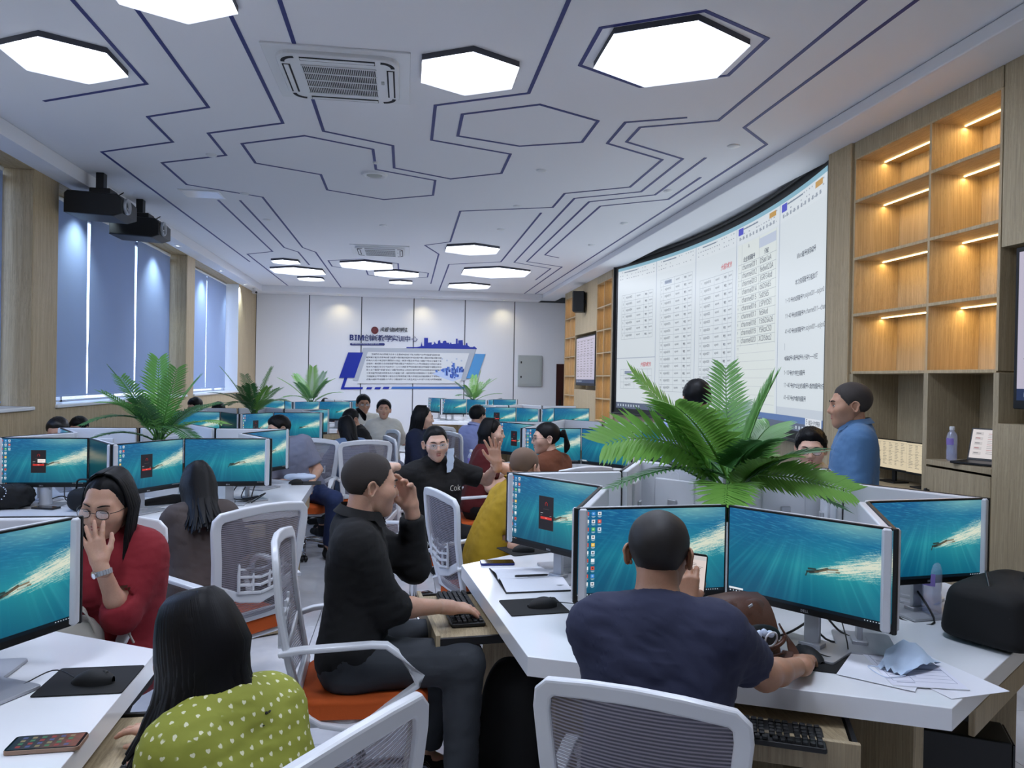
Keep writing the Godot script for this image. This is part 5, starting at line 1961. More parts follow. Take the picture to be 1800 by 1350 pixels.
	# brown leather bag
	var bag := thing("leather_bag", "brown leather shoulder bag with an open front pocket, beside the navy T-shirt", "bag", Vector3(1.055, D, -2.20), 0.16)
	var bb := MB.new()
	var rows := soft_block(Vector3(0.205, 0.195, 0.11), 0.42)
	for r in rows:
		for j in r.size():
			var p: Vector3 = r[j]
			var t := (p.y + 0.0975) / 0.195
			r[j] = Vector3(p.x * (1.06 - 0.14 * t), p.y + 0.0975, p.z * (1.25 - 0.55 * t) - 0.05 * t + 0.006 * sin(p.x * 60.0))
	bb.grid(rows, true)
	obj("body", bb, M.leather, bag)
	var fl := MB.new()
	var fr := []
	for i in 8:
		var s := i / 7.0
		var row := []
		for j in 9:
			var x := lerpf(-0.092, 0.092, j / 8.0)
			row.append(Vector3(x * (1.0 + 0.05 * s), 0.202 - 0.085 * s * s - 0.012 * s + 0.004 * cos(x * 30.0) - (0.02 * s * absf(x) / 0.09), -0.085 + 0.115 * pow(s, 0.55)))
		fr.append(row)
	fl.grid(fr, true)
	obj("flap", fl, M.leather, bag)
	var op := MB.new()
	op.ell(Vector3(0.005, 0.108, 0.052), Vector3(0.075, 0.034, 0.014), Basis(Vector3.RIGHT, -0.35), 20, 10)
	obj("pocket_opening", op, M.black, bag)
	var pk := MB.new()
	var lip := []
	for i in 15:
		var a := PI + PI * i / 14.0
		lip.append(Vector3(0.005 + 0.08 * cos(a), 0.105 + 0.036 * sin(a), 0.066))
	pk.tube(lip, 0.007, 8)
	pk.tube([Vector3(-0.085, 0.055, 0.066), Vector3(0.0, 0.047, 0.074), Vector3(0.09, 0.055, 0.064)], 0.004, 6)
	obj("pocket_piping", pk, M.leather, bag)
	var tis := MB.new()
	for i in 5:
		tis.ell(Vector3(-0.045 + i * 0.02, 0.115 + 0.004 * (i % 2), 0.063), Vector3(0.016, 0.011, 0.008), Basis(Vector3.BACK, i * 0.7), 10, 6)
	obj("tissue", tis, M.maskwhite, bag)
	var rg := MB.new()
	var rp := []
	for i in 21:
		var a := TAU * i / 20.0
		rp.append(Vector3(0.028 + 0.020 * cos(a), 0.105 + 0.023 * sin(a), 0.078 + 0.006 * sin(a)))
	rg.tube(rp, 0.0028, 7, 1.0, Vector3.ZERO, false)
	obj("white_cord", rg, M.white_plastic, bag)
	var lg := MB.new()
	lg.box(Vector3(0.0, 0.188, 0.012), Vector3(0.016, 0.008, 0.004), 0.001, Basis(Vector3.BACK, 0.5))
	obj("flap_emblem", lg, M.silver, bag)
	var st := MB.new()
	st.sweep(bez([Vector3(0.108, 0.12, 0.01), Vector3(0.135, 0.06, 0.03), Vector3(0.125, 0.012, 0.075), Vector3(0.06, 0.008, 0.10), Vector3(0.02, 0.02, 0.115), Vector3(0.07, 0.035, 0.085), Vector3(0.11, 0.05, 0.05)], 5), rrect(0.034, 0.006, 0.002, 1))
	obj("strap", st, M.leather, bag)
	# black bag at right
	var bg := thing("black_bag", "large soft black laptop bag at the right end of the front desk", "bag", Vector3(2.12, D, -2.38), 0.45)
	var b2 := MB.new()
	var r2 := soft_block(Vector3(0.50, 0.195, 0.30), 0.35, 20)
	for r in r2:
		for j in r.size():
			var p: Vector3 = r[j]
			var t := (p.y + 0.0975) / 0.195
			r[j] = Vector3(p.x * (1.03 - 0.10 * t), (p.y + 0.0975) * (1.0 + 0.05 * noise.get_noise_2d(p.x * 3.0, p.z * 3.0)), p.z * (1.02 - 0.16 * t))
	b2.grid(r2, true)
	obj("body", b2, M.bag_cloth, bg)
	var zp := MB.new()
	zp.tube(bez([Vector3(-0.235, 0.12, 0.09), Vector3(-0.1, 0.168, 0.135), Vector3(0.1, 0.168, 0.135), Vector3(0.235, 0.12, 0.09)], 5), 0.005, 6)
	obj("zip", zp, M.black, bg)
	var hn := MB.new()
	hn.tube(bez([Vector3(0.05, 0.195, 0.02), Vector3(0.08, 0.225, 0.02), Vector3(0.16, 0.225, 0.02), Vector3(0.19, 0.195, 0.02)], 5), 0.009, 8)
	obj("handle", hn, M.bag_cloth, bg)
	box_obj("white_tag", Vector3(-0.13, 0.186, 0.09), Vector3(0.055, 0.004, 0.014), M.maskwhite, bg)
	var pn := MB.new()
	pn.tube([Vector3(0, 0, 0), Vector3(0.045, 0.035, -0.07)], 0.005, 8)
	var pno := obj("pen", pn, M.black)
	pno.position = Vector3(1.98, D + 0.19, -2.32)
	tag(pno, "black pen lying on top of the soft black bag", "pen")
	bottle(Vector3(2.0, D, -2.63), 0.245, "clear plastic water bottle with a purple label on the front desk")
	bottle(Vector3(3.56, 1.136, -4.52), 0.225, "clear plastic water bottle on the cupboard beside the laptop")
	bottle(Vector3(0.60, D, -6.88), 0.22, "clear plastic bottle behind the woman with open arms")
	# papers and a face mask
	var prn := Image.create(256, 360, false, Image.FORMAT_RGB8)
	prn.fill(Color(0.90, 0.905, 0.95))
	for i in 9:
		rect(prn, 16, 40 + i * 34, 224, 2, Color(0.55, 0.57, 0.66))
		if i % 2 == 0:
			rect(prn, 24, 52 + i * 34, 60 + rng.randi() % 60, 6, Color(0.5, 0.52, 0.6))
	rect(prn, 16, 40, 2, 272, Color(0.55, 0.57, 0.66))
	rect(prn, 90, 40, 2, 272, Color(0.55, 0.57, 0.66))
	rect(prn, 238, 40, 2, 272, Color(0.55, 0.57, 0.66))
	rect(prn, 70, 16, 110, 9, Color(0.35, 0.36, 0.45))
	rect(prn, 18, 176, 220, 20, Color(0.62, 0.64, 0.72))
	var pm := mat(Color.WHITE, 0.75)
	pm.albedo_texture = ImageTexture.create_from_image(prn)
	var plabs := ["lowest printed sheet under the blue face mask", "printed form with a table under the blue face mask", "plain sheet sticking out left of the printed form"]
	for i in 3:
		var ps := MB.new()
		ps.box(Vector3.ZERO, Vector3(0.21, 0.0012, 0.297))
		var sheet := obj("paper_sheet", ps, M.paper)
		sheet.position = Vector3([1.60, 1.545, 1.47][i], D + 0.001 + 0.0016 * [0, 2, 1][i], [-2.07, -2.12, -2.14][i])
		sheet.rotation.y = [0.15, -0.25, -0.75][i]
		tag(sheet, plabs[i], "paper")
		if i == 1:
			var pf := MB.new()
			pf.face([Vector3(-0.103, 0.0012, 0.146), Vector3(0.103, 0.0012, 0.146), Vector3(0.103, 0.0012, -0.146), Vector3(-0.103, 0.0012, -0.146)])
			obj("print", pf, pm, sheet)
	var mk := thing("face_mask", "crumpled pale blue face mask lying on the papers", "face mask", Vector3(1.535, D + 0.006, -2.13), 0.5)
	var mr := []
	for i in 9:
		var row := []
		for j in 15:
			var x := lerpf(-0.088, 0.098, j / 14.0)
			var z := lerpf(-0.062, 0.062, i / 8.0)
			var bump := 0.066 * exp(-pow((x - 0.02) / 0.055, 2)) * (0.65 + 0.35 * cos(z * 40.0)) + 0.012 * absf(sin(z * 95.0 + x * 20.0)) + 0.012 * noise.get_noise_2d(x * 22.0, z * 22.0)
			row.append(Vector3(x, maxf(bump, 0.001), z * (1.0 - 0.35 * clampf(-x / 0.08, 0, 1))))
		mr.append(row)
	var mm := MB.new()
	mm.grid(mr, true)
	obj("pleated_sheet", mm, M.maskblue, mk)
	for sd in [-1, 1]:
		var lo := MB.new()
		lo.tube(bez([Vector3(sd * 0.08, 0.004, -0.04), Vector3(sd * 0.125, 0.012, -0.05), Vector3(sd * 0.14, 0.003, 0.01), Vector3(sd * 0.08, 0.004, 0.04)], 6), 0.0016, 5)
		obj("ear_loop", lo, M.maskwhite, mk)
	# things on the second left desk
	var th := thing("thermos_flask", "pale grey thermos flask on the second left desk", "flask", Vector3(-2.29, D, -5.25))
	var tb := MB.new()
	tb.lathe(PackedVector2Array([Vector2(0, 0), Vector2(0.033, 0), Vector2(0.036, 0.004), Vector2(0.036, 0.155)]), 24)
	obj("body", tb, M.mon_back, th)
	var tc := MB.new()
	tc.lathe(PackedVector2Array([Vector2(0.0345, 0.155), Vector2(0.0345, 0.158), Vector2(0.036, 0.160), Vector2(0.0355, 0.19), Vector2(0.031, 0.195), Vector2(0, 0.195)]), 24)
	obj("lid", tc, M.mon_back, th)
	var um := thing("folded_umbrella", "folded black umbrella on the second left desk", "umbrella", Vector3(-1.56, D + 0.028, -5.26), 0.0)
	um.rotation.y = 0.75
	var ub := MB.new()
	ub.tube([Vector3(-0.14, 0, 0), Vector3(-0.13, 0, 0), Vector3(-0.06, 0.002, 0), Vector3(0.05, 0.004, 0), Vector3(0.11, 0.0, 0), Vector3(0.13, 0, 0)], [0.012, 0.022, 0.027, 0.032, 0.030, 0.014], 9)
	obj("canopy", ub, M.bag_cloth, um)
	var uh := MB.new()
	uh.tube([Vector3(-0.14, 0, 0), Vector3(-0.185, -0.004, 0)], 0.009, 8)
	obj("handle", uh, M.black, um)
	var pb := MB.new()
	var pr := []
	for i in 7:
		var row := []
		for j in 13:
			var a := TAU * j / 12.0
			var rr := 0.05 * sin(PI * clampf(i / 6.0, 0.02, 0.98)) * (1.0 + 0.35 * noise.get_noise_2d(cos(a) * 3.0 + i, sin(a) * 3.0))
			row.append(Vector3(cos(a) * rr * 1.2, 0.03 - 0.03 * cos(PI * i / 6.0), sin(a) * rr))
		pr.append(row)
	pb.grid(pr)
	var pbo := obj("plastic_wrapper", pb, M.lens)
	pbo.position = Vector3(-1.42, D, -5.33)
	tag(pbo, "crumpled clear plastic wrapper beside the folded umbrella", "wrapper")
	var hb := thing("handbag", "black quilted handbag with a chain strap at far left", "bag", Vector3(-2.48, D, -5.16), 0.2)
	var hbm := MB.new()
	var hr := soft_block(Vector3(0.30, 0.15, 0.16), 0.6)
	for r in hr:
		for j in r.size():
			var p: Vector3 = r[j]
			r[j] = Vector3(p.x, p.y + 0.075, p.z) + p.normalized() * 0.012 * sin(p.x * 70.0) * sin((p.y + p.z) * 70.0)
	hbm.grid(hr, true)
	obj("body", hbm, M.black_matt, hb)
	var ch := MB.new()
	var cp := bez([Vector3(-0.13, 0.11, 0.05), Vector3(-0.06, 0.16, 0.06), Vector3(0.02, 0.12, 0.09), Vector3(-0.04, 0.03, 0.11), Vector3(-0.12, 0.02, 0.10)], 6)
	for i in cp.size():
		ch.ell(cp[i], Vector3(0.007, 0.004, 0.004), Basis(Vector3.UP, i * 0.9), 6, 4)
	obj("chain", ch, M.chrome, hb)
	var hb2 := thing("handbag", "small black bag beside the head of the woman in red", "bag", Vector3(-1.98, D, -5.06), -0.3)
	var hm := MB.new()
	var hq := soft_block(Vector3(0.20, 0.14, 0.14), 0.7)
	for r in hq:
		for j in r.size():
			var p: Vector3 = r[j]
			r[j] = Vector3(p.x, p.y + 0.07 + 0.01 * noise.get_noise_2d(p.x * 9.0, p.z * 9.0), p.z)
	hm.grid(hq, true)
	obj("body", hm, M.black_matt, hb2)
	var hh := MB.new()
	hh.tube(bez([Vector3(-0.06, 0.13, 0), Vector3(-0.04, 0.19, 0.01), Vector3(0.04, 0.19, 0.01), Vector3(0.06, 0.13, 0)], 5), 0.006, 6)
	obj("handle", hh, M.black, hb2)
	var bgp := MB.new()
	var br := soft_block(Vector3(0.26, 0.05, 0.15), 0.8, 10)
	for r in br:
		for j in r.size():
			var p: Vector3 = r[j]
			r[j] = Vector3(p.x, p.y + 0.025 + 0.012 * noise.get_noise_2d(p.x * 16.0, p.z * 16.0), p.z)
	bgp.grid(br, true)
	var bgo := obj("plastic_bag", bgp, M.maskwhite)
	bgo.position = Vector3(-0.86, D, -6.48)
	tag(bgo, "crumpled pale plastic bag at the right corner of second left desk", "plastic bag")
	var cu := thing("paper_cup", "white paper cup with a blue band beside the woman in dark red", "cup", Vector3(0.98, D, -6.95))
	var cm := MB.new()
	cm.lathe(PackedVector2Array([Vector2(0, 0), Vector2(0.028, 0), Vector2(0.037, 0.09), Vector2(0.040, 0.092), Vector2(0.038, 0.10), Vector2(0, 0.10)]), 20)
	obj("body", cm, M.white_plastic, cu)
	var cbn := MB.new()
	cbn.lathe(PackedVector2Array([Vector2(0.0318, 0.03), Vector2(0.0358, 0.065)]), 20)
	obj("band", cbn, M.blue_sign2, cu)
	var gb := thing("green_notebook", "pale green notebook on the second right desk", "notebook", Vector3(0.70, D, -6.98), 0.3)
	box_obj("page_block", Vector3(0, 0.006, 0), Vector3(0.20, 0.010, 0.14), M.paper, gb, 0.001)
	box_obj("cover", Vector3(0, 0.0122, 0), Vector3(0.205, 0.0024, 0.145), mat(Color(0.66, 0.75, 0.62), 0.6), gb, 0.001)
	# floor
	var bp := thing("backpack", "black backpack leaning under the front desk's left corner", "backpack", Vector3(0.43, 0, -3.0), -0.35)
	var bm := MB.new()
	var bq := soft_block(Vector3(0.30, 0.50, 0.20), 0.55, 18)
	for r in bq:
		for j in r.size():
			var p: Vector3 = r[j]
			var t := (p.y + 0.25) / 0.5
			r[j] = Vector3(p.x * (1.05 - 0.28 * t) + 0.03 * t, p.y + 0.25, p.z * (1.1 - 0.35 * t) + 0.008 * noise.get_noise_2d(p.x * 9.0, p.y * 9.0))
	bm.grid(bq, true)
	obj("body", bm, M.bag_cloth, bp)
	var bs := MB.new()
	bs.sweep(bez([Vector3(-0.10, 0.30, 0.09), Vector3(-0.17, 0.20, 0.10), Vector3(-0.23, 0.10, 0.08), Vector3(-0.20, 0.03, 0.06), Vector3(-0.12, 0.02, 0.08)], 6), rrect(0.032, 0.006, 0.002, 1))
	obj("strap", bs, M.bag_cloth, bp)
	var pc := [[0.80, -2.52, 5.9 + 36, "black computer case under the front desk, left of the navy man's chair"], [1.85, -2.35, 60.0, "black computer case under the front desk at right, in the dark opening"]]
	for e in pc:
		var t := thing("computer_case", e[3], "computer", Vector3(e[0], 0.09, e[1]), deg_to_rad(e[2]), "computer cases under desks")
		box_obj("case", Vector3(0, 0.19, 0), Vector3(0.17, 0.38, 0.36), M.black, t, 0.006)
		box_obj("front_panel", Vector3(0, 0.19, 0.183), Vector3(0.165, 0.37, 0.008), M.black_gloss, t, 0.002)
		box_obj("case_stand", Vector3(0, -0.045, 0), Vector3(0.22, 0.088, 0.40), M.wood_desk, t, 0.003)
	var sd := thing("computer_stand", "low open wooden crate on the floor beside the large chair", "stand", Vector3(-0.93, 0, -5.02), 0.45)
	box_obj("base_board", Vector3(0, 0.02, 0), Vector3(0.24, 0.02, 0.42), M.wood_desk, sd)
	for s in [-1, 1]:
		box_obj("side_board", Vector3(s * 0.115, 0.085, 0), Vector3(0.016, 0.15, 0.42), M.wood_desk, sd)
		box_obj("end_board", Vector3(0, 0.085, s * 0.205), Vector3(0.21, 0.15, 0.016), M.wood_desk, sd)
	var sc := thing("computer_case", "black computer case standing in the low wooden crate", "computer", Vector3(-0.93, 0.031, -5.02), 0.45, "computer cases under desks")
	box_obj("case", Vector3(0, 0.1, 0), Vector3(0.16, 0.2, 0.34), M.black, sc, 0.004)
	box_obj("front_panel", Vector3(0, 0.1, 0.172), Vector3(0.155, 0.19, 0.006), M.black_gloss, sc, 0.002)
	# niche: two monitors, laptop
	M.sheet0 = screen_mat(sheet_image(0), 0.72)
	for i in 2:
		var t := thing("niche_monitor", ["left of the two beige screens in the low niche behind the standing man", "right of the two beige screens in the low niche, beside the upright"][i], "monitor", Vector3(3.66, 0.891, [-5.285, -4.915][i]), -PI / 2 + 0.06, "niche monitors")
		box_obj("housing", Vector3(0, 0.205, -0.01), Vector3(0.365, 0.235, 0.024), M.black, t, 0.004)
		var f := MB.new()
		f.face([Vector3(-0.177, 0.105, 0.0026), Vector3(0.177, 0.105, 0.0026), Vector3(0.177, 0.316, 0.0026), Vector3(-0.177, 0.316, 0.0026)])
		obj("display", f, M.sheet0, t)
		box_obj("neck", Vector3(0, 0.06, -0.03), Vector3(0.04, 0.11, 0.015), M.black, t)
		box_obj("base_plate", Vector3(0, 0.006, -0.02), Vector3(0.18, 0.010, 0.13), M.black, t)
	var lp := thing("laptop", "open black laptop with a pale page on the cupboard in the niche", "laptop", Vector3(3.60, 1.136, -4.27), -PI / 2 + 0.45)
	box_obj("keyboard_deck", Vector3(0, 0.009, 0.0), Vector3(0.33, 0.014, 0.22), M.black, lp, 0.003)
	var lid := Basis(Vector3.RIGHT, -0.30)
	var lm := MB.new()
	lm.box(Vector3(0, 0.016, -0.112) + lid * Vector3(0, 0.105, 0), Vector3(0.33, 0.215, 0.008), 0.002, lid)
	obj("lid", lm, M.black, lp)
	var ls := MB.new()
	var o := Vector3(0, 0.016, -0.112)
	ls.face([o + lid * Vector3(-0.155, 0.012, 0.0046), o + lid * Vector3(0.155, 0.012, 0.0046), o + lid * Vector3(0.155, 0.203, 0.0046), o + lid * Vector3(-0.155, 0.203, 0.0046)])
	M.sheet2 = screen_mat(sheet_image(2), 0.72)
	obj("display", ls, M.sheet2, lp)
	# projectors under the dropped border
	for i in 2:
		var at: Vector3 = [Vector3(-3.07, CEIL, -8.14), Vector3(-3.07, CEIL, -9.28)][i]
		var t := thing("projector", ["black ceiling projector, nearer of the two before the blinds", "black ceiling projector, farther of the two before the blinds"][i], "projector", at, 0.0, "ceiling projectors")
		var body := MB.new()
		body.prism(PackedVector2Array([Vector2(-0.27, -0.44), Vector2(0.18, -0.46), Vector2(0.27, -0.43), Vector2(0.27, -0.29), Vector2(0.22, -0.24), Vector2(-0.24, -0.22), Vector2(-0.27, -0.25)]), -0.21, 0.21, 0.015)
		obj("body", body, M.black, t)
		var ln := MB.new()
		ln.lathe(PackedVector2Array([Vector2(0.045, 0.0), Vector2(0.078, 0.0), Vector2(0.082, 0.015), Vector2(0.078, 0.03), Vector2(0.066, 0.03), Vector2(0.05, 0.012), Vector2(0.045, 0)]), 28, Transform3D(Basis(Vector3(0, 1, 0), Vector3(1, 0, 0), Vector3(0, 0, 1)), Vector3(0.268, -0.345, 0.10)))
		obj("lens_ring", ln, M.silver, t)
		var le := MB.new()
		le.ell(Vector3(0.268, -0.345, 0.10), Vector3(0.022, 0.05, 0.05), Basis.IDENTITY, 16, 10)
		obj("lens", le, M.black_gloss, t)
		var mt := MB.new()
		mt.box(Vector3(0, -0.085, 0), Vector3(0.075, 0.17, 0.09), 0.004)
		mt.box(Vector3(0.02, -0.195, 0), Vector3(0.20, 0.06, 0.20), 0.008)
		mt.tube([Vector3(0.16, -0.24, 0.05), Vector3(0.24, -0.20, 0.08)], 0.006, 6)
		obj("ceiling_mount", mt, M.black, t)
	var cc := thing("security_camera", "small white security camera in the corner under the dropped border", "camera", Vector3(-3.28, 3.484, -17.0), 0.6)
	var cb := MB.new()
	cb.lathe(PackedVector2Array([Vector2(0, 0), Vector2(0.035, 0), Vector2(0.035, -0.02), Vector2(0.012, -0.03), Vector2(0.012, -0.06)]), 14)
	obj("mount", cb, M.white_plastic, cc)
	var ct := MB.new()
	ct.tube([Vector3(0.0, -0.075, -0.06), Vector3(0.02, -0.085, 0.05)], 0.032, 12)
	obj("housing", ct, M.white_plastic, cc)
	var cl := MB.new()
	cl.tube([Vector3(0.02, -0.085, 0.05), Vector3(0.022, -0.086, 0.062)], 0.024, 12)
	obj("lens", cl, M.black_gloss, cc)
	# tote bag on the lap of the woman in red
	var to := thing("tote_bag", "off-white cloth tote bag on the lap of the woman in red", "bag", Vector3(-1.16, 0.57, -2.80), 0.2)
	var tm := MB.new()
	var tr := soft_block(Vector3(0.26, 0.20, 0.14), 0.75, 14)
	for r in tr:
		for j in r.size():
			var p: Vector3 = r[j]
			r[j] = Vector3(p.x, p.y + 0.10 + 0.03 * noise.get_noise_2d(p.x * 9.0, p.z * 9.0), p.z * (1.1 - 0.6 * (p.y / 0.20 + 0.5)))
	tm.grid(tr, true)
	obj("body", tm, M.tote, to)
	var th2 := MB.new()
	th2.sweep(bez([Vector3(-0.02, 0.18, 0.02), Vector3(0.02, 0.24, 0.03), Vector3(0.07, 0.23, 0.04), Vector3(0.10, 0.15, 0.03)], 6), rrect(0.03, 0.006, 0.002, 1))
	obj("handle", th2, M.tote, to)


# ---------------------------------------------------------------- palms
func frond(called: String, base: Vector3, tip: Vector3, arch: float, wide: float, nl: int, m: Material, parent: Node, roll := 0.0) -> void:
	var mb := MB.new()
	var mid := base.lerp(tip, 0.45) + Vector3.UP * arch
	var pts := []
	for i in 13:
		var t := i / 12.0
		pts.append(base.lerp(mid, t).lerp(mid.lerp(tip, t), t))
	var rad := []
	for i in 13:
		rad.append(lerpf(0.007, 0.0015, i / 12.0))
	mb.tube(pts, rad, 5)
	var out := (tip - base)
	var side := out.cross(Vector3.UP)
	side = side.normalized() if side.length() > 0.05 else Vector3.RIGHT
	for i in nl:
		var t := lerpf(0.14, 0.985, float(i) / (nl - 1))
		var f := t * 12.0
		var k := mini(int(f), 11)
		var p: Vector3 = (pts[k] as Vector3).lerp(pts[k + 1], f - k)
		var tan: Vector3 = (pts[k + 1] - pts[k]).normalized()
		var sd := (side - tan * side.dot(tan)).normalized().rotated(tan, deg_to_rad(roll))
		var upn := sd.cross(tan).normalized()
		if upn.y < 0:
			upn = -upn
		var len := wide * (0.38 + 0.62 * sin(PI * clampf(0.16 + t * 0.72, 0, 1))) * rng.randf_range(0.9, 1.08)
		for s in [-1, 1]:
			var lean := lerpf(0.55, 1.05, t)
			var d: Vector3 = (sd * s + tan * lean + upn * 0.14).normalized()
			var d2: Vector3 = (d + Vector3.DOWN * 0.22 * rng.randf_range(0.6, 1.4)).normalized()
			var wv := tan.cross(d).cross(d).normalized() if tan.cross(d).length() > 0.01 else upn
			var w := wide * 0.058
			var a := p + d * len * 0.33
			var b: Vector3 = a + d.lerp(d2, 0.5).normalized() * len * 0.37
			var c: Vector3 = b + d2 * len * 0.30
			var nn := d.cross(wv).normalized()
			var k0 := mb.v.size()
			var fold := nn * w * 0.35
			for q in [[p, 0.35], [a, 1.0], [b, 0.85]]:
				mb.vert(q[0] + wv * w * q[1] + fold * q[1], (nn + wv * 0.3).normalized())
				mb.vert(q[0], nn)
				mb.vert(q[0] - wv * w * q[1] + fold * q[1], (nn - wv * 0.3).normalized())
			var e := mb.vert(c, nn)
			for j in 2:
				var o := k0 + j * 3
				mb.q4(o, o + 1, o + 4, o + 3)
				mb.q4(o + 1, o + 2, o + 5, o + 4)
			mb.tri(k0 + 6, k0 + 7, e)
			mb.tri(k0 + 7, k0 + 8, e)
	obj(called, mb, m, parent)


func palm(c: Vector3, tips: Array, lab: String, wide: float, nl: int, extra: int) -> void:
	var t := thing("potted_palm", lab, "plant", c, 0.0, "potted palms")
	var pot := MB.new()
	pot.lathe(PackedVector2Array([Vector2(0, 0.0), Vector2(0.13, 0.0), Vector2(0.165, 0.30), Vector2(0.17, 0.31), Vector2(0.155, 0.31), Vector2(0.15, 0.28), Vector2(0, 0.28)]), 28)
	obj("pot", pot, M.white_plastic, t)
	var soil := MB.new()
	soil.ell(Vector3(0, 0.275, 0), Vector3(0.148, 0.02, 0.148))
	obj("soil", soil, M.hair_brown, t)
	var tr := MB.new()
	for i in 5:
		var a := TAU * i / 5.0
		tr.tube([Vector3(cos(a) * 0.03, 0.27, sin(a) * 0.03), Vector3(cos(a) * 0.035, 0.36, sin(a) * 0.035), Vector3(cos(a) * 0.02, 0.44, sin(a) * 0.02)], [0.022, 0.018, 0.012], 7)
	obj("stem", tr, M.stem, t)
	var ms := [M.leaf, M.leaf2, M.leaf3]
	var i := 0
	for q in tips:
		var tip: Vector3 = Vector3(q[0], q[1], q[2]) - c
		var a := atan2(tip.x, tip.z)
		var b := Vector3(sin(a) * 0.02, 0.38 + 0.05 * (i % 3), cos(a) * 0.02)
		var arch: float = q[3] if q.size() > 3 else 0.10
		frond("frond", b, tip, arch, wide * (q[4] if q.size() > 4 else 1.0), nl, ms[(q[5] if q.size() > 5 else [0, 2, 0, 1, 2][i % 5])], t, q[6] if q.size() > 6 else 0.0)
		i += 1
	for j in extra:
		var a := rng.randf() * TAU
		var tip := Vector3(sin(a) * rng.randf_range(0.25, 0.48), rng.randf_range(0.55, 0.85), cos(a) * rng.randf_range(0.25, 0.48))
		frond("frond", Vector3(sin(a) * 0.02, 0.40, cos(a) * 0.02), tip, 0.08, wide * rng.randf_range(0.7, 1.0), nl, ms[[0, 2, 2, 1][j % 4]], t)


func build_palms() -> void:
	palm(Vector3(1.357, TOP, -3.039), [[0.93, 1.64, -3.0, 0.10, 0.8, 0, -35.0], [0.78, 1.37, -2.9, 0.20, 1.0, 1, -50.0], [0.77, 1.22, -2.75, 0.10, 0.5, 2], [1.45, 1.69, -3.3, 0.05, 0.7, 0], [1.51, 1.61, -2.98, 0.06, 1.25, 0], [1.02, 1.53, -2.78, 0.08, 1.15, 1], [1.62, 1.43, -3.2, 0.10, 1.0, 0], [1.72, 1.28, -3.4, 0.10, 0.6, 1],
		[1.78, 1.19, -2.82, 0.05, 0.75, 1, 40.0], [1.16, 1.17, -2.62, 0.14, 0.95, 1], [1.85, 1.10, -3.05, 0.10, 0.8, 2], [1.10, 1.42, -3.4, 0.08, 0.9, 2], [1.61, 1.52, -3.5, 0.06, 0.8, 2], [1.86, 1.17, -3.2, 0.12, 0.9, 2], [1.35, 1.40, -2.72, 0.05, 0.8, 2]], "large green palm in the middle of the front right island", 0.185, 27, 5)
	palm(Vector3(-1.745, TOP, -5.717), [[-1.75, 1.72, -5.7, 0.06, 1.1, 0], [-2.05, 1.66, -5.6, 0.06, 0.6, 2], [-2.12, 1.27, -5.4, 0.14, 0.9, 2], [-1.54, 1.65, -5.4, 0.05, 1.0, 0], [-1.50, 1.59, -5.8, 0.06, 0.9, 0], [-1.95, 1.42, -5.3, 0.10, 1.0, 0], [-1.24, 1.28, -5.4, 0.14, 0.9, 1], [-1.40, 1.40, -6.0, 0.08, 0.9, 2], [-1.36, 1.13, -5.3, 0.10, 0.9, 2], [-2.1, 1.17, -5.5, 0.10, 0.9, 2], [-1.78, 1.45, -5.35, 0.05, 0.9, 2]], "green palm in the middle of the second left island", 0.135, 25, 5)
	palm(Vector3(-1.799, TOP, -9.449), [[-2.18, 1.69, -9.4, 0.08, 0.9, 0], [-2.24, 1.4, -9.2, 0.12, 0.9, 2], [-1.6, 1.70, -9.4, 0.06, 0.8, 0], [-1.62, 1.47, -9.3, 0.07, 0.9, 1], [-1.42, 1.32, -9.2, 0.12, 1.0, 0], [-2.01, 1.27, -9.0, 0.10, 0.9, 2], [-1.99, 1.61, -9.8, 0.08, 0.9, 2], [-1.80, 1.50, -9.2, 0.05, 0.9, 2]], "palm in the middle of the third left island, before the far window", 0.135, 22, 5)
	palm(Vector3(-1.633, TOP, -13.543), [[-2.17, 1.56, -13.5, 0.10, 1.0, 1], [-1.59, 1.76, -13.4, 0.06, 1.0, 1], [-1.26, 1.56, -13.5, 0.08, 0.9, 1], [-1.12, 1.34, -13.4, 0.12, 0.9, 0], [-2.03, 1.25, -13.2, 0.10, 0.9, 0], [-1.93, 1.64, -13.8, 0.08, 0.9, 0], [-1.44, 1.68, -13.8, 0.08, 0.9, 2]], "palm in the middle of the farthest left island", 0.155, 22, 5)
	palm(Vector3(1.42, TOP, -16.129), [[1.58, 1.78, -16.1, 0.04, 0.9, 1], [1.22, 1.47, -16.0, 0.08, 0.8, 0], [1.90, 1.62, -16.1, 0.06, 0.9, 1], [2.0, 1.31, -16.0, 0.10, 0.9, 0], [1.08, 1.26, -15.8, 0.10, 0.9, 2], [1.47, 1.68, -16.4, 0.06, 0.9, 1], [1.80, 1.60, -16.3, 0.06, 0.9, 0]], "palm in the middle of the farthest right island, under the wall display", 0.15, 22, 4)

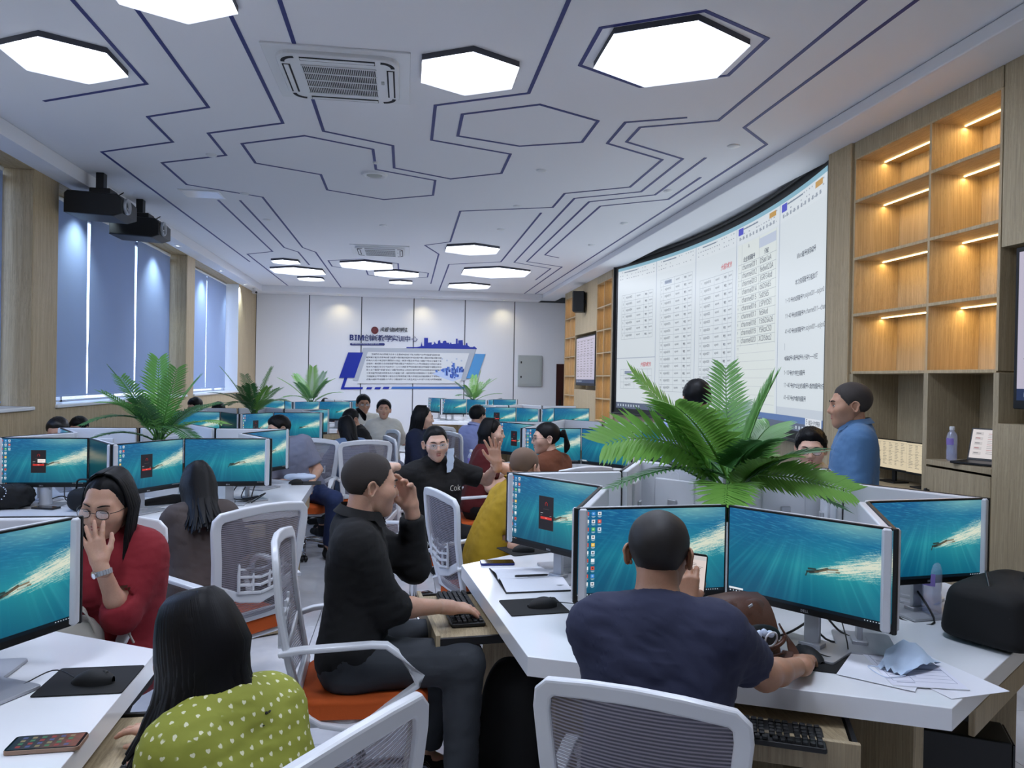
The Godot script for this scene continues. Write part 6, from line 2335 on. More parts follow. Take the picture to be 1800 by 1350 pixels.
# ---------------------------------------------------------------- people
# bones: [a, b, radius a, radius b, blend]; cuts: [point, outward direction, reach]
func nets(bones: Array, cell: float, cuts := [], wrinkle := 0.0, wscale := 1.0, seed_off := 0.0) -> Array:
	var lo := Vector3.ONE * 1e9
	var hi := Vector3.ONE * -1e9
	for b in bones:
		var r: float = maxf(b[2], b[3]) + cell * 2.0
		for e in 2:
			var q: Vector3 = b[e]
			lo = lo.min(q - Vector3.ONE * r)
			hi = hi.max(q + Vector3.ONE * r)
	var nx := int((hi.x - lo.x) / cell) + 2
	var ny := int((hi.y - lo.y) / cell) + 2
	var nz := int((hi.z - lo.z) / cell) + 2
	var f := PackedFloat32Array()
	f.resize(nx * ny * nz)
	f.fill(1.0)
	for b in bones:
		var a: Vector3 = b[0]
		var e: Vector3 = b[1]
		var ra: float = b[2]
		var rb: float = b[3]
		var k: float = b[4]
		var m := maxf(ra, rb) + k + cell * 2.5
		var x0 := maxi(0, int((minf(a.x, e.x) - m - lo.x) / cell))
		var x1 := mini(nx - 1, int((maxf(a.x, e.x) + m - lo.x) / cell) + 1)
		var y0 := maxi(0, int((minf(a.y, e.y) - m - lo.y) / cell))
		var y1 := mini(ny - 1, int((maxf(a.y, e.y) + m - lo.y) / cell) + 1)
		var z0 := maxi(0, int((minf(a.z, e.z) - m - lo.z) / cell))
		var z1 := mini(nz - 1, int((maxf(a.z, e.z) + m - lo.z) / cell) + 1)
		var bx := e.x - a.x
		var by := e.y - a.y
		var bz := e.z - a.z
		var l2 := maxf(bx * bx + by * by + bz * bz, 1e-9)
		for z in range(z0, z1 + 1):
			var pz := lo.z + z * cell - a.z
			for y in range(y0, y1 + 1):
				var py := lo.y + y * cell - a.y
				var row := (z * ny + y) * nx
				var c0 := py * by + pz * bz
				for x in range(x0, x1 + 1):
					var px := lo.x + x * cell - a.x
					var t := clampf((px * bx + c0) / l2, 0.0, 1.0)
					var dx := px - bx * t
					var dy := py - by * t
					var dz := pz - bz * t
					var d := sqrt(dx * dx + dy * dy + dz * dz) - ra - (rb - ra) * t
					var g := f[row + x]
					var h := k - absf(d - g)
					if h > 0.0:
						f[row + x] = minf(d, g) - h * h / k * 0.25
					elif d < g:
						f[row + x] = d
	for cu in cuts:
		var p: Vector3 = cu[0]
		var dn: Vector3 = cu[1]
		var rr: float = cu[2]
		for z in range(maxi(0, int((p.z - rr - lo.z) / cell)), mini(nz - 1, int((p.z + rr - lo.z) / cell) + 1) + 1):
			for y in range(maxi(0, int((p.y - rr - lo.y) / cell)), mini(ny - 1, int((p.y + rr - lo.y) / cell) + 1) + 1):
				for x in range(maxi(0, int((p.x - rr - lo.x) / cell)), mini(nx - 1, int((p.x + rr - lo.x) / cell) + 1) + 1):
					var q := lo + Vector3(x, y, z) * cell - p
					if q.length() < rr:
						var i := (z * ny + y) * nx + x
						f[i] = maxf(f[i], q.dot(dn))
	var vi := PackedInt32Array()
	vi.resize(nx * ny * nz)
	vi.fill(-1)
	var vs := PackedVector3Array()
	var gr := PackedVector3Array()
	var act := PackedInt32Array()
	var lim := cell * 1.8
	var oy := nx
	var oz := nx * ny
	for z in nz - 1:
		for y in ny - 1:
			var row := (z * ny + y) * nx
			for x in nx - 1:
				var i := row + x
				var f0 := f[i]
				if f0 > lim or f0 < -lim:
					continue
				var f1 := f[i + 1]
				var f2 := f[i + oy]
				var f3 := f[i + oy + 1]
				var f4 := f[i + oz]
				var f5 := f[i + oz + 1]
				var f6 := f[i + oz + oy]
				var f7 := f[i + oz + oy + 1]
				var neg := int(f0 < 0) + int(f1 < 0) + int(f2 < 0) + int(f3 < 0) + int(f4 < 0) + int(f5 < 0) + int(f6 < 0) + int(f7 < 0)
				if neg == 0 or neg == 8:
					continue
				var sx := 0.0
				var sy := 0.0
				var sz := 0.0
				var n := 0
				if (f0 < 0) != (f1 < 0):
					sx += f0 / (f0 - f1); n += 1
				if (f2 < 0) != (f3 < 0):
					sx += f2 / (f2 - f3); sy += 1; n += 1
				if (f4 < 0) != (f5 < 0):
					sx += f4 / (f4 - f5); sz += 1; n += 1
				if (f6 < 0) != (f7 < 0):
					sx += f6 / (f6 - f7); sy += 1; sz += 1; n += 1
				if (f0 < 0) != (f2 < 0):
					sy += f0 / (f0 - f2); n += 1
				if (f1 < 0) != (f3 < 0):
					sy += f1 / (f1 - f3); sx += 1; n += 1
				if (f4 < 0) != (f6 < 0):
					sy += f4 / (f4 - f6); sz += 1; n += 1
				if (f5 < 0) != (f7 < 0):
					sy += f5 / (f5 - f7); sx += 1; sz += 1; n += 1
				if (f0 < 0) != (f4 < 0):
					sz += f0 / (f0 - f4); n += 1
				if (f1 < 0) != (f5 < 0):
					sz += f1 / (f1 - f5); sx += 1; n += 1
				if (f2 < 0) != (f6 < 0):
					sz += f2 / (f2 - f6); sy += 1; n += 1
				if (f3 < 0) != (f7 < 0):
					sz += f3 / (f3 - f7); sx += 1; sy += 1; n += 1
				vi[i] = vs.size()
				act.append(i)
				vs.append(lo + (Vector3(x, y, z) + Vector3(sx, sy, sz) / n) * cell)
				gr.append(Vector3(f1 - f0 + f3 - f2 + f5 - f4 + f7 - f6, f2 - f0 + f3 - f1 + f6 - f4 + f7 - f5, f4 - f0 + f5 - f1 + f6 - f2 + f7 - f3).normalized())
	var idx := PackedInt32Array()
	var steps := [1, oy, oz]
	for i in act:
		for ax in 3:
			var s: int = steps[ax]
			if (f[i] < 0) == (f[i + s] < 0):
				continue
			var o1: int = steps[(ax + 1) % 3]
			var o2: int = steps[(ax + 2) % 3]
			var a := vi[i]
			var b := vi[i - o1]
			var c := vi[i - o1 - o2]
			var d := vi[i - o2]
			if a < 0 or b < 0 or c < 0 or d < 0:
				continue
			idx.append_array(PackedInt32Array([a, b, c, a, c, d]))
	if wrinkle > 0.0:
		for i in vs.size():
			var p := vs[i]
			var g := gr[i]
			var q := Vector3(p.x * 7.0 + seed_off, p.y * 17.0, p.z * 7.0) * wscale
			var w := 1.0 - absf(noise.get_noise_3dv(q)) * 2.6
			var w2 := noise.get_noise_3d(p.x * 4.0, p.y * 5.0 + seed_off, p.z * 4.0)
			vs[i] = p + g * wrinkle * (w * 0.8 + w2 * 1.2)
		var acc := PackedVector3Array()
		acc.resize(vs.size())
		for t in range(0, idx.size(), 3):
			var fn := (vs[idx[t + 1]] - vs[idx[t]]).cross(vs[idx[t + 2]] - vs[idx[t]])
			if fn.dot(gr[idx[t]]) < 0:
				fn = -fn
			for j in 3:
				acc[idx[t + j]] += fn
		for i in vs.size():
			if acc[i].length_squared() > 1e-16:
				gr[i] = acc[i].normalized()
	return [vs, gr, idx]


func add_nets(mb: MB, r: Array, xf := Transform3D.IDENTITY) -> void:
	var vs: PackedVector3Array = r[0]
	var ns: PackedVector3Array = r[1]
	if xf != Transform3D.IDENTITY:
		vs = vs.duplicate()
		ns = ns.duplicate()
		for i in vs.size():
			vs[i] = xf * vs[i]
			ns[i] = (xf.basis * ns[i]).normalized()
	mb.add(vs, ns, r[2])


var head_cache := {}


func smin(a: float, b: float, k: float) -> float:
	var h := maxf(k - absf(a - b), 0.0) / k
	return minf(a, b) - h * h * k * 0.25


func ell_d(p: Vector3, c: Vector3, r: Vector3) -> float:
	var q := (p - c) / r
	var l := q.length()
	return (l - 1.0) * minf(r.x, minf(r.y, r.z)) if l < 0.3 else l * (l - 1.0) / (q / r).length()


func cap_d(p: Vector3, a: Vector3, b: Vector3, ra: float, rb: float) -> float:
	var ab := b - a
	var t := clampf((p - a).dot(ab) / ab.length_squared(), 0, 1)
	return (p - a - ab * t).length() - lerpf(ra, rb, t)


func head_sdf(p0: Vector3, fem: bool) -> float:
	var p := Vector3(absf(p0.x), p0.y, p0.z)
	var d := ell_d(p, Vector3(0, 0.032, -0.014), Vector3(0.076, 0.084, 0.096))
	d = smin(d, ell_d(p, Vector3(0, -0.03, 0.022), Vector3(0.064 if not fem else 0.061, 0.078, 0.07)), 0.03)
	d = smin(d, ell_d(p, Vector3(0, -0.070, 0.030), Vector3(0.050 if not fem else 0.043, 0.042, 0.050)), 0.025)
	d = smin(d, (p - Vector3(0, -0.097, 0.066)).length() - (0.021 if not fem else 0.017), 0.03)
	d = smin(d, (p - Vector3(0.046, -0.022, 0.058)).length() - 0.026, 0.03)
	d = smin(d, cap_d(p, Vector3(0, 0.020, 0.084), Vector3(0.04, 0.022, 0.068), 0.010, 0.010), 0.022)
	# eye hollows
	var eye := (p - Vector3(0.032, 0.0, 0.102)).length() - 0.019
	d = -smin(-d, eye, 0.016)
	# nose
	d = smin(d, cap_d(p, Vector3(0, 0.008, 0.084), Vector3(0, -0.028, 0.101), 0.008, 0.0125), 0.012)
	d = smin(d, (p - Vector3(0.011, -0.034, 0.091)).length() - 0.0095, 0.008)
	# lips
	d = smin(d, cap_d(p, Vector3(0, -0.054, 0.088), Vector3(0.018, -0.056, 0.080), 0.007, 0.004), 0.008)
	d = smin(d, cap_d(p, Vector3(0, -0.066, 0.087), Vector3(0.015, -0.064, 0.080), 0.0075, 0.004), 0.008)
	return d


func head_grid(fem: bool, nu: int, nv: int) -> Array:
	var key := "%s%d" % [fem, nu]
	if head_cache.has(key):
		return head_cache[key]
	var rows := []
	var rr := []
	for i in nv + 1:
		var th := PI * i / nv
		var row := []
		var rrow := []
		for j in nu:
			var ph := TAU * j / nu
			var d := Vector3(sin(th) * sin(ph), cos(th), sin(th) * cos(ph))
			var r := 0.15
			for it in 14:
				var s := head_sdf(d * r, fem)
				r -= s * 0.8
				if absf(s) < 0.0004:
					break
			row.append(d * r)
			rrow.append(r)
		rows.append(row)
		rr.append(rrow)
	head_cache[key] = [rows, rr]
	return head_cache[key]


# how far inside the hair a direction lies: > 0 is hair
func hair_mask(d: Vector3, front: float, side: float, nape: float) -> float:
	var az := absf(atan2(d.x, d.z))
	var xs := [0.0, 0.42, 0.66, 0.88, 1.02, 1.16, 1.36, 1.50, 1.72, 1.95, 2.25, 3.2]
	var ys := [front, front + 0.015, front - 0.01, front - 0.20, side + 0.10, side - 0.06, side - 0.30, side - 0.10, side - 0.06, side - 0.34, nape, nape - 0.05]
	var k := 0
	while k < 10 and az > xs[k + 1]:
		k += 1
	var line := lerpf(ys[k], ys[k + 1], smoothstep(xs[k], xs[k + 1], az))
	return d.y - line + 0.03 * noise.get_noise_2d(atan2(d.x, d.z) * 5.0, d.y * 4.0)


func hair_shell(fem: bool, nu: int, nv: int, thick: float, front: float, side: float, nape: float, crown_thin := 0.0, rough := 0.0) -> Array:
	var g := head_grid(fem, nu, nv)
	var rows := []
	for i in nv + 1:
		var row := []
		for j in nu:
			var p: Vector3 = g[0][i][j]
			var d := p.normalized()
			var m := hair_mask(d, front, side, nape)
			var t := thick * smoothstep(0.0, 0.22, m) * (0.75 + 0.35 * d.y)
			if crown_thin > 0.0:
				t *= 1.0 - crown_thin * smoothstep(0.72, 0.95, d.dot(Vector3(0, 0.95, -0.15)))
			t += rough * noise.get_noise_3dv(d * 9.0) * smoothstep(0.05, 0.3, m)
			row.append(p + d * (t if m > 0.0 else maxf(-0.012, m * 0.12)))
		rows.append(row)
	return rows


func ear(mb: MB, sd: int, xf: Transform3D) -> void:
	var ring := []
	var inner := []
	for i in 17:
		var a := TAU * i / 16.0
		var yy := sin(a) * 0.027 * (1.0 if sin(a) > 0 else 0.95)
		var zz := -cos(a) * 0.0175 * (1.05 if sin(a) > 0 else 0.72)
		var out := 0.004 + 0.018 * clampf(-zz / 0.0175 * 0.5 + 0.5, 0, 1)
		ring.append(xf * Vector3(sd * (0.070 + out), yy - 0.006, zz - 0.014))
		inner.append(xf * Vector3(sd * (0.070 + out * 0.45), yy * 0.62 - 0.006, zz * 0.55 - 0.012))
	mb.tube(ring, 0.0042, 6, 1.0, Vector3.ZERO, false)
	mb.grid([ring, inner], sd > 0)
	var c := mb.vert(xf * Vector3(sd * 0.072, -0.006, -0.010), xf.basis * Vector3(sd, 0, 0))
	var k := mb.v.size()
	for p in inner:
		mb.vert(p, xf.basis * Vector3(sd, 0, 0))
	for i in 16:
		mb.tri(k + i, k + i + 1, c)
	mb.ell(xf * Vector3(sd * 0.0745, -0.028, -0.007), Vector3(0.004, 0.007, 0.006), Basis.IDENTITY, 8, 6)


func hand(mb: MB, wrist: Vector3, b: Basis, side: int, curls: Array, spread: float, thumb_in: float, size: float, cell: float) -> void:
	# local: x towards the thumb, y out of the back of the hand, z along the fingers
	var bones := []
	var kx := [0.028, 0.009, -0.010, -0.027]
	var kz := [0.086, 0.090, 0.085, 0.076]
	var ln := [0.070, 0.078, 0.072, 0.056]
	bones.append([Vector3(0.004, 0, -0.03), Vector3(0.0, 0, 0.012), 0.025, 0.024, 0.02])
	bones.append([Vector3(-0.008, 0, -0.03), Vector3(-0.008, 0, 0.012), 0.023, 0.022, 0.02])
	for i in 4:
		bones.append([Vector3(kx[i] * 0.6, -0.001, 0.016), Vector3(kx[i], 0.0, kz[i]), 0.0155, 0.0115, 0.016])
		var dir := kx[i] * spread * 7.0 as float
		var c: float = curls[i]
		var p := Vector3(kx[i], 0.001, kz[i])
		var ang := 0.0
		var fr := [0.46, 0.30, 0.24]
		var rad := [0.0098, 0.0088, 0.0078, 0.0066]
		for s in 3:
			ang += c * [0.42, 0.36, 0.22][s]
			var q: Vector3 = p + Vector3(sin(dir) * cos(ang), -sin(ang), cos(ang) * cos(dir)) * ln[i] * fr[s]
			bones.append([p, q, rad[s], rad[s + 1], 0.0035])
			p = q
	var t0 := Vector3(0.018, -0.008, 0.016)
	var t1 := Vector3(0.043, -0.016 - 0.012 * thumb_in, 0.046)
	var t2 := t1 + Vector3(0.016 - 0.020 * thumb_in, -0.006 - 0.014 * thumb_in, 0.028)
	var t3 := t2 + Vector3(0.006 - 0.016 * thumb_in, -0.004 - 0.008 * thumb_in, 0.024)
	bones.append([t0, t1, 0.016, 0.0125, 0.014])
	bones.append([t1, t2, 0.0115, 0.0098, 0.005])
	bones.append([t2, t3, 0.0098, 0.0075, 0.003])
	var bx := b
	bx.x = bx.x * -side if false else bx.x
	add_nets(mb, nets(bones, cell), Transform3D(bx.scaled_local(Vector3.ONE * size), wrist))


func ik(a: Vector3, t: Vector3, l1: float, l2: float, pole: Vector3) -> Array:
	var d := t - a
	var dist := clampf(d.length(), absf(l1 - l2) + 0.01, (l1 + l2) * 0.998)
	var dn := d.normalized()
	var x := (l1 * l1 - l2 * l2 + dist * dist) / (2.0 * dist)
	var h := sqrt(maxf(l1 * l1 - x * x, 0.0))
	var pn := (pole - dn * pole.dot(dn)).normalized()
	return [a + dn * x + pn * h, a + dn * dist]


func lock(mb: MB, pts: Array, w: float, th: float, upv: Vector3) -> void:
	var m := pts.size()
	var rad := []
	for i in m:
		var t := float(i) / (m - 1)
		rad.append(th * (0.6 + 0.4 * sin(PI * minf(t * 1.6, 0.5))) * (1.0 if t < 0.8 else lerpf(1.0, 0.25, (t - 0.8) / 0.2)))
	mb.tube(pts, rad, 6, w / th, upv, true)


# long hair: locks from a parting over the skull, then hanging to y = bottom (head space)
func long_hair(mb: MB, fem: bool, xf: Transform3D, bottom: float, a0: float, a1: float, n: int, grow: float, down: Vector3, ragged := 0.03, flare := 0.0, part := 0.0) -> void:
	for j in n:
		var u := (j + 0.5) / n
		var az := lerpf(a0, a1, u) * (1.0 if j % 2 == 0 else 1.0)
		for layer in 2:
			for sd in [-1, 1]:
				var a: float = (PI - az) * sd + rng.randf_range(-0.03, 0.03)
				var pts := []
				var z_part := lerpf(-0.05, 0.036, clampf((az - 0.6) / 1.3, 0, 1))
				var start := Vector3(part + sd * 0.003, 0.124 + 0.004 * layer - 0.010 * smoothstep(0.02, 0.06, z_part), z_part)
				var r0 := grow * 0.55 + 0.005 * layer
				var side := Vector3(sin(a), 0, cos(a))
				var e := Vector3(side.x * (0.078 + r0), -0.005, side.z * (0.100 + r0) - 0.014)
				var c1 := Vector3(e.x * 0.74, start.y + 0.006, lerpf(z_part, e.z, 0.55))
				for i in 6:
					var t := i / 5.0
					pts.append(start.lerp(c1, t).lerp(c1.lerp(e, t), t))
				var last: Vector3 = pts[-1]
				var len := (last.y - bottom) + rng.randf_range(-ragged, ragged)
				var local_down: Vector3 = xf.basis.inverse() * down
				for i in range(1, 7):
					var t := i / 6.0
					var o := last + local_down * len * t + side * (flare * t * t - 0.012 * sin(PI * t))
					o += Vector3(noise.get_noise_2d(j * 3.1 + sd * 50.0, t * 1.5), 0, noise.get_noise_2d(j * 5.3 + sd * 20.0, t * 1.5 + 9.0)) * 0.012 * t
					pts.append(o)
				for i in pts.size():
					pts[i] = xf * pts[i]
				lock(mb, pts, 0.019, 0.0050, xf.basis * (Vector3.UP.cross(side)))


func person(c: Dictionary) -> Node3D:
	var s: float = c.get("size", 1.0)
	var fem: bool = c.get("fem", false)
	var sit: bool = c.get("sit", true)
	var fat: float = c.get("fat", 0.0)
	var near: int = c.get("near", 1)      # 2 close, 1 middle, 0 far
	var yaw := deg_to_rad(c.yaw)
	var at := Vector3(c.at[0], 0, c.at[1])
	var root := thing("person", c.label, "person", at, yaw)
	var inv := Transform3D(Basis(Vector3.UP, yaw), at).affine_inverse()
	var l0 := deg_to_rad(c.get("lean", 5.0))
	var sl := deg_to_rad(c.get("side", 0.0))
	var tw := deg_to_rad(c.get("twist", 0.0))
	var r1 := Basis(Vector3.UP, tw * 0.4) * Basis(Vector3.BACK, sl * 0.7) * Basis(Vector3.RIGHT, l0 * 0.6)
	var r2 := Basis(Vector3.UP, tw) * Basis(Vector3.BACK, sl) * Basis(Vector3.RIGHT, l0 * 1.15)
	var P := Vector3(0, c.get("hip", 0.575 if sit else 0.90 * s), 0)
	var W := P + r1 * Vector3(0, 0.17, 0) * s
	var C := W + r2 * Vector3(0, 0.17, 0) * s
	var N := C + r2 * Vector3(0, 0.155, -0.008) * s
	var sw: float = (0.146 if fem else 0.170) * s * (c.get("shoulder", 1.0) as float)
	var he: Array = c.get("head", [0, 0, 0])
	var rh := Basis(Vector3.UP, deg_to_rad(he[0])) * Basis(Vector3.RIGHT, deg_to_rad(he[1])) * Basis(Vector3.BACK, deg_to_rad(he[2]))
	var nd := (r2 * Vector3.UP * 1.2 + Vector3.UP + rh * Vector3(0, 0.6, 0.25)).normalized()
	var H := N + nd * 0.122 * s + rh * Vector3(0, 0.02, 0.022) * s
	var hx := Transform3D(rh.scaled_local(Vector3.ONE * s * c.get("headsize", 1.0)), H)
	# arms
	var cell: float = [0.019, 0.014, 0.011][near]
	var bones := []
	var cloth := []
	var cuts := []
	var g := 0.012 + c.get("loose", 0.0) as float
	var pr := 0.108 if not fem else 0.112
	var torso := [
		[P + r1 * Vector3(-0.075, 0, 0) * s, P + r1 * Vector3(0.075, 0, 0) * s, pr * s, pr * s, 0.05],
		[P + r1 * Vector3(-0.06, 0.09, 0.01) * s, P + r1 * Vector3(0.06, 0.09, 0.01) * s, (0.098 + fat * 0.5) * s, (0.098 + fat * 0.5) * s, 0.06],
		[W + r2 * Vector3(-0.06, 0, 0.01 + fat * 0.3) * s, W + r2 * Vector3(0.06, 0, 0.01 + fat * 0.3) * s, (0.094 + fat) * s, (0.094 + fat) * s, 0.06],
		[W + r2 * Vector3(-0.072, 0.10, 0.005) * s, W + r2 * Vector3(0.072, 0.10, 0.005) * s, (0.096 + fat * 0.6) * s, (0.096 + fat * 0.6) * s, 0.06],
		[C + r2 * Vector3(-0.088, 0.03, 0.0) * s, C + r2 * Vector3(0.088, 0.03, 0.0) * s, (0.094 + fat * 0.3) * s, (0.094 + fat * 0.3) * s, 0.06],
		[N + r2 * Vector3(-sw * 0.82, -0.058, -0.004) * s, N + r2 * Vector3(sw * 0.82, -0.058, -0.004) * s, 0.060 * s, 0.060 * s, 0.05],
		[N + r2 * Vector3(0, -0.02, -0.012) * s, N + r2 * Vector3(-sw * 0.8, -0.042, -0.008) * s, 0.060 * s, 0.046 * s, 0.04],
		[N + r2 * Vector3(0, -0.02, -0.012) * s, N + r2 * Vector3(sw * 0.8, -0.042, -0.008) * s, 0.060 * s, 0.046 * s, 0.04],
	]
	if fem:
		for sd in [-1, 1]:
			torso.append([C + r2 * Vector3(sd * 0.065, -0.02, 0.075) * s, C + r2 * Vector3(sd * 0.06, -0.03, 0.080) * s, 0.052 * s, 0.050 * s, 0.05])
	for t in torso:
		bones.append(t)
		cloth.append([t[0], t[1], t[2] + g, t[3] + g, t[4]])
	bones.append([N + r2 * Vector3(0, -0.03, 0), H + rh * Vector3(0, -0.045, -0.022) * s, (0.060 if not fem else 0.052) * s, (0.056 if not fem else 0.048) * s, 0.03])
	if c.get("tunic", false):
		for sd in [-1, 1]:
			cloth.append([P + Vector3(sd * 0.08, -0.02, 0) * s, P + Vector3(sd * 0.10, -0.01, 0.22) * s, 0.10 * s, 0.085 * s, 0.06])
	var hands := []
	var sleeve: float = c.get("sleeve", 0.62)    # share of the upper arm; above 1 it runs on over the forearm
	for sd in [1, -1]:
		var nm := "l" if sd > 0 else "r"
		var S := N + r2 * Vector3(sd * sw, -0.06, -0.004) * s
		var tgt: Vector3
		if c.has(nm + "h"):
			var q: Array = c[nm + "h"]
			tgt = inv * Vector3(q[0], q[1], q[2])
		elif sit:
			tgt = Vector3(sd * 0.13, P.y + 0.12, 0.30)
		else:
			tgt = S + Vector3(sd * 0.06, -0.52, 0.04) * s
		var pole := Vector3(sd * 0.5, -0.8, -0.55)
		if c.has(nm + "p"):
			var q2: Array = c[nm + "p"]
			pole = Basis(Vector3.UP, -yaw) * Vector3(q2[0], q2[1], q2[2])
		var al := 0.275 * s * (0.95 if fem else 1.0)
		var fl := 0.245 * s * (0.95 if fem else 1.0)
		var k := ik(S, tgt, al, fl, pole)
		var E: Vector3 = k[0]
		var Wr: Vector3 = k[1]
		var ar := (0.047 if not fem else 0.041) * s
		bones.append([S, E, ar, 0.038 * s, 0.035])
		bones.append([E, E.lerp(Wr, 0.35), 0.037 * s, 0.037 * s if not fem else 0.033 * s, 0.03])
		bones.append([E.lerp(Wr, 0.35), Wr, 0.037 * s if not fem else 0.033 * s, 0.0255 * s, 0.02])
		var sg := g + 0.006
		sleeve = c.get(nm + "sleeve", c.get("sleeve", 0.62))
		if sleeve <= 1.0:
			var ce := S.lerp(E, sleeve)
			cloth.append([S, ce - (E - S).normalized() * 0.01, ar + sg + 0.004, lerpf(ar, 0.038 * s, sleeve) + sg + 0.006, 0.045])
			cuts.append([ce + (E - S).normalized() * 0.012, (E - S).normalized(), 0.085])
		elif sleeve > 0:
			var ce := E.lerp(Wr, sleeve - 1.0)
			cloth.append([S, E, ar + sg, 0.040 * s + sg, 0.045])
			cloth.append([E, ce - (Wr - E).normalized() * 0.012, 0.040 * s + sg, lerpf(0.036, 0.027, sleeve - 1.0) * s + sg, 0.03])
			cuts.append([ce + (Wr - E).normalized() * 0.01, (Wr - E).normalized(), 0.055])
		hands.append([nm, sd, E, Wr])
	# legs
	var pants := []
	var pcuts := []
	for i in 1:
		for q in torso.slice(0, 2):
			pants.append([q[0], q[1], q[2] + 0.004, q[3] - 0.006, q[4]])
	var feet := []
	for sd in [1, -1]:
		var nm := "l" if sd > 0 else "r"
		var hp := P + Vector3(sd * 0.085, -0.015, 0.0) * s
		var kn: Vector3
		var an: Vector3
		var spread: float = c.get(nm + "spread", 8.0)
		var fd := Vector3(sin(deg_to_rad(spread) * sd), 0, cos(deg_to_rad(spread)))
		if sit:
			kn = hp + (fd * 0.415 + Vector3(0, c.get(nm + "kneeup", 0.0), 0)) * s
			var fo: Vector2 = c.get(nm + "foot", Vector2(0, 0.04))
			an = Vector3(kn.x + fo.x, 0.095, kn.z + fo.y)
			var sh := (an - kn)
			if sh.length() > 0.44 * s:
				an = kn + sh.normalized() * 0.44 * s
				an.y = 0.095
		else:
			kn = hp + Vector3(sd * 0.01, -0.40, 0.02) * s
			an = Vector3(hp.x + sd * 0.015, 0.09, hp.z - 0.01)
		bones.append([hp, kn, 0.078 * s, 0.054 * s, 0.04])
		bones.append([kn, kn.lerp(an, 0.35), 0.053 * s, 0.054 * s, 0.03])
		bones.append([kn.lerp(an, 0.35), an, 0.052 * s, 0.036 * s, 0.02])
		var pg := 0.014 + c.get("baggy", 0.0) as float
		pants.append([hp, kn, 0.082 * s + pg, 0.056 * s + pg, 0.05])
		pants.append([kn, an.lerp(kn, 0.08), 0.056 * s + pg, 0.040 * s + pg, 0.03])
		pcuts.append([an.lerp(kn, 0.10), (an - kn).normalized(), 0.09])
		var toe := an + fd * 0.15
		bones.append([an, an + Vector3(0, -0.045, 0) + fd * 0.10, 0.036 * s, 0.025 * s, 0.02])
		feet.append([an, fd])
	var body := MB.new()
	add_nets(body, nets(bones, cell))
	# head
	var nu: int = [24, 40, 60][near]
	var nv: int = [18, 30, 46][near]
	var hg := head_grid(fem, nu, nv)
	var hrows := []
	for row in hg[0]:
		var o := []
		for p in row:
			o.append(hx * (p as Vector3))
		hrows.append(o)
	body.grid(hrows, false, true)
	fix_out(body, hrows, H)
	if not c.get("hair", "short") in ["long", "bob"]:
		for sd in [-1, 1]:
			ear(body, sd, hx)
	# hands
	for h in hands:
		var nm: String = h[0]
		var sd: int = h[1]
		var E: Vector3 = h[2]
		var Wr: Vector3 = h[3]
		var fd := (Wr - E).normalized()
		if c.has(nm + "hd"):
			var q: Array = c[nm + "hd"]
			fd = (Basis(Vector3.UP, -yaw) * Vector3(q[0], q[1], q[2])).normalized()
		var bn := Vector3.UP
		if c.has(nm + "hn"):
			var q: Array = c[nm + "hn"]
			bn = Basis(Vector3.UP, -yaw) * Vector3(q[0], q[1], q[2])
		elif absf(fd.y) > 0.8:
			bn = Vector3(sd, 0, 0.2)
		bn = (bn - fd * bn.dot(fd)).normalized()
		var tx := bn.cross(fd) * (1.0 if sd < 0 else -1.0)
		# thumb: right hand, back up, fingers away -> thumb at its left
		var hb := Basis(tx, bn, fd)
		hand(body, Wr + fd * 0.012, hb, sd, c.get(nm + "curl", [0.7, 0.75, 0.8, 0.9]), c.get(nm + "fan", 0.6), c.get(nm + "thumb", 0.4), s * (0.93 if fem else 1.02), [0.0062, 0.0048, 0.0034][near])
	obj("body", body, c.get("skin", M.skin), root)
	# clothing, cut off at the hem
	if not c.get("tunic", false):
		cuts.append([P + Vector3(0, -0.03 if sit else -0.10, 0), Vector3.DOWN, 0.30])
	var wr: float = c.get("wrinkle", 0.0045)
	var seed_off: float = at.x * 13.0 + at.z * 7.0
	var shirt := MB.new()
	add_nets(shirt, nets(cloth, cell, cuts, wr, 1.0, seed_off))
	obj(c.get("topname", "shirt"), shirt, c.top, root)
	if c.get("legs", true):
		var tr := MB.new()
		add_nets(tr, nets(pants, cell * 1.1, pcuts, 0.004, 0.8, seed_off + 5.0))
		obj(c.get("legname", "trousers"), tr, c.get("leg", M.blackcloth), root)
		for f in feet:
			var an: Vector3 = f[0]
			var fd: Vector3 = f[1]
			var sh := MB.new()
			var fb := [[an + Vector3(0, -0.05, 0) - fd * 0.035, an + Vector3(0, -0.055, 0) + fd * 0.06, 0.043, 0.044, 0.02], [an + Vector3(0, -0.06, 0) + fd * 0.05, an + Vector3(0, -0.066, 0) + fd * 0.165, 0.044, 0.036, 0.02], [an + Vector3(0, 0.0, 0), an + Vector3(0, -0.05, 0), 0.046, 0.044, 0.02]]
			add_nets(sh, nets(fb, 0.010 if near > 0 else 0.014, [[Vector3(an.x, an.y - 0.09, an.z), Vector3.DOWN, 0.4], [an + Vector3(0, 0.025, 0), Vector3.UP, 0.08]]))
			obj("shoe", sh, c.get("shoe", M.shoe), root)
	if c.get("waistcoat", false):
		var wv := []
		for q in torso:
			wv.append([q[0] + r2 * Vector3(0, -0.02, -0.008), q[1] + r2 * Vector3(0, -0.02, -0.008), q[2] + g + 0.004, q[3] + g + 0.004, q[4]])
		var vc := MB.new()
		add_nets(vc, nets(wv, cell, [[C + r2 * Vector3(0, 0.06, 0.15), r2 * Vector3(0, 0, 1), 0.12]], 0.003, 1.0, seed_off))
		obj("waistcoat", vc, M.blackcloth, root)
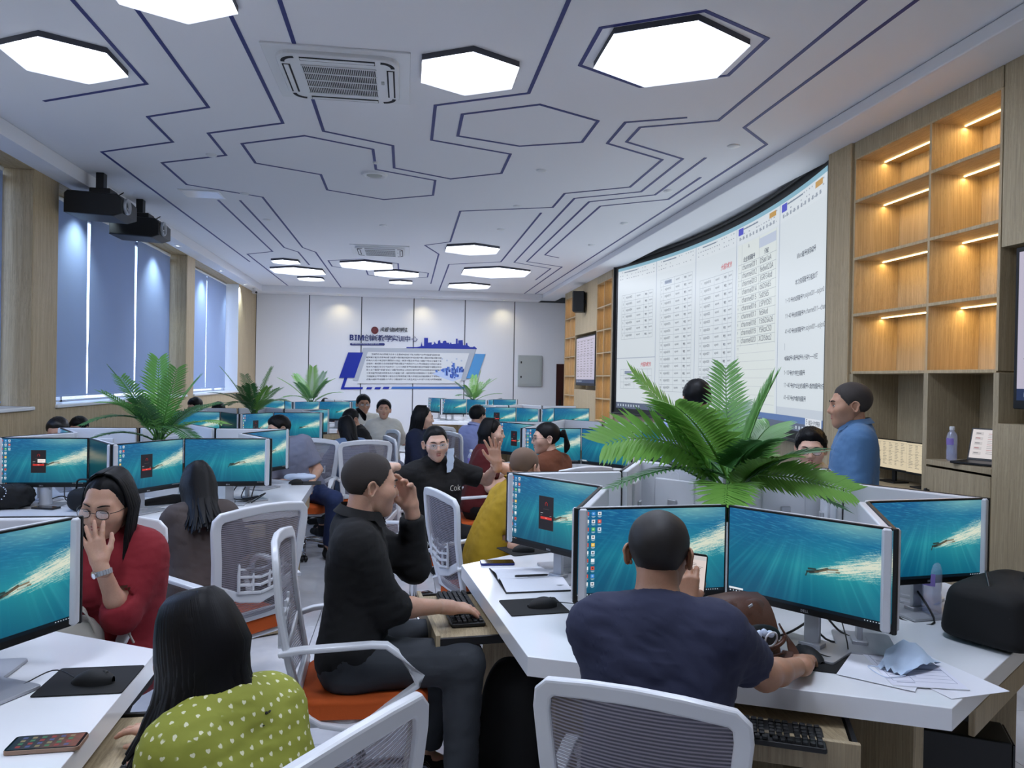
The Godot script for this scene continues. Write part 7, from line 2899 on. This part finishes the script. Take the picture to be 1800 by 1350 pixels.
	if c.get("collar", false):
		var co := MB.new()
		var ra := []
		var rb := []
		var rc := []
		var nb := Transform3D(r2, N + r2 * Vector3(0, 0.005, -0.006))
		for i in 25:
			var a := 0.30 + (TAU - 0.60) * i / 24.0
			var d := Vector3(sin(a), 0, cos(a))
			var lift := 0.5 - 0.5 * cos(a)
			ra.append(nb * (d * Vector3(0.064, 1, 0.068) * s + Vector3(0, 0.028 + 0.022 * lift - 0.012, 0.006)))
			rb.append(nb * (d * Vector3(0.072, 1, 0.077) * s + Vector3(0, 0.056 + 0.020 * lift - 0.012, 0.006)))
			rc.append(nb * (d * Vector3(0.100, 1, 0.104) * s + Vector3(0, 0.014 + 0.020 * lift - (0.022 if i < 3 or i > 21 else 0.0), 0.008)))
		co.grid([ra, rb, rc], true)
		fix_out(co, [ra, rb, rc], N)
		obj("collar", co, c.get("collar_mat", c.top), root)
	# face
	if c.get("face", true):
		for sd in [-1, 1]:
			if c.get("eyes_open", true):
				var e := MB.new()
				e.ell(hx * Vector3(sd * 0.031, 0.0, 0.0815), Vector3(0.0125, 0.0050, 0.006) * s, rh * Basis(Vector3.UP, sd * 0.25), 12, 8)
				obj("eye", e, M.eye, root)
				var ir := MB.new()
				ir.ell(hx * Vector3(sd * 0.0305, 0.0, 0.0862), Vector3(0.0052, 0.0046, 0.0022) * s, rh, 10, 6)
				obj("iris", ir, M.black, root)
			var lid := MB.new()
			var lp := []
			for i in 7:
				var t := i / 6.0 * 2.0 - 1.0
				lp.append(hx * Vector3(sd * 0.031 + t * 0.0145, (0.0058 if c.get("eyes_open", true) else 0.0) * (1.0 - t * t) - 0.0005, 0.0875 - 0.006 * t * t * (1.0 if t * sd > 0 else 0.5)))
			lid.tube(lp, 0.0016 * s, 5)
			obj("eyelid", lid, M.hair_brown, root)
			var br := MB.new()
			var bp := []
			for i in 7:
				var t := i / 6.0
				bp.append(hx * Vector3(sd * (0.013 + 0.036 * t), 0.021 + 0.006 * sin(PI * t * 0.8), 0.0955 - 0.018 * t * t))
			br.tube(bp, [0.0018, 0.0032, 0.0036, 0.0034, 0.003, 0.0024, 0.001] if not fem else [0.0014, 0.0022, 0.0026, 0.0025, 0.0022, 0.0018, 0.001], 6)
			obj("eyebrow", br, M.hair, root)
		var lipm := MB.new()
		for q in [[-0.0555, 0.0042, 0.021], [-0.0645, 0.0050, 0.018]]:
			var lp := []
			for i in 9:
				var t := i / 8.0 * 2.0 - 1.0
				lp.append(hx * Vector3(t * q[2], q[0] + (0.002 if q[0] > -0.06 else -0.001) * (1.0 - t * t), 0.0915 - 0.009 * t * t))
			lipm.tube(lp, [0.0012, 0.003, q[1], q[1] * 1.1, q[1], q[1] * 1.1, q[1], 0.003, 0.0012], 7)
		obj("lips", lipm, M.lip, root)
	if c.get("glasses", false):
		var gl := MB.new()
		for sd in [-1, 1]:
			var rim := []
			for i in 21:
				var a := TAU * i / 20.0
				var sq := 1.0 / maxf(absf(cos(a)), absf(sin(a)))
				var k := lerpf(1.0, sq, 0.35)
				rim.append(hx * Vector3(sd * 0.034 + cos(a) * 0.0235 * k, -0.002 + sin(a) * 0.0165 * k, 0.104 - 0.004 * absf(cos(a))))
			gl.tube(rim, 0.0014 * s, 6, 1.0, Vector3.ZERO, false)
			gl.tube([hx * Vector3(sd * 0.060, 0.004, 0.099), hx * Vector3(sd * 0.074, 0.004, 0.07), hx * Vector3(sd * 0.079, 0.006, 0.0)], 0.0014 * s, 5)
			var ln := MB.new()
			ln.ell(hx * Vector3(sd * 0.034, -0.002, 0.1035), Vector3(0.0235, 0.0165, 0.0008) * s, rh, 16, 8)
			obj("lens", ln, M.lens, root)
		gl.tube([hx * Vector3(-0.011, 0.002, 0.106), hx * Vector3(0, 0.004, 0.108), hx * Vector3(0.011, 0.002, 0.106)], 0.0013 * s, 5)
		obj("glasses", gl, c.get("glasses_mat", M.black), root)
	# hair
	var hs: String = c.get("hair", "short")
	var hm: Material = c.get("hairmat", M.hair)
	var hair := MB.new()
	var shell := []
	match hs:
		"short":
			shell = hair_shell(fem, nu, nv, 0.020, 0.60, 0.26, -0.50, 0.0, 0.006)
		"crew":
			shell = hair_shell(fem, nu, nv, 0.0065, c.get("front", 0.66), 0.26, -0.48, 0.0, 0.0008)
		"thin":
			shell = hair_shell(fem, nu, nv, 0.0075, c.get("front", 0.60), 0.12, -0.62, 0.55, 0.001)
		"bald":
			shell = hair_shell(fem, nu, nv, 0.004, 0.86, 0.20, -0.50, 0.9, 0.0006)
		_:
			shell = hair_shell(fem, nu, nv, 0.007, c.get("front", 0.68), 0.22, -0.75, 0.0, 0.0015)
	var srows := []
	for row in shell:
		var o := []
		for p in row:
			o.append(hx * (p as Vector3))
		srows.append(o)
	hair.grid(srows, false, true)
	fix_out(hair, srows, H)
	var n: int = [16, 26, 44][near]
	match hs:
		"bob":
			long_hair(hair, fem, hx, c.get("bottom", -0.16), 0.0, c.get("wrap", 1.85), n, 0.012, Vector3.DOWN, c.get("ragged", 0.008), c.get("flare", -0.006))
		"long":
			var dn: Array = c.get("hairdown", [0, -cos(l0 * 1.2), -sin(l0 * 1.2) - 0.12])
			long_hair(hair, fem, hx, c.get("bottom", -0.30), 0.0, c.get("wrap", 1.95), n, 0.010, (Vector3(dn[0], dn[1], dn[2])).normalized(), 0.03, c.get("flare", 0.0))
		"pony":
			for j in n:
				var a := TAU * j / n
				var b0 := hx * (Vector3(0.0, 0.02, -0.108) + Vector3(cos(a), sin(a), 0) * 0.012)
				var b1 := hx * (Vector3(0.0, 0.03, -0.145) + Vector3(cos(a), sin(a), 0) * 0.030)
				var b2 := hx * (Vector3(0.0, -0.05, -0.165) + Vector3(cos(a), 0.3 * sin(a), sin(a) * 0.5) * 0.034)
				var b3 := hx * (Vector3(0.0, -0.115, -0.150) + Vector3(cos(a), 0, sin(a) * 0.5) * 0.014)
				lock(hair, bez([b0, b1, b2, b3], 3), 0.013, 0.006, rh.x)
	obj("hair", hair, hm, root)
	root.set_meta("h", H)
	return root


# turn the normals of the rows added last so that they face away from a middle point
func fix_out(mb: MB, rows: Array, mid: Vector3) -> void:
	var k: int = mb.v.size() - rows.size() * (rows[0] as Array).size()
	for i in range(k, mb.v.size()):
		if mb.n[i].length_squared() < 0.2:
			mb.n[i] = (mb.v[i] - mid).normalized()
		elif mb.n[i].dot(mb.v[i] - mid) < 0.0:
			mb.n[i] = -mb.n[i]


func build_people() -> void:
	# front right island
	person({"label": "person in navy T-shirt seen from behind, seated at front island, hand on mouse", "at": [0.635, -1.80], "yaw": 158, "lean": 12, "size": 0.97, "fat": 0.012, "near": 2,
		"top": M.navy, "topname": "t_shirt", "skin": M.skin_tan, "head": [-4, 8, 0], "hair": "thin", "hairmat": M.hair_thin, "face": false, "leg": M.blackcloth, "loose": 0.003, "wrinkle": 0.005, "hip": 0.56, "side": -2,
		"rh": [1.165, 0.795, -2.075], "rhd": [0.5, -0.12, -0.85], "rhn": [-0.1, 1, -0.15], "rp": [0.0, -1.0, 0.12], "rcurl": [0.75, 0.7, 0.8, 0.9], "rfan": 0.9, "rthumb": 0.3, "lh": [0.83, 0.94, -2.13], "lhd": [0.05, 0.95, -0.2], "lhn": [-0.3, -0.1, 1.0], "lp": [-0.8, -0.6, 0.3], "lcurl": [1.1, 1.1, 1.1, 1.1]})
	person({"label": "person in black shirt and grey trousers, seated in profile, raising a hand to face", "at": [-0.19, -2.91], "yaw": 92, "lean": 4, "size": 1.0, "near": 2,
		"top": M.blackcloth, "sleeve": 1.22, "lsleeve": 1.85, "leg": M.trouser, "baggy": 0.008, "head": [14, 4, 0], "hair": "crew", "hairmat": M.hair_short, "collar": true, "loose": 0.004, "legname": "trousers",
		"rh": [0.165, 0.735, -2.93], "rhd": [0.9, -0.2, -0.42], "rhn": [0.1, 1, 0.1], "rp": [-0.6, -0.7, 0.4], "rcurl": [0.6, 0.65, 0.7, 0.7], "lh": [0.03, 1.09, -3.03], "lhd": [-0.22, 1.0, 0.10], "lhn": [0.4, 0.1, -0.9], "lp": [0.75, -0.75, -0.1], "lcurl": [0.6, 1.0, 1.4, 1.6],
		"rspread": 2.0, "lspread": 8.0, "rfoot": Vector2(0, 0.0), "lfoot": Vector2(0.0, -0.14)})
	person({"label": "bald person in mustard yellow polo shirt, mostly hidden by a monitor, one hand raised", "at": [0.44, -4.10], "yaw": 100, "lean": 25, "size": 0.95, "fat": 0.02, "near": 1, "side": -4,
		"top": M.mustard, "topname": "polo_shirt", "collar": true, "skin": M.skin, "head": [35, 14, 0], "hair": "bald", "hairmat": M.hair_grey, "face": true,
		"rh": [0.80, 0.80, -3.86], "rhd": [1, -0.05, 0.1], "rp": [-0.4, -0.8, 0.5], "lh": [0.54, 1.11, -4.42], "lhd": [-0.2, 1.0, 0.05], "lhn": [0.3, 0.1, -1], "lp": [0.9, -0.4, -0.4], "lcurl": [0.15, 0.1, 0.2, 0.3], "lfan": 1.6, "lthumb": 0.0})
	# left
	var r := person({"label": "person in red blouse and glasses with long black hair, covering face with one hand", "at": [-1.06, -3.02], "yaw": -4, "lean": 6, "fem": true, "size": 0.94, "near": 2, "hip": 0.545, "shoulder": 0.88, "tunic": true,
		"top": M.red, "topname": "blouse", "sleeve": 1.22, "leg": M.blackcloth, "headsize": 1.06, "head": [-6, 9, -4], "hair": "long", "bottom": -0.36, "wrap": 1.78, "front": 0.74, "hairdown": [0, -1, 0.13], "glasses": true, "eyes_open": false,
		"lh": [-1.02, 0.955, -2.75], "lhd": [-0.32, 0.95, -0.12], "lhn": [0.15, 0.1, 1.0], "lp": [-0.1, -1.0, 0.45], "lcurl": [0.25, 0.3, 0.35, 0.25], "lfan": 1.5, "lthumb": 0.15, "loose": 0.004})
	var strap := MB.new()
	strap.tube(bez([Vector3(0.02, 0.97, 0.10), Vector3(0.01, 0.90, 0.165), Vector3(0.07, 0.78, 0.17), Vector3(0.13, 0.66, 0.17)], 6), 0.004, 6)
	obj("bag_strap", strap, M.tote, r)
	wristwatch(r, Vector3(-1.02, 0.955, -2.75), Vector3(-0.25, 0.95, -0.05))
	person({"label": "person with black bob and green heart-print blouse, seen from behind at bottom left", "at": [-0.265, -1.61], "yaw": -127, "lean": 22, "fem": true, "size": 0.92, "near": 2, "hip": 0.475,
		"top": M.dots, "topname": "blouse", "sleeve": 0.8, "leg": M.blackcloth, "head": [4, 16, 0], "hair": "bob", "bottom": -0.20, "wrap": 2.1, "ragged": 0.03, "flare": 0.065, "headsize": 1.05, "face": false, "loose": 0.006, "wrinkle": 0.004,
		"rh": [-0.58, 0.70, -2.02], "lh": [-0.56, 0.70, -1.76]})
	person({"label": "person in dark brown top with long dark hair, back turned, at second left island", "at": [-0.99, -4.02], "yaw": 205, "lean": 26, "fem": true, "size": 0.90, "near": 1, "hip": 0.50,
		"top": M.brown, "topname": "top", "sleeve": 0.95, "leg": M.denim, "head": [0, 16, 0], "hair": "long", "headsize": 1.12, "flare": 0.03, "bottom": -0.26, "wrap": 1.9, "face": false, "loose": 0.010, "rh": [-1.0, 0.69, -4.42], "lh": [-1.25, 0.69, -4.40], "shoe": M.shoe_white})
	# middle aisle
	var b := person({"label": "person in black T-shirt and glasses, arms spread, face mask hanging from one ear", "at": [0.20, -5.08], "yaw": 28, "lean": 6, "fem": true, "size": 0.97, "near": 2, "side": 3,
		"top": M.blackcloth, "topname": "t_shirt", "sleeve": 0.75, "leg": M.blackcloth, "head": [-20, 4, 4], "hair": "pony", "front": 0.66, "glasses": true, "glasses_mat": M.silver, "skin": M.skin_pale, "loose": 0.006,
		"rh": [-0.06, 1.06, -4.78], "rhd": [-1, 0.0, 0.25], "rhn": [0, 1, 0.3], "rp": [-0.3, -0.5, -0.9], "rcurl": [0.9, 1.0, 1.1, 1.2], "lh": [0.60, 1.05, -4.95], "lhd": [1, -0.05, 0.0], "lhn": [0, 1, 0.4], "lp": [0.2, -0.6, -0.8], "lspread": 30.0, "rspread": 0.0})
	hanging_mask(b)
	letters("Cok", 0.035, 0.002, M.white, b, Transform3D(Basis(Vector3.RIGHT, 0.0), Vector3(0.0, 0.905, 0.20)), "shirt_lettering", false)
	person({"label": "person in dark red with black bob, in profile at the second right island", "at": [0.58, -6.20], "yaw": 92, "lean": 12, "fem": true, "size": 0.96, "near": 1,
		"top": M.darkred, "topname": "top", "sleeve": 0.6, "head": [-12, 2, 0], "hair": "bob", "bottom": -0.12, "wrap": 1.5, "skin": M.skin_pale, "rh": [0.86, 0.82, -6.14], "lh": [0.98, 0.80, -6.35]})
	person({"label": "person in rust brown with ponytail and glasses, in profile behind the yellow shirt", "at": [1.08, -5.46], "yaw": 222, "lean": 4, "fem": true, "size": 0.97, "near": 1,
		"top": M.rust, "topname": "jumper", "sleeve": 1.8, "head": [48, 2, 0], "hair": "pony", "front": 0.58, "glasses": true, "skin": M.skin_pale})
	person({"label": "person in white blouse, facing the camera near the far left islands", "at": [-0.26, -9.45], "yaw": 6, "lean": -4, "fem": true, "size": 1.0, "near": 1,
		"top": M.white, "topname": "blouse", "sleeve": 0.9, "leg": M.greyprint, "head": [-4, -8, 0], "hair": "short", "skin": M.skin, "loose": 0.010, "rh": [-0.56, 0.98, -9.40], "lh": [0.10, 0.93, -9.48], "rp": [-1, -0.5, 0], "lp": [1, -0.5, 0]})
	person({"label": "person with glasses in dark waistcoat over white, beside the white blouse", "at": [-0.57, -10.42], "yaw": 12, "lean": 0, "size": 1.05, "near": 1,
		"top": M.white, "topname": "shirt", "sleeve": 0.9, "head": [2, 0, 0], "hair": "short", "glasses": true, "skin": M.skin_tan, "waistcoat": true})
	person({"label": "person in light blue with long dark hair, seen from behind in the middle aisle", "at": [-0.48, -7.52], "yaw": 210, "lean": 18, "fem": true, "size": 0.95, "near": 1, "hip": 0.53,
		"top": M.lightblue, "topname": "shirt", "sleeve": 1.5, "leg": M.trouser, "head": [10, 16, 0], "hair": "long", "bottom": -0.20, "wrap": 1.7, "face": false, "rh": [-0.60, 0.77, -7.95], "lh": [-0.85, 0.77, -7.85]})
	person({"label": "person in black looking down, dark hair tied back, beyond the light blue shirt", "at": [-0.38, -8.48], "yaw": -72, "lean": 20, "fem": true, "size": 0.98, "near": 1,
		"top": M.blackcloth, "topname": "jacket", "sleeve": 1.8, "head": [20, 34, 0], "hair": "pony", "front": 0.58, "skin": M.skin})
	person({"label": "person in dark navy shirt with long straight black hair, turned towards the right", "at": [0.12, -7.80], "yaw": 70, "lean": 4, "fem": true, "size": 1.0, "near": 1,
		"top": M.navy2, "topname": "shirt", "sleeve": 0.95, "head": [22, 2, 0], "hair": "long", "bottom": -0.24, "wrap": 1.7, "leg": M.plum, "skin": M.skin_pale})
	person({"label": "person in lavender shirt with short black hair, seated beyond the person in dark red", "at": [0.74, -8.52], "yaw": 125, "lean": 8, "size": 0.98, "near": 1,
		"top": M.lavender, "topname": "shirt", "sleeve": 0.8, "head": [10, 4, 0], "hair": "short", "collar": true})
	person({"label": "person in grey print shirt and jeans, right of the second left island's monitors", "at": [-0.88, -7.02], "yaw": -8, "lean": 16, "size": 0.97, "near": 1, "side": 22,
		"top": M.greyprint, "topname": "shirt", "sleeve": 0.75, "leg": M.denim, "head": [-50, 10, 8], "hair": "short", "rfoot": Vector2(0, -0.02), "lfoot": Vector2(-0.1, -0.22), "lspread": 38.0, "rspread": 10.0})
	# heads that show over the far monitors
	for e in [[[-2.95, -7.10], 180, 1.0, "person whose brownish hair shows over far monitors, leftmost of two heads", "hair_brown"], [[-3.06, -7.85], 170, 0.95, "person with dark hair just right of the brownish-haired head at far left", "hair"],
			[[-2.82, -11.15], 150, 1.09, "person with black hair left of the palm before the far window", "hair"], [[-2.48, -10.75], 178, 1.03, "person with black hair under the palm before the far window", "hair"], [[-1.52, -14.95], 180, 0.96, "person whose black hair shows above the farthest left monitors", "hair"]]:
		person({"label": e[3], "at": e[0], "yaw": e[1] - 180.0, "lean": 12, "size": e[2] * 0.93, "near": 0, "top": M.navy2, "head": [0, 18, 0], "hair": "short", "hairmat": M[e[4]], "face": false, "hip": 0.53})
	# standing and seated by the right-hand shelving
	person({"label": "person in blue polo shirt with cropped hair, standing in profile by lit shelving", "at": [2.56, -4.02], "yaw": -116, "sit": false, "lean": 1, "size": 0.975, "fat": 0.016, "near": 2, "hip": 0.885, "headsize": 1.12,
		"top": M.shirtblue, "topname": "polo_shirt", "sleeve": 0.85, "collar": true, "leg": M.trouser, "skin": M.skin_tan, "head": [4, 3, 0], "hair": "crew", "hairmat": M.hair_short, "front": 0.64, "loose": 0.005})
	person({"label": "person with glasses and short black hair, seated facing the camera by the shelving", "at": [2.66, -4.68], "yaw": -28, "lean": 4, "size": 0.98, "near": 2, "headsize": 1.12,
		"top": M.white, "collar": true, "head": [-2, 4, 0], "hair": "short", "glasses": true, "skin": M.skin_pale})
	person({"label": "person with short black hair standing behind the large palm, before the curved screen", "at": [1.86, -4.66], "yaw": 150, "sit": false, "lean": 4, "size": 0.985, "near": 1,
		"top": M.lavender, "sleeve": 0.8, "leg": M.trouser, "head": [20, 6, 0], "hair": "short"})


func hanging_mask(p: Node3D) -> void:
	var h: Vector3 = p.get_meta("h")
	var mb := MB.new()
	var rows := []
	for i in 7:
		var row := []
		for j in 7:
			var x := lerpf(-0.03, 0.03, j / 6.0)
			row.append(h + Vector3(0.084 + x * 1.2, -0.03 - i * 0.026, 0.05 - x * 0.5 + 0.006 * sin(i * 2.6)))
		rows.append(row)
	mb.grid(rows)
	obj("face_mask", mb, M.maskblue, p)


func wristwatch(p: Node3D, at: Vector3, dir: Vector3) -> void:
	var inv := p.transform.affine_inverse()
	var c := inv * at - (inv.basis * dir).normalized() * 0.02
	var d := (inv.basis * dir).normalized()
	var xa := d.cross(Vector3(0, 0, 1)).normalized()
	var za := xa.cross(d).normalized()
	var mb := MB.new()
	for i in 20:
		var a := TAU * i / 20.0
		var o := xa * cos(a) + za * sin(a)
		mb.box(c + o * 0.0285, Vector3(0.0085, 0.017, 0.003), 0.001, Basis(d.cross(o), d, o))
	obj("watch_strap", mb, M.silver, p)
	var face := MB.new()
	var o2 := (za * 0.8 - xa * 0.6).normalized()
	face.lathe(PackedVector2Array([Vector2(0, 0.005), Vector2(0.011, 0.005), Vector2(0.0135, 0.0035), Vector2(0.0135, -0.002)]), 20, Transform3D(Basis(d.cross(o2), o2, d), c + o2 * 0.030))
	obj("watch_case", face, M.chrome, p)
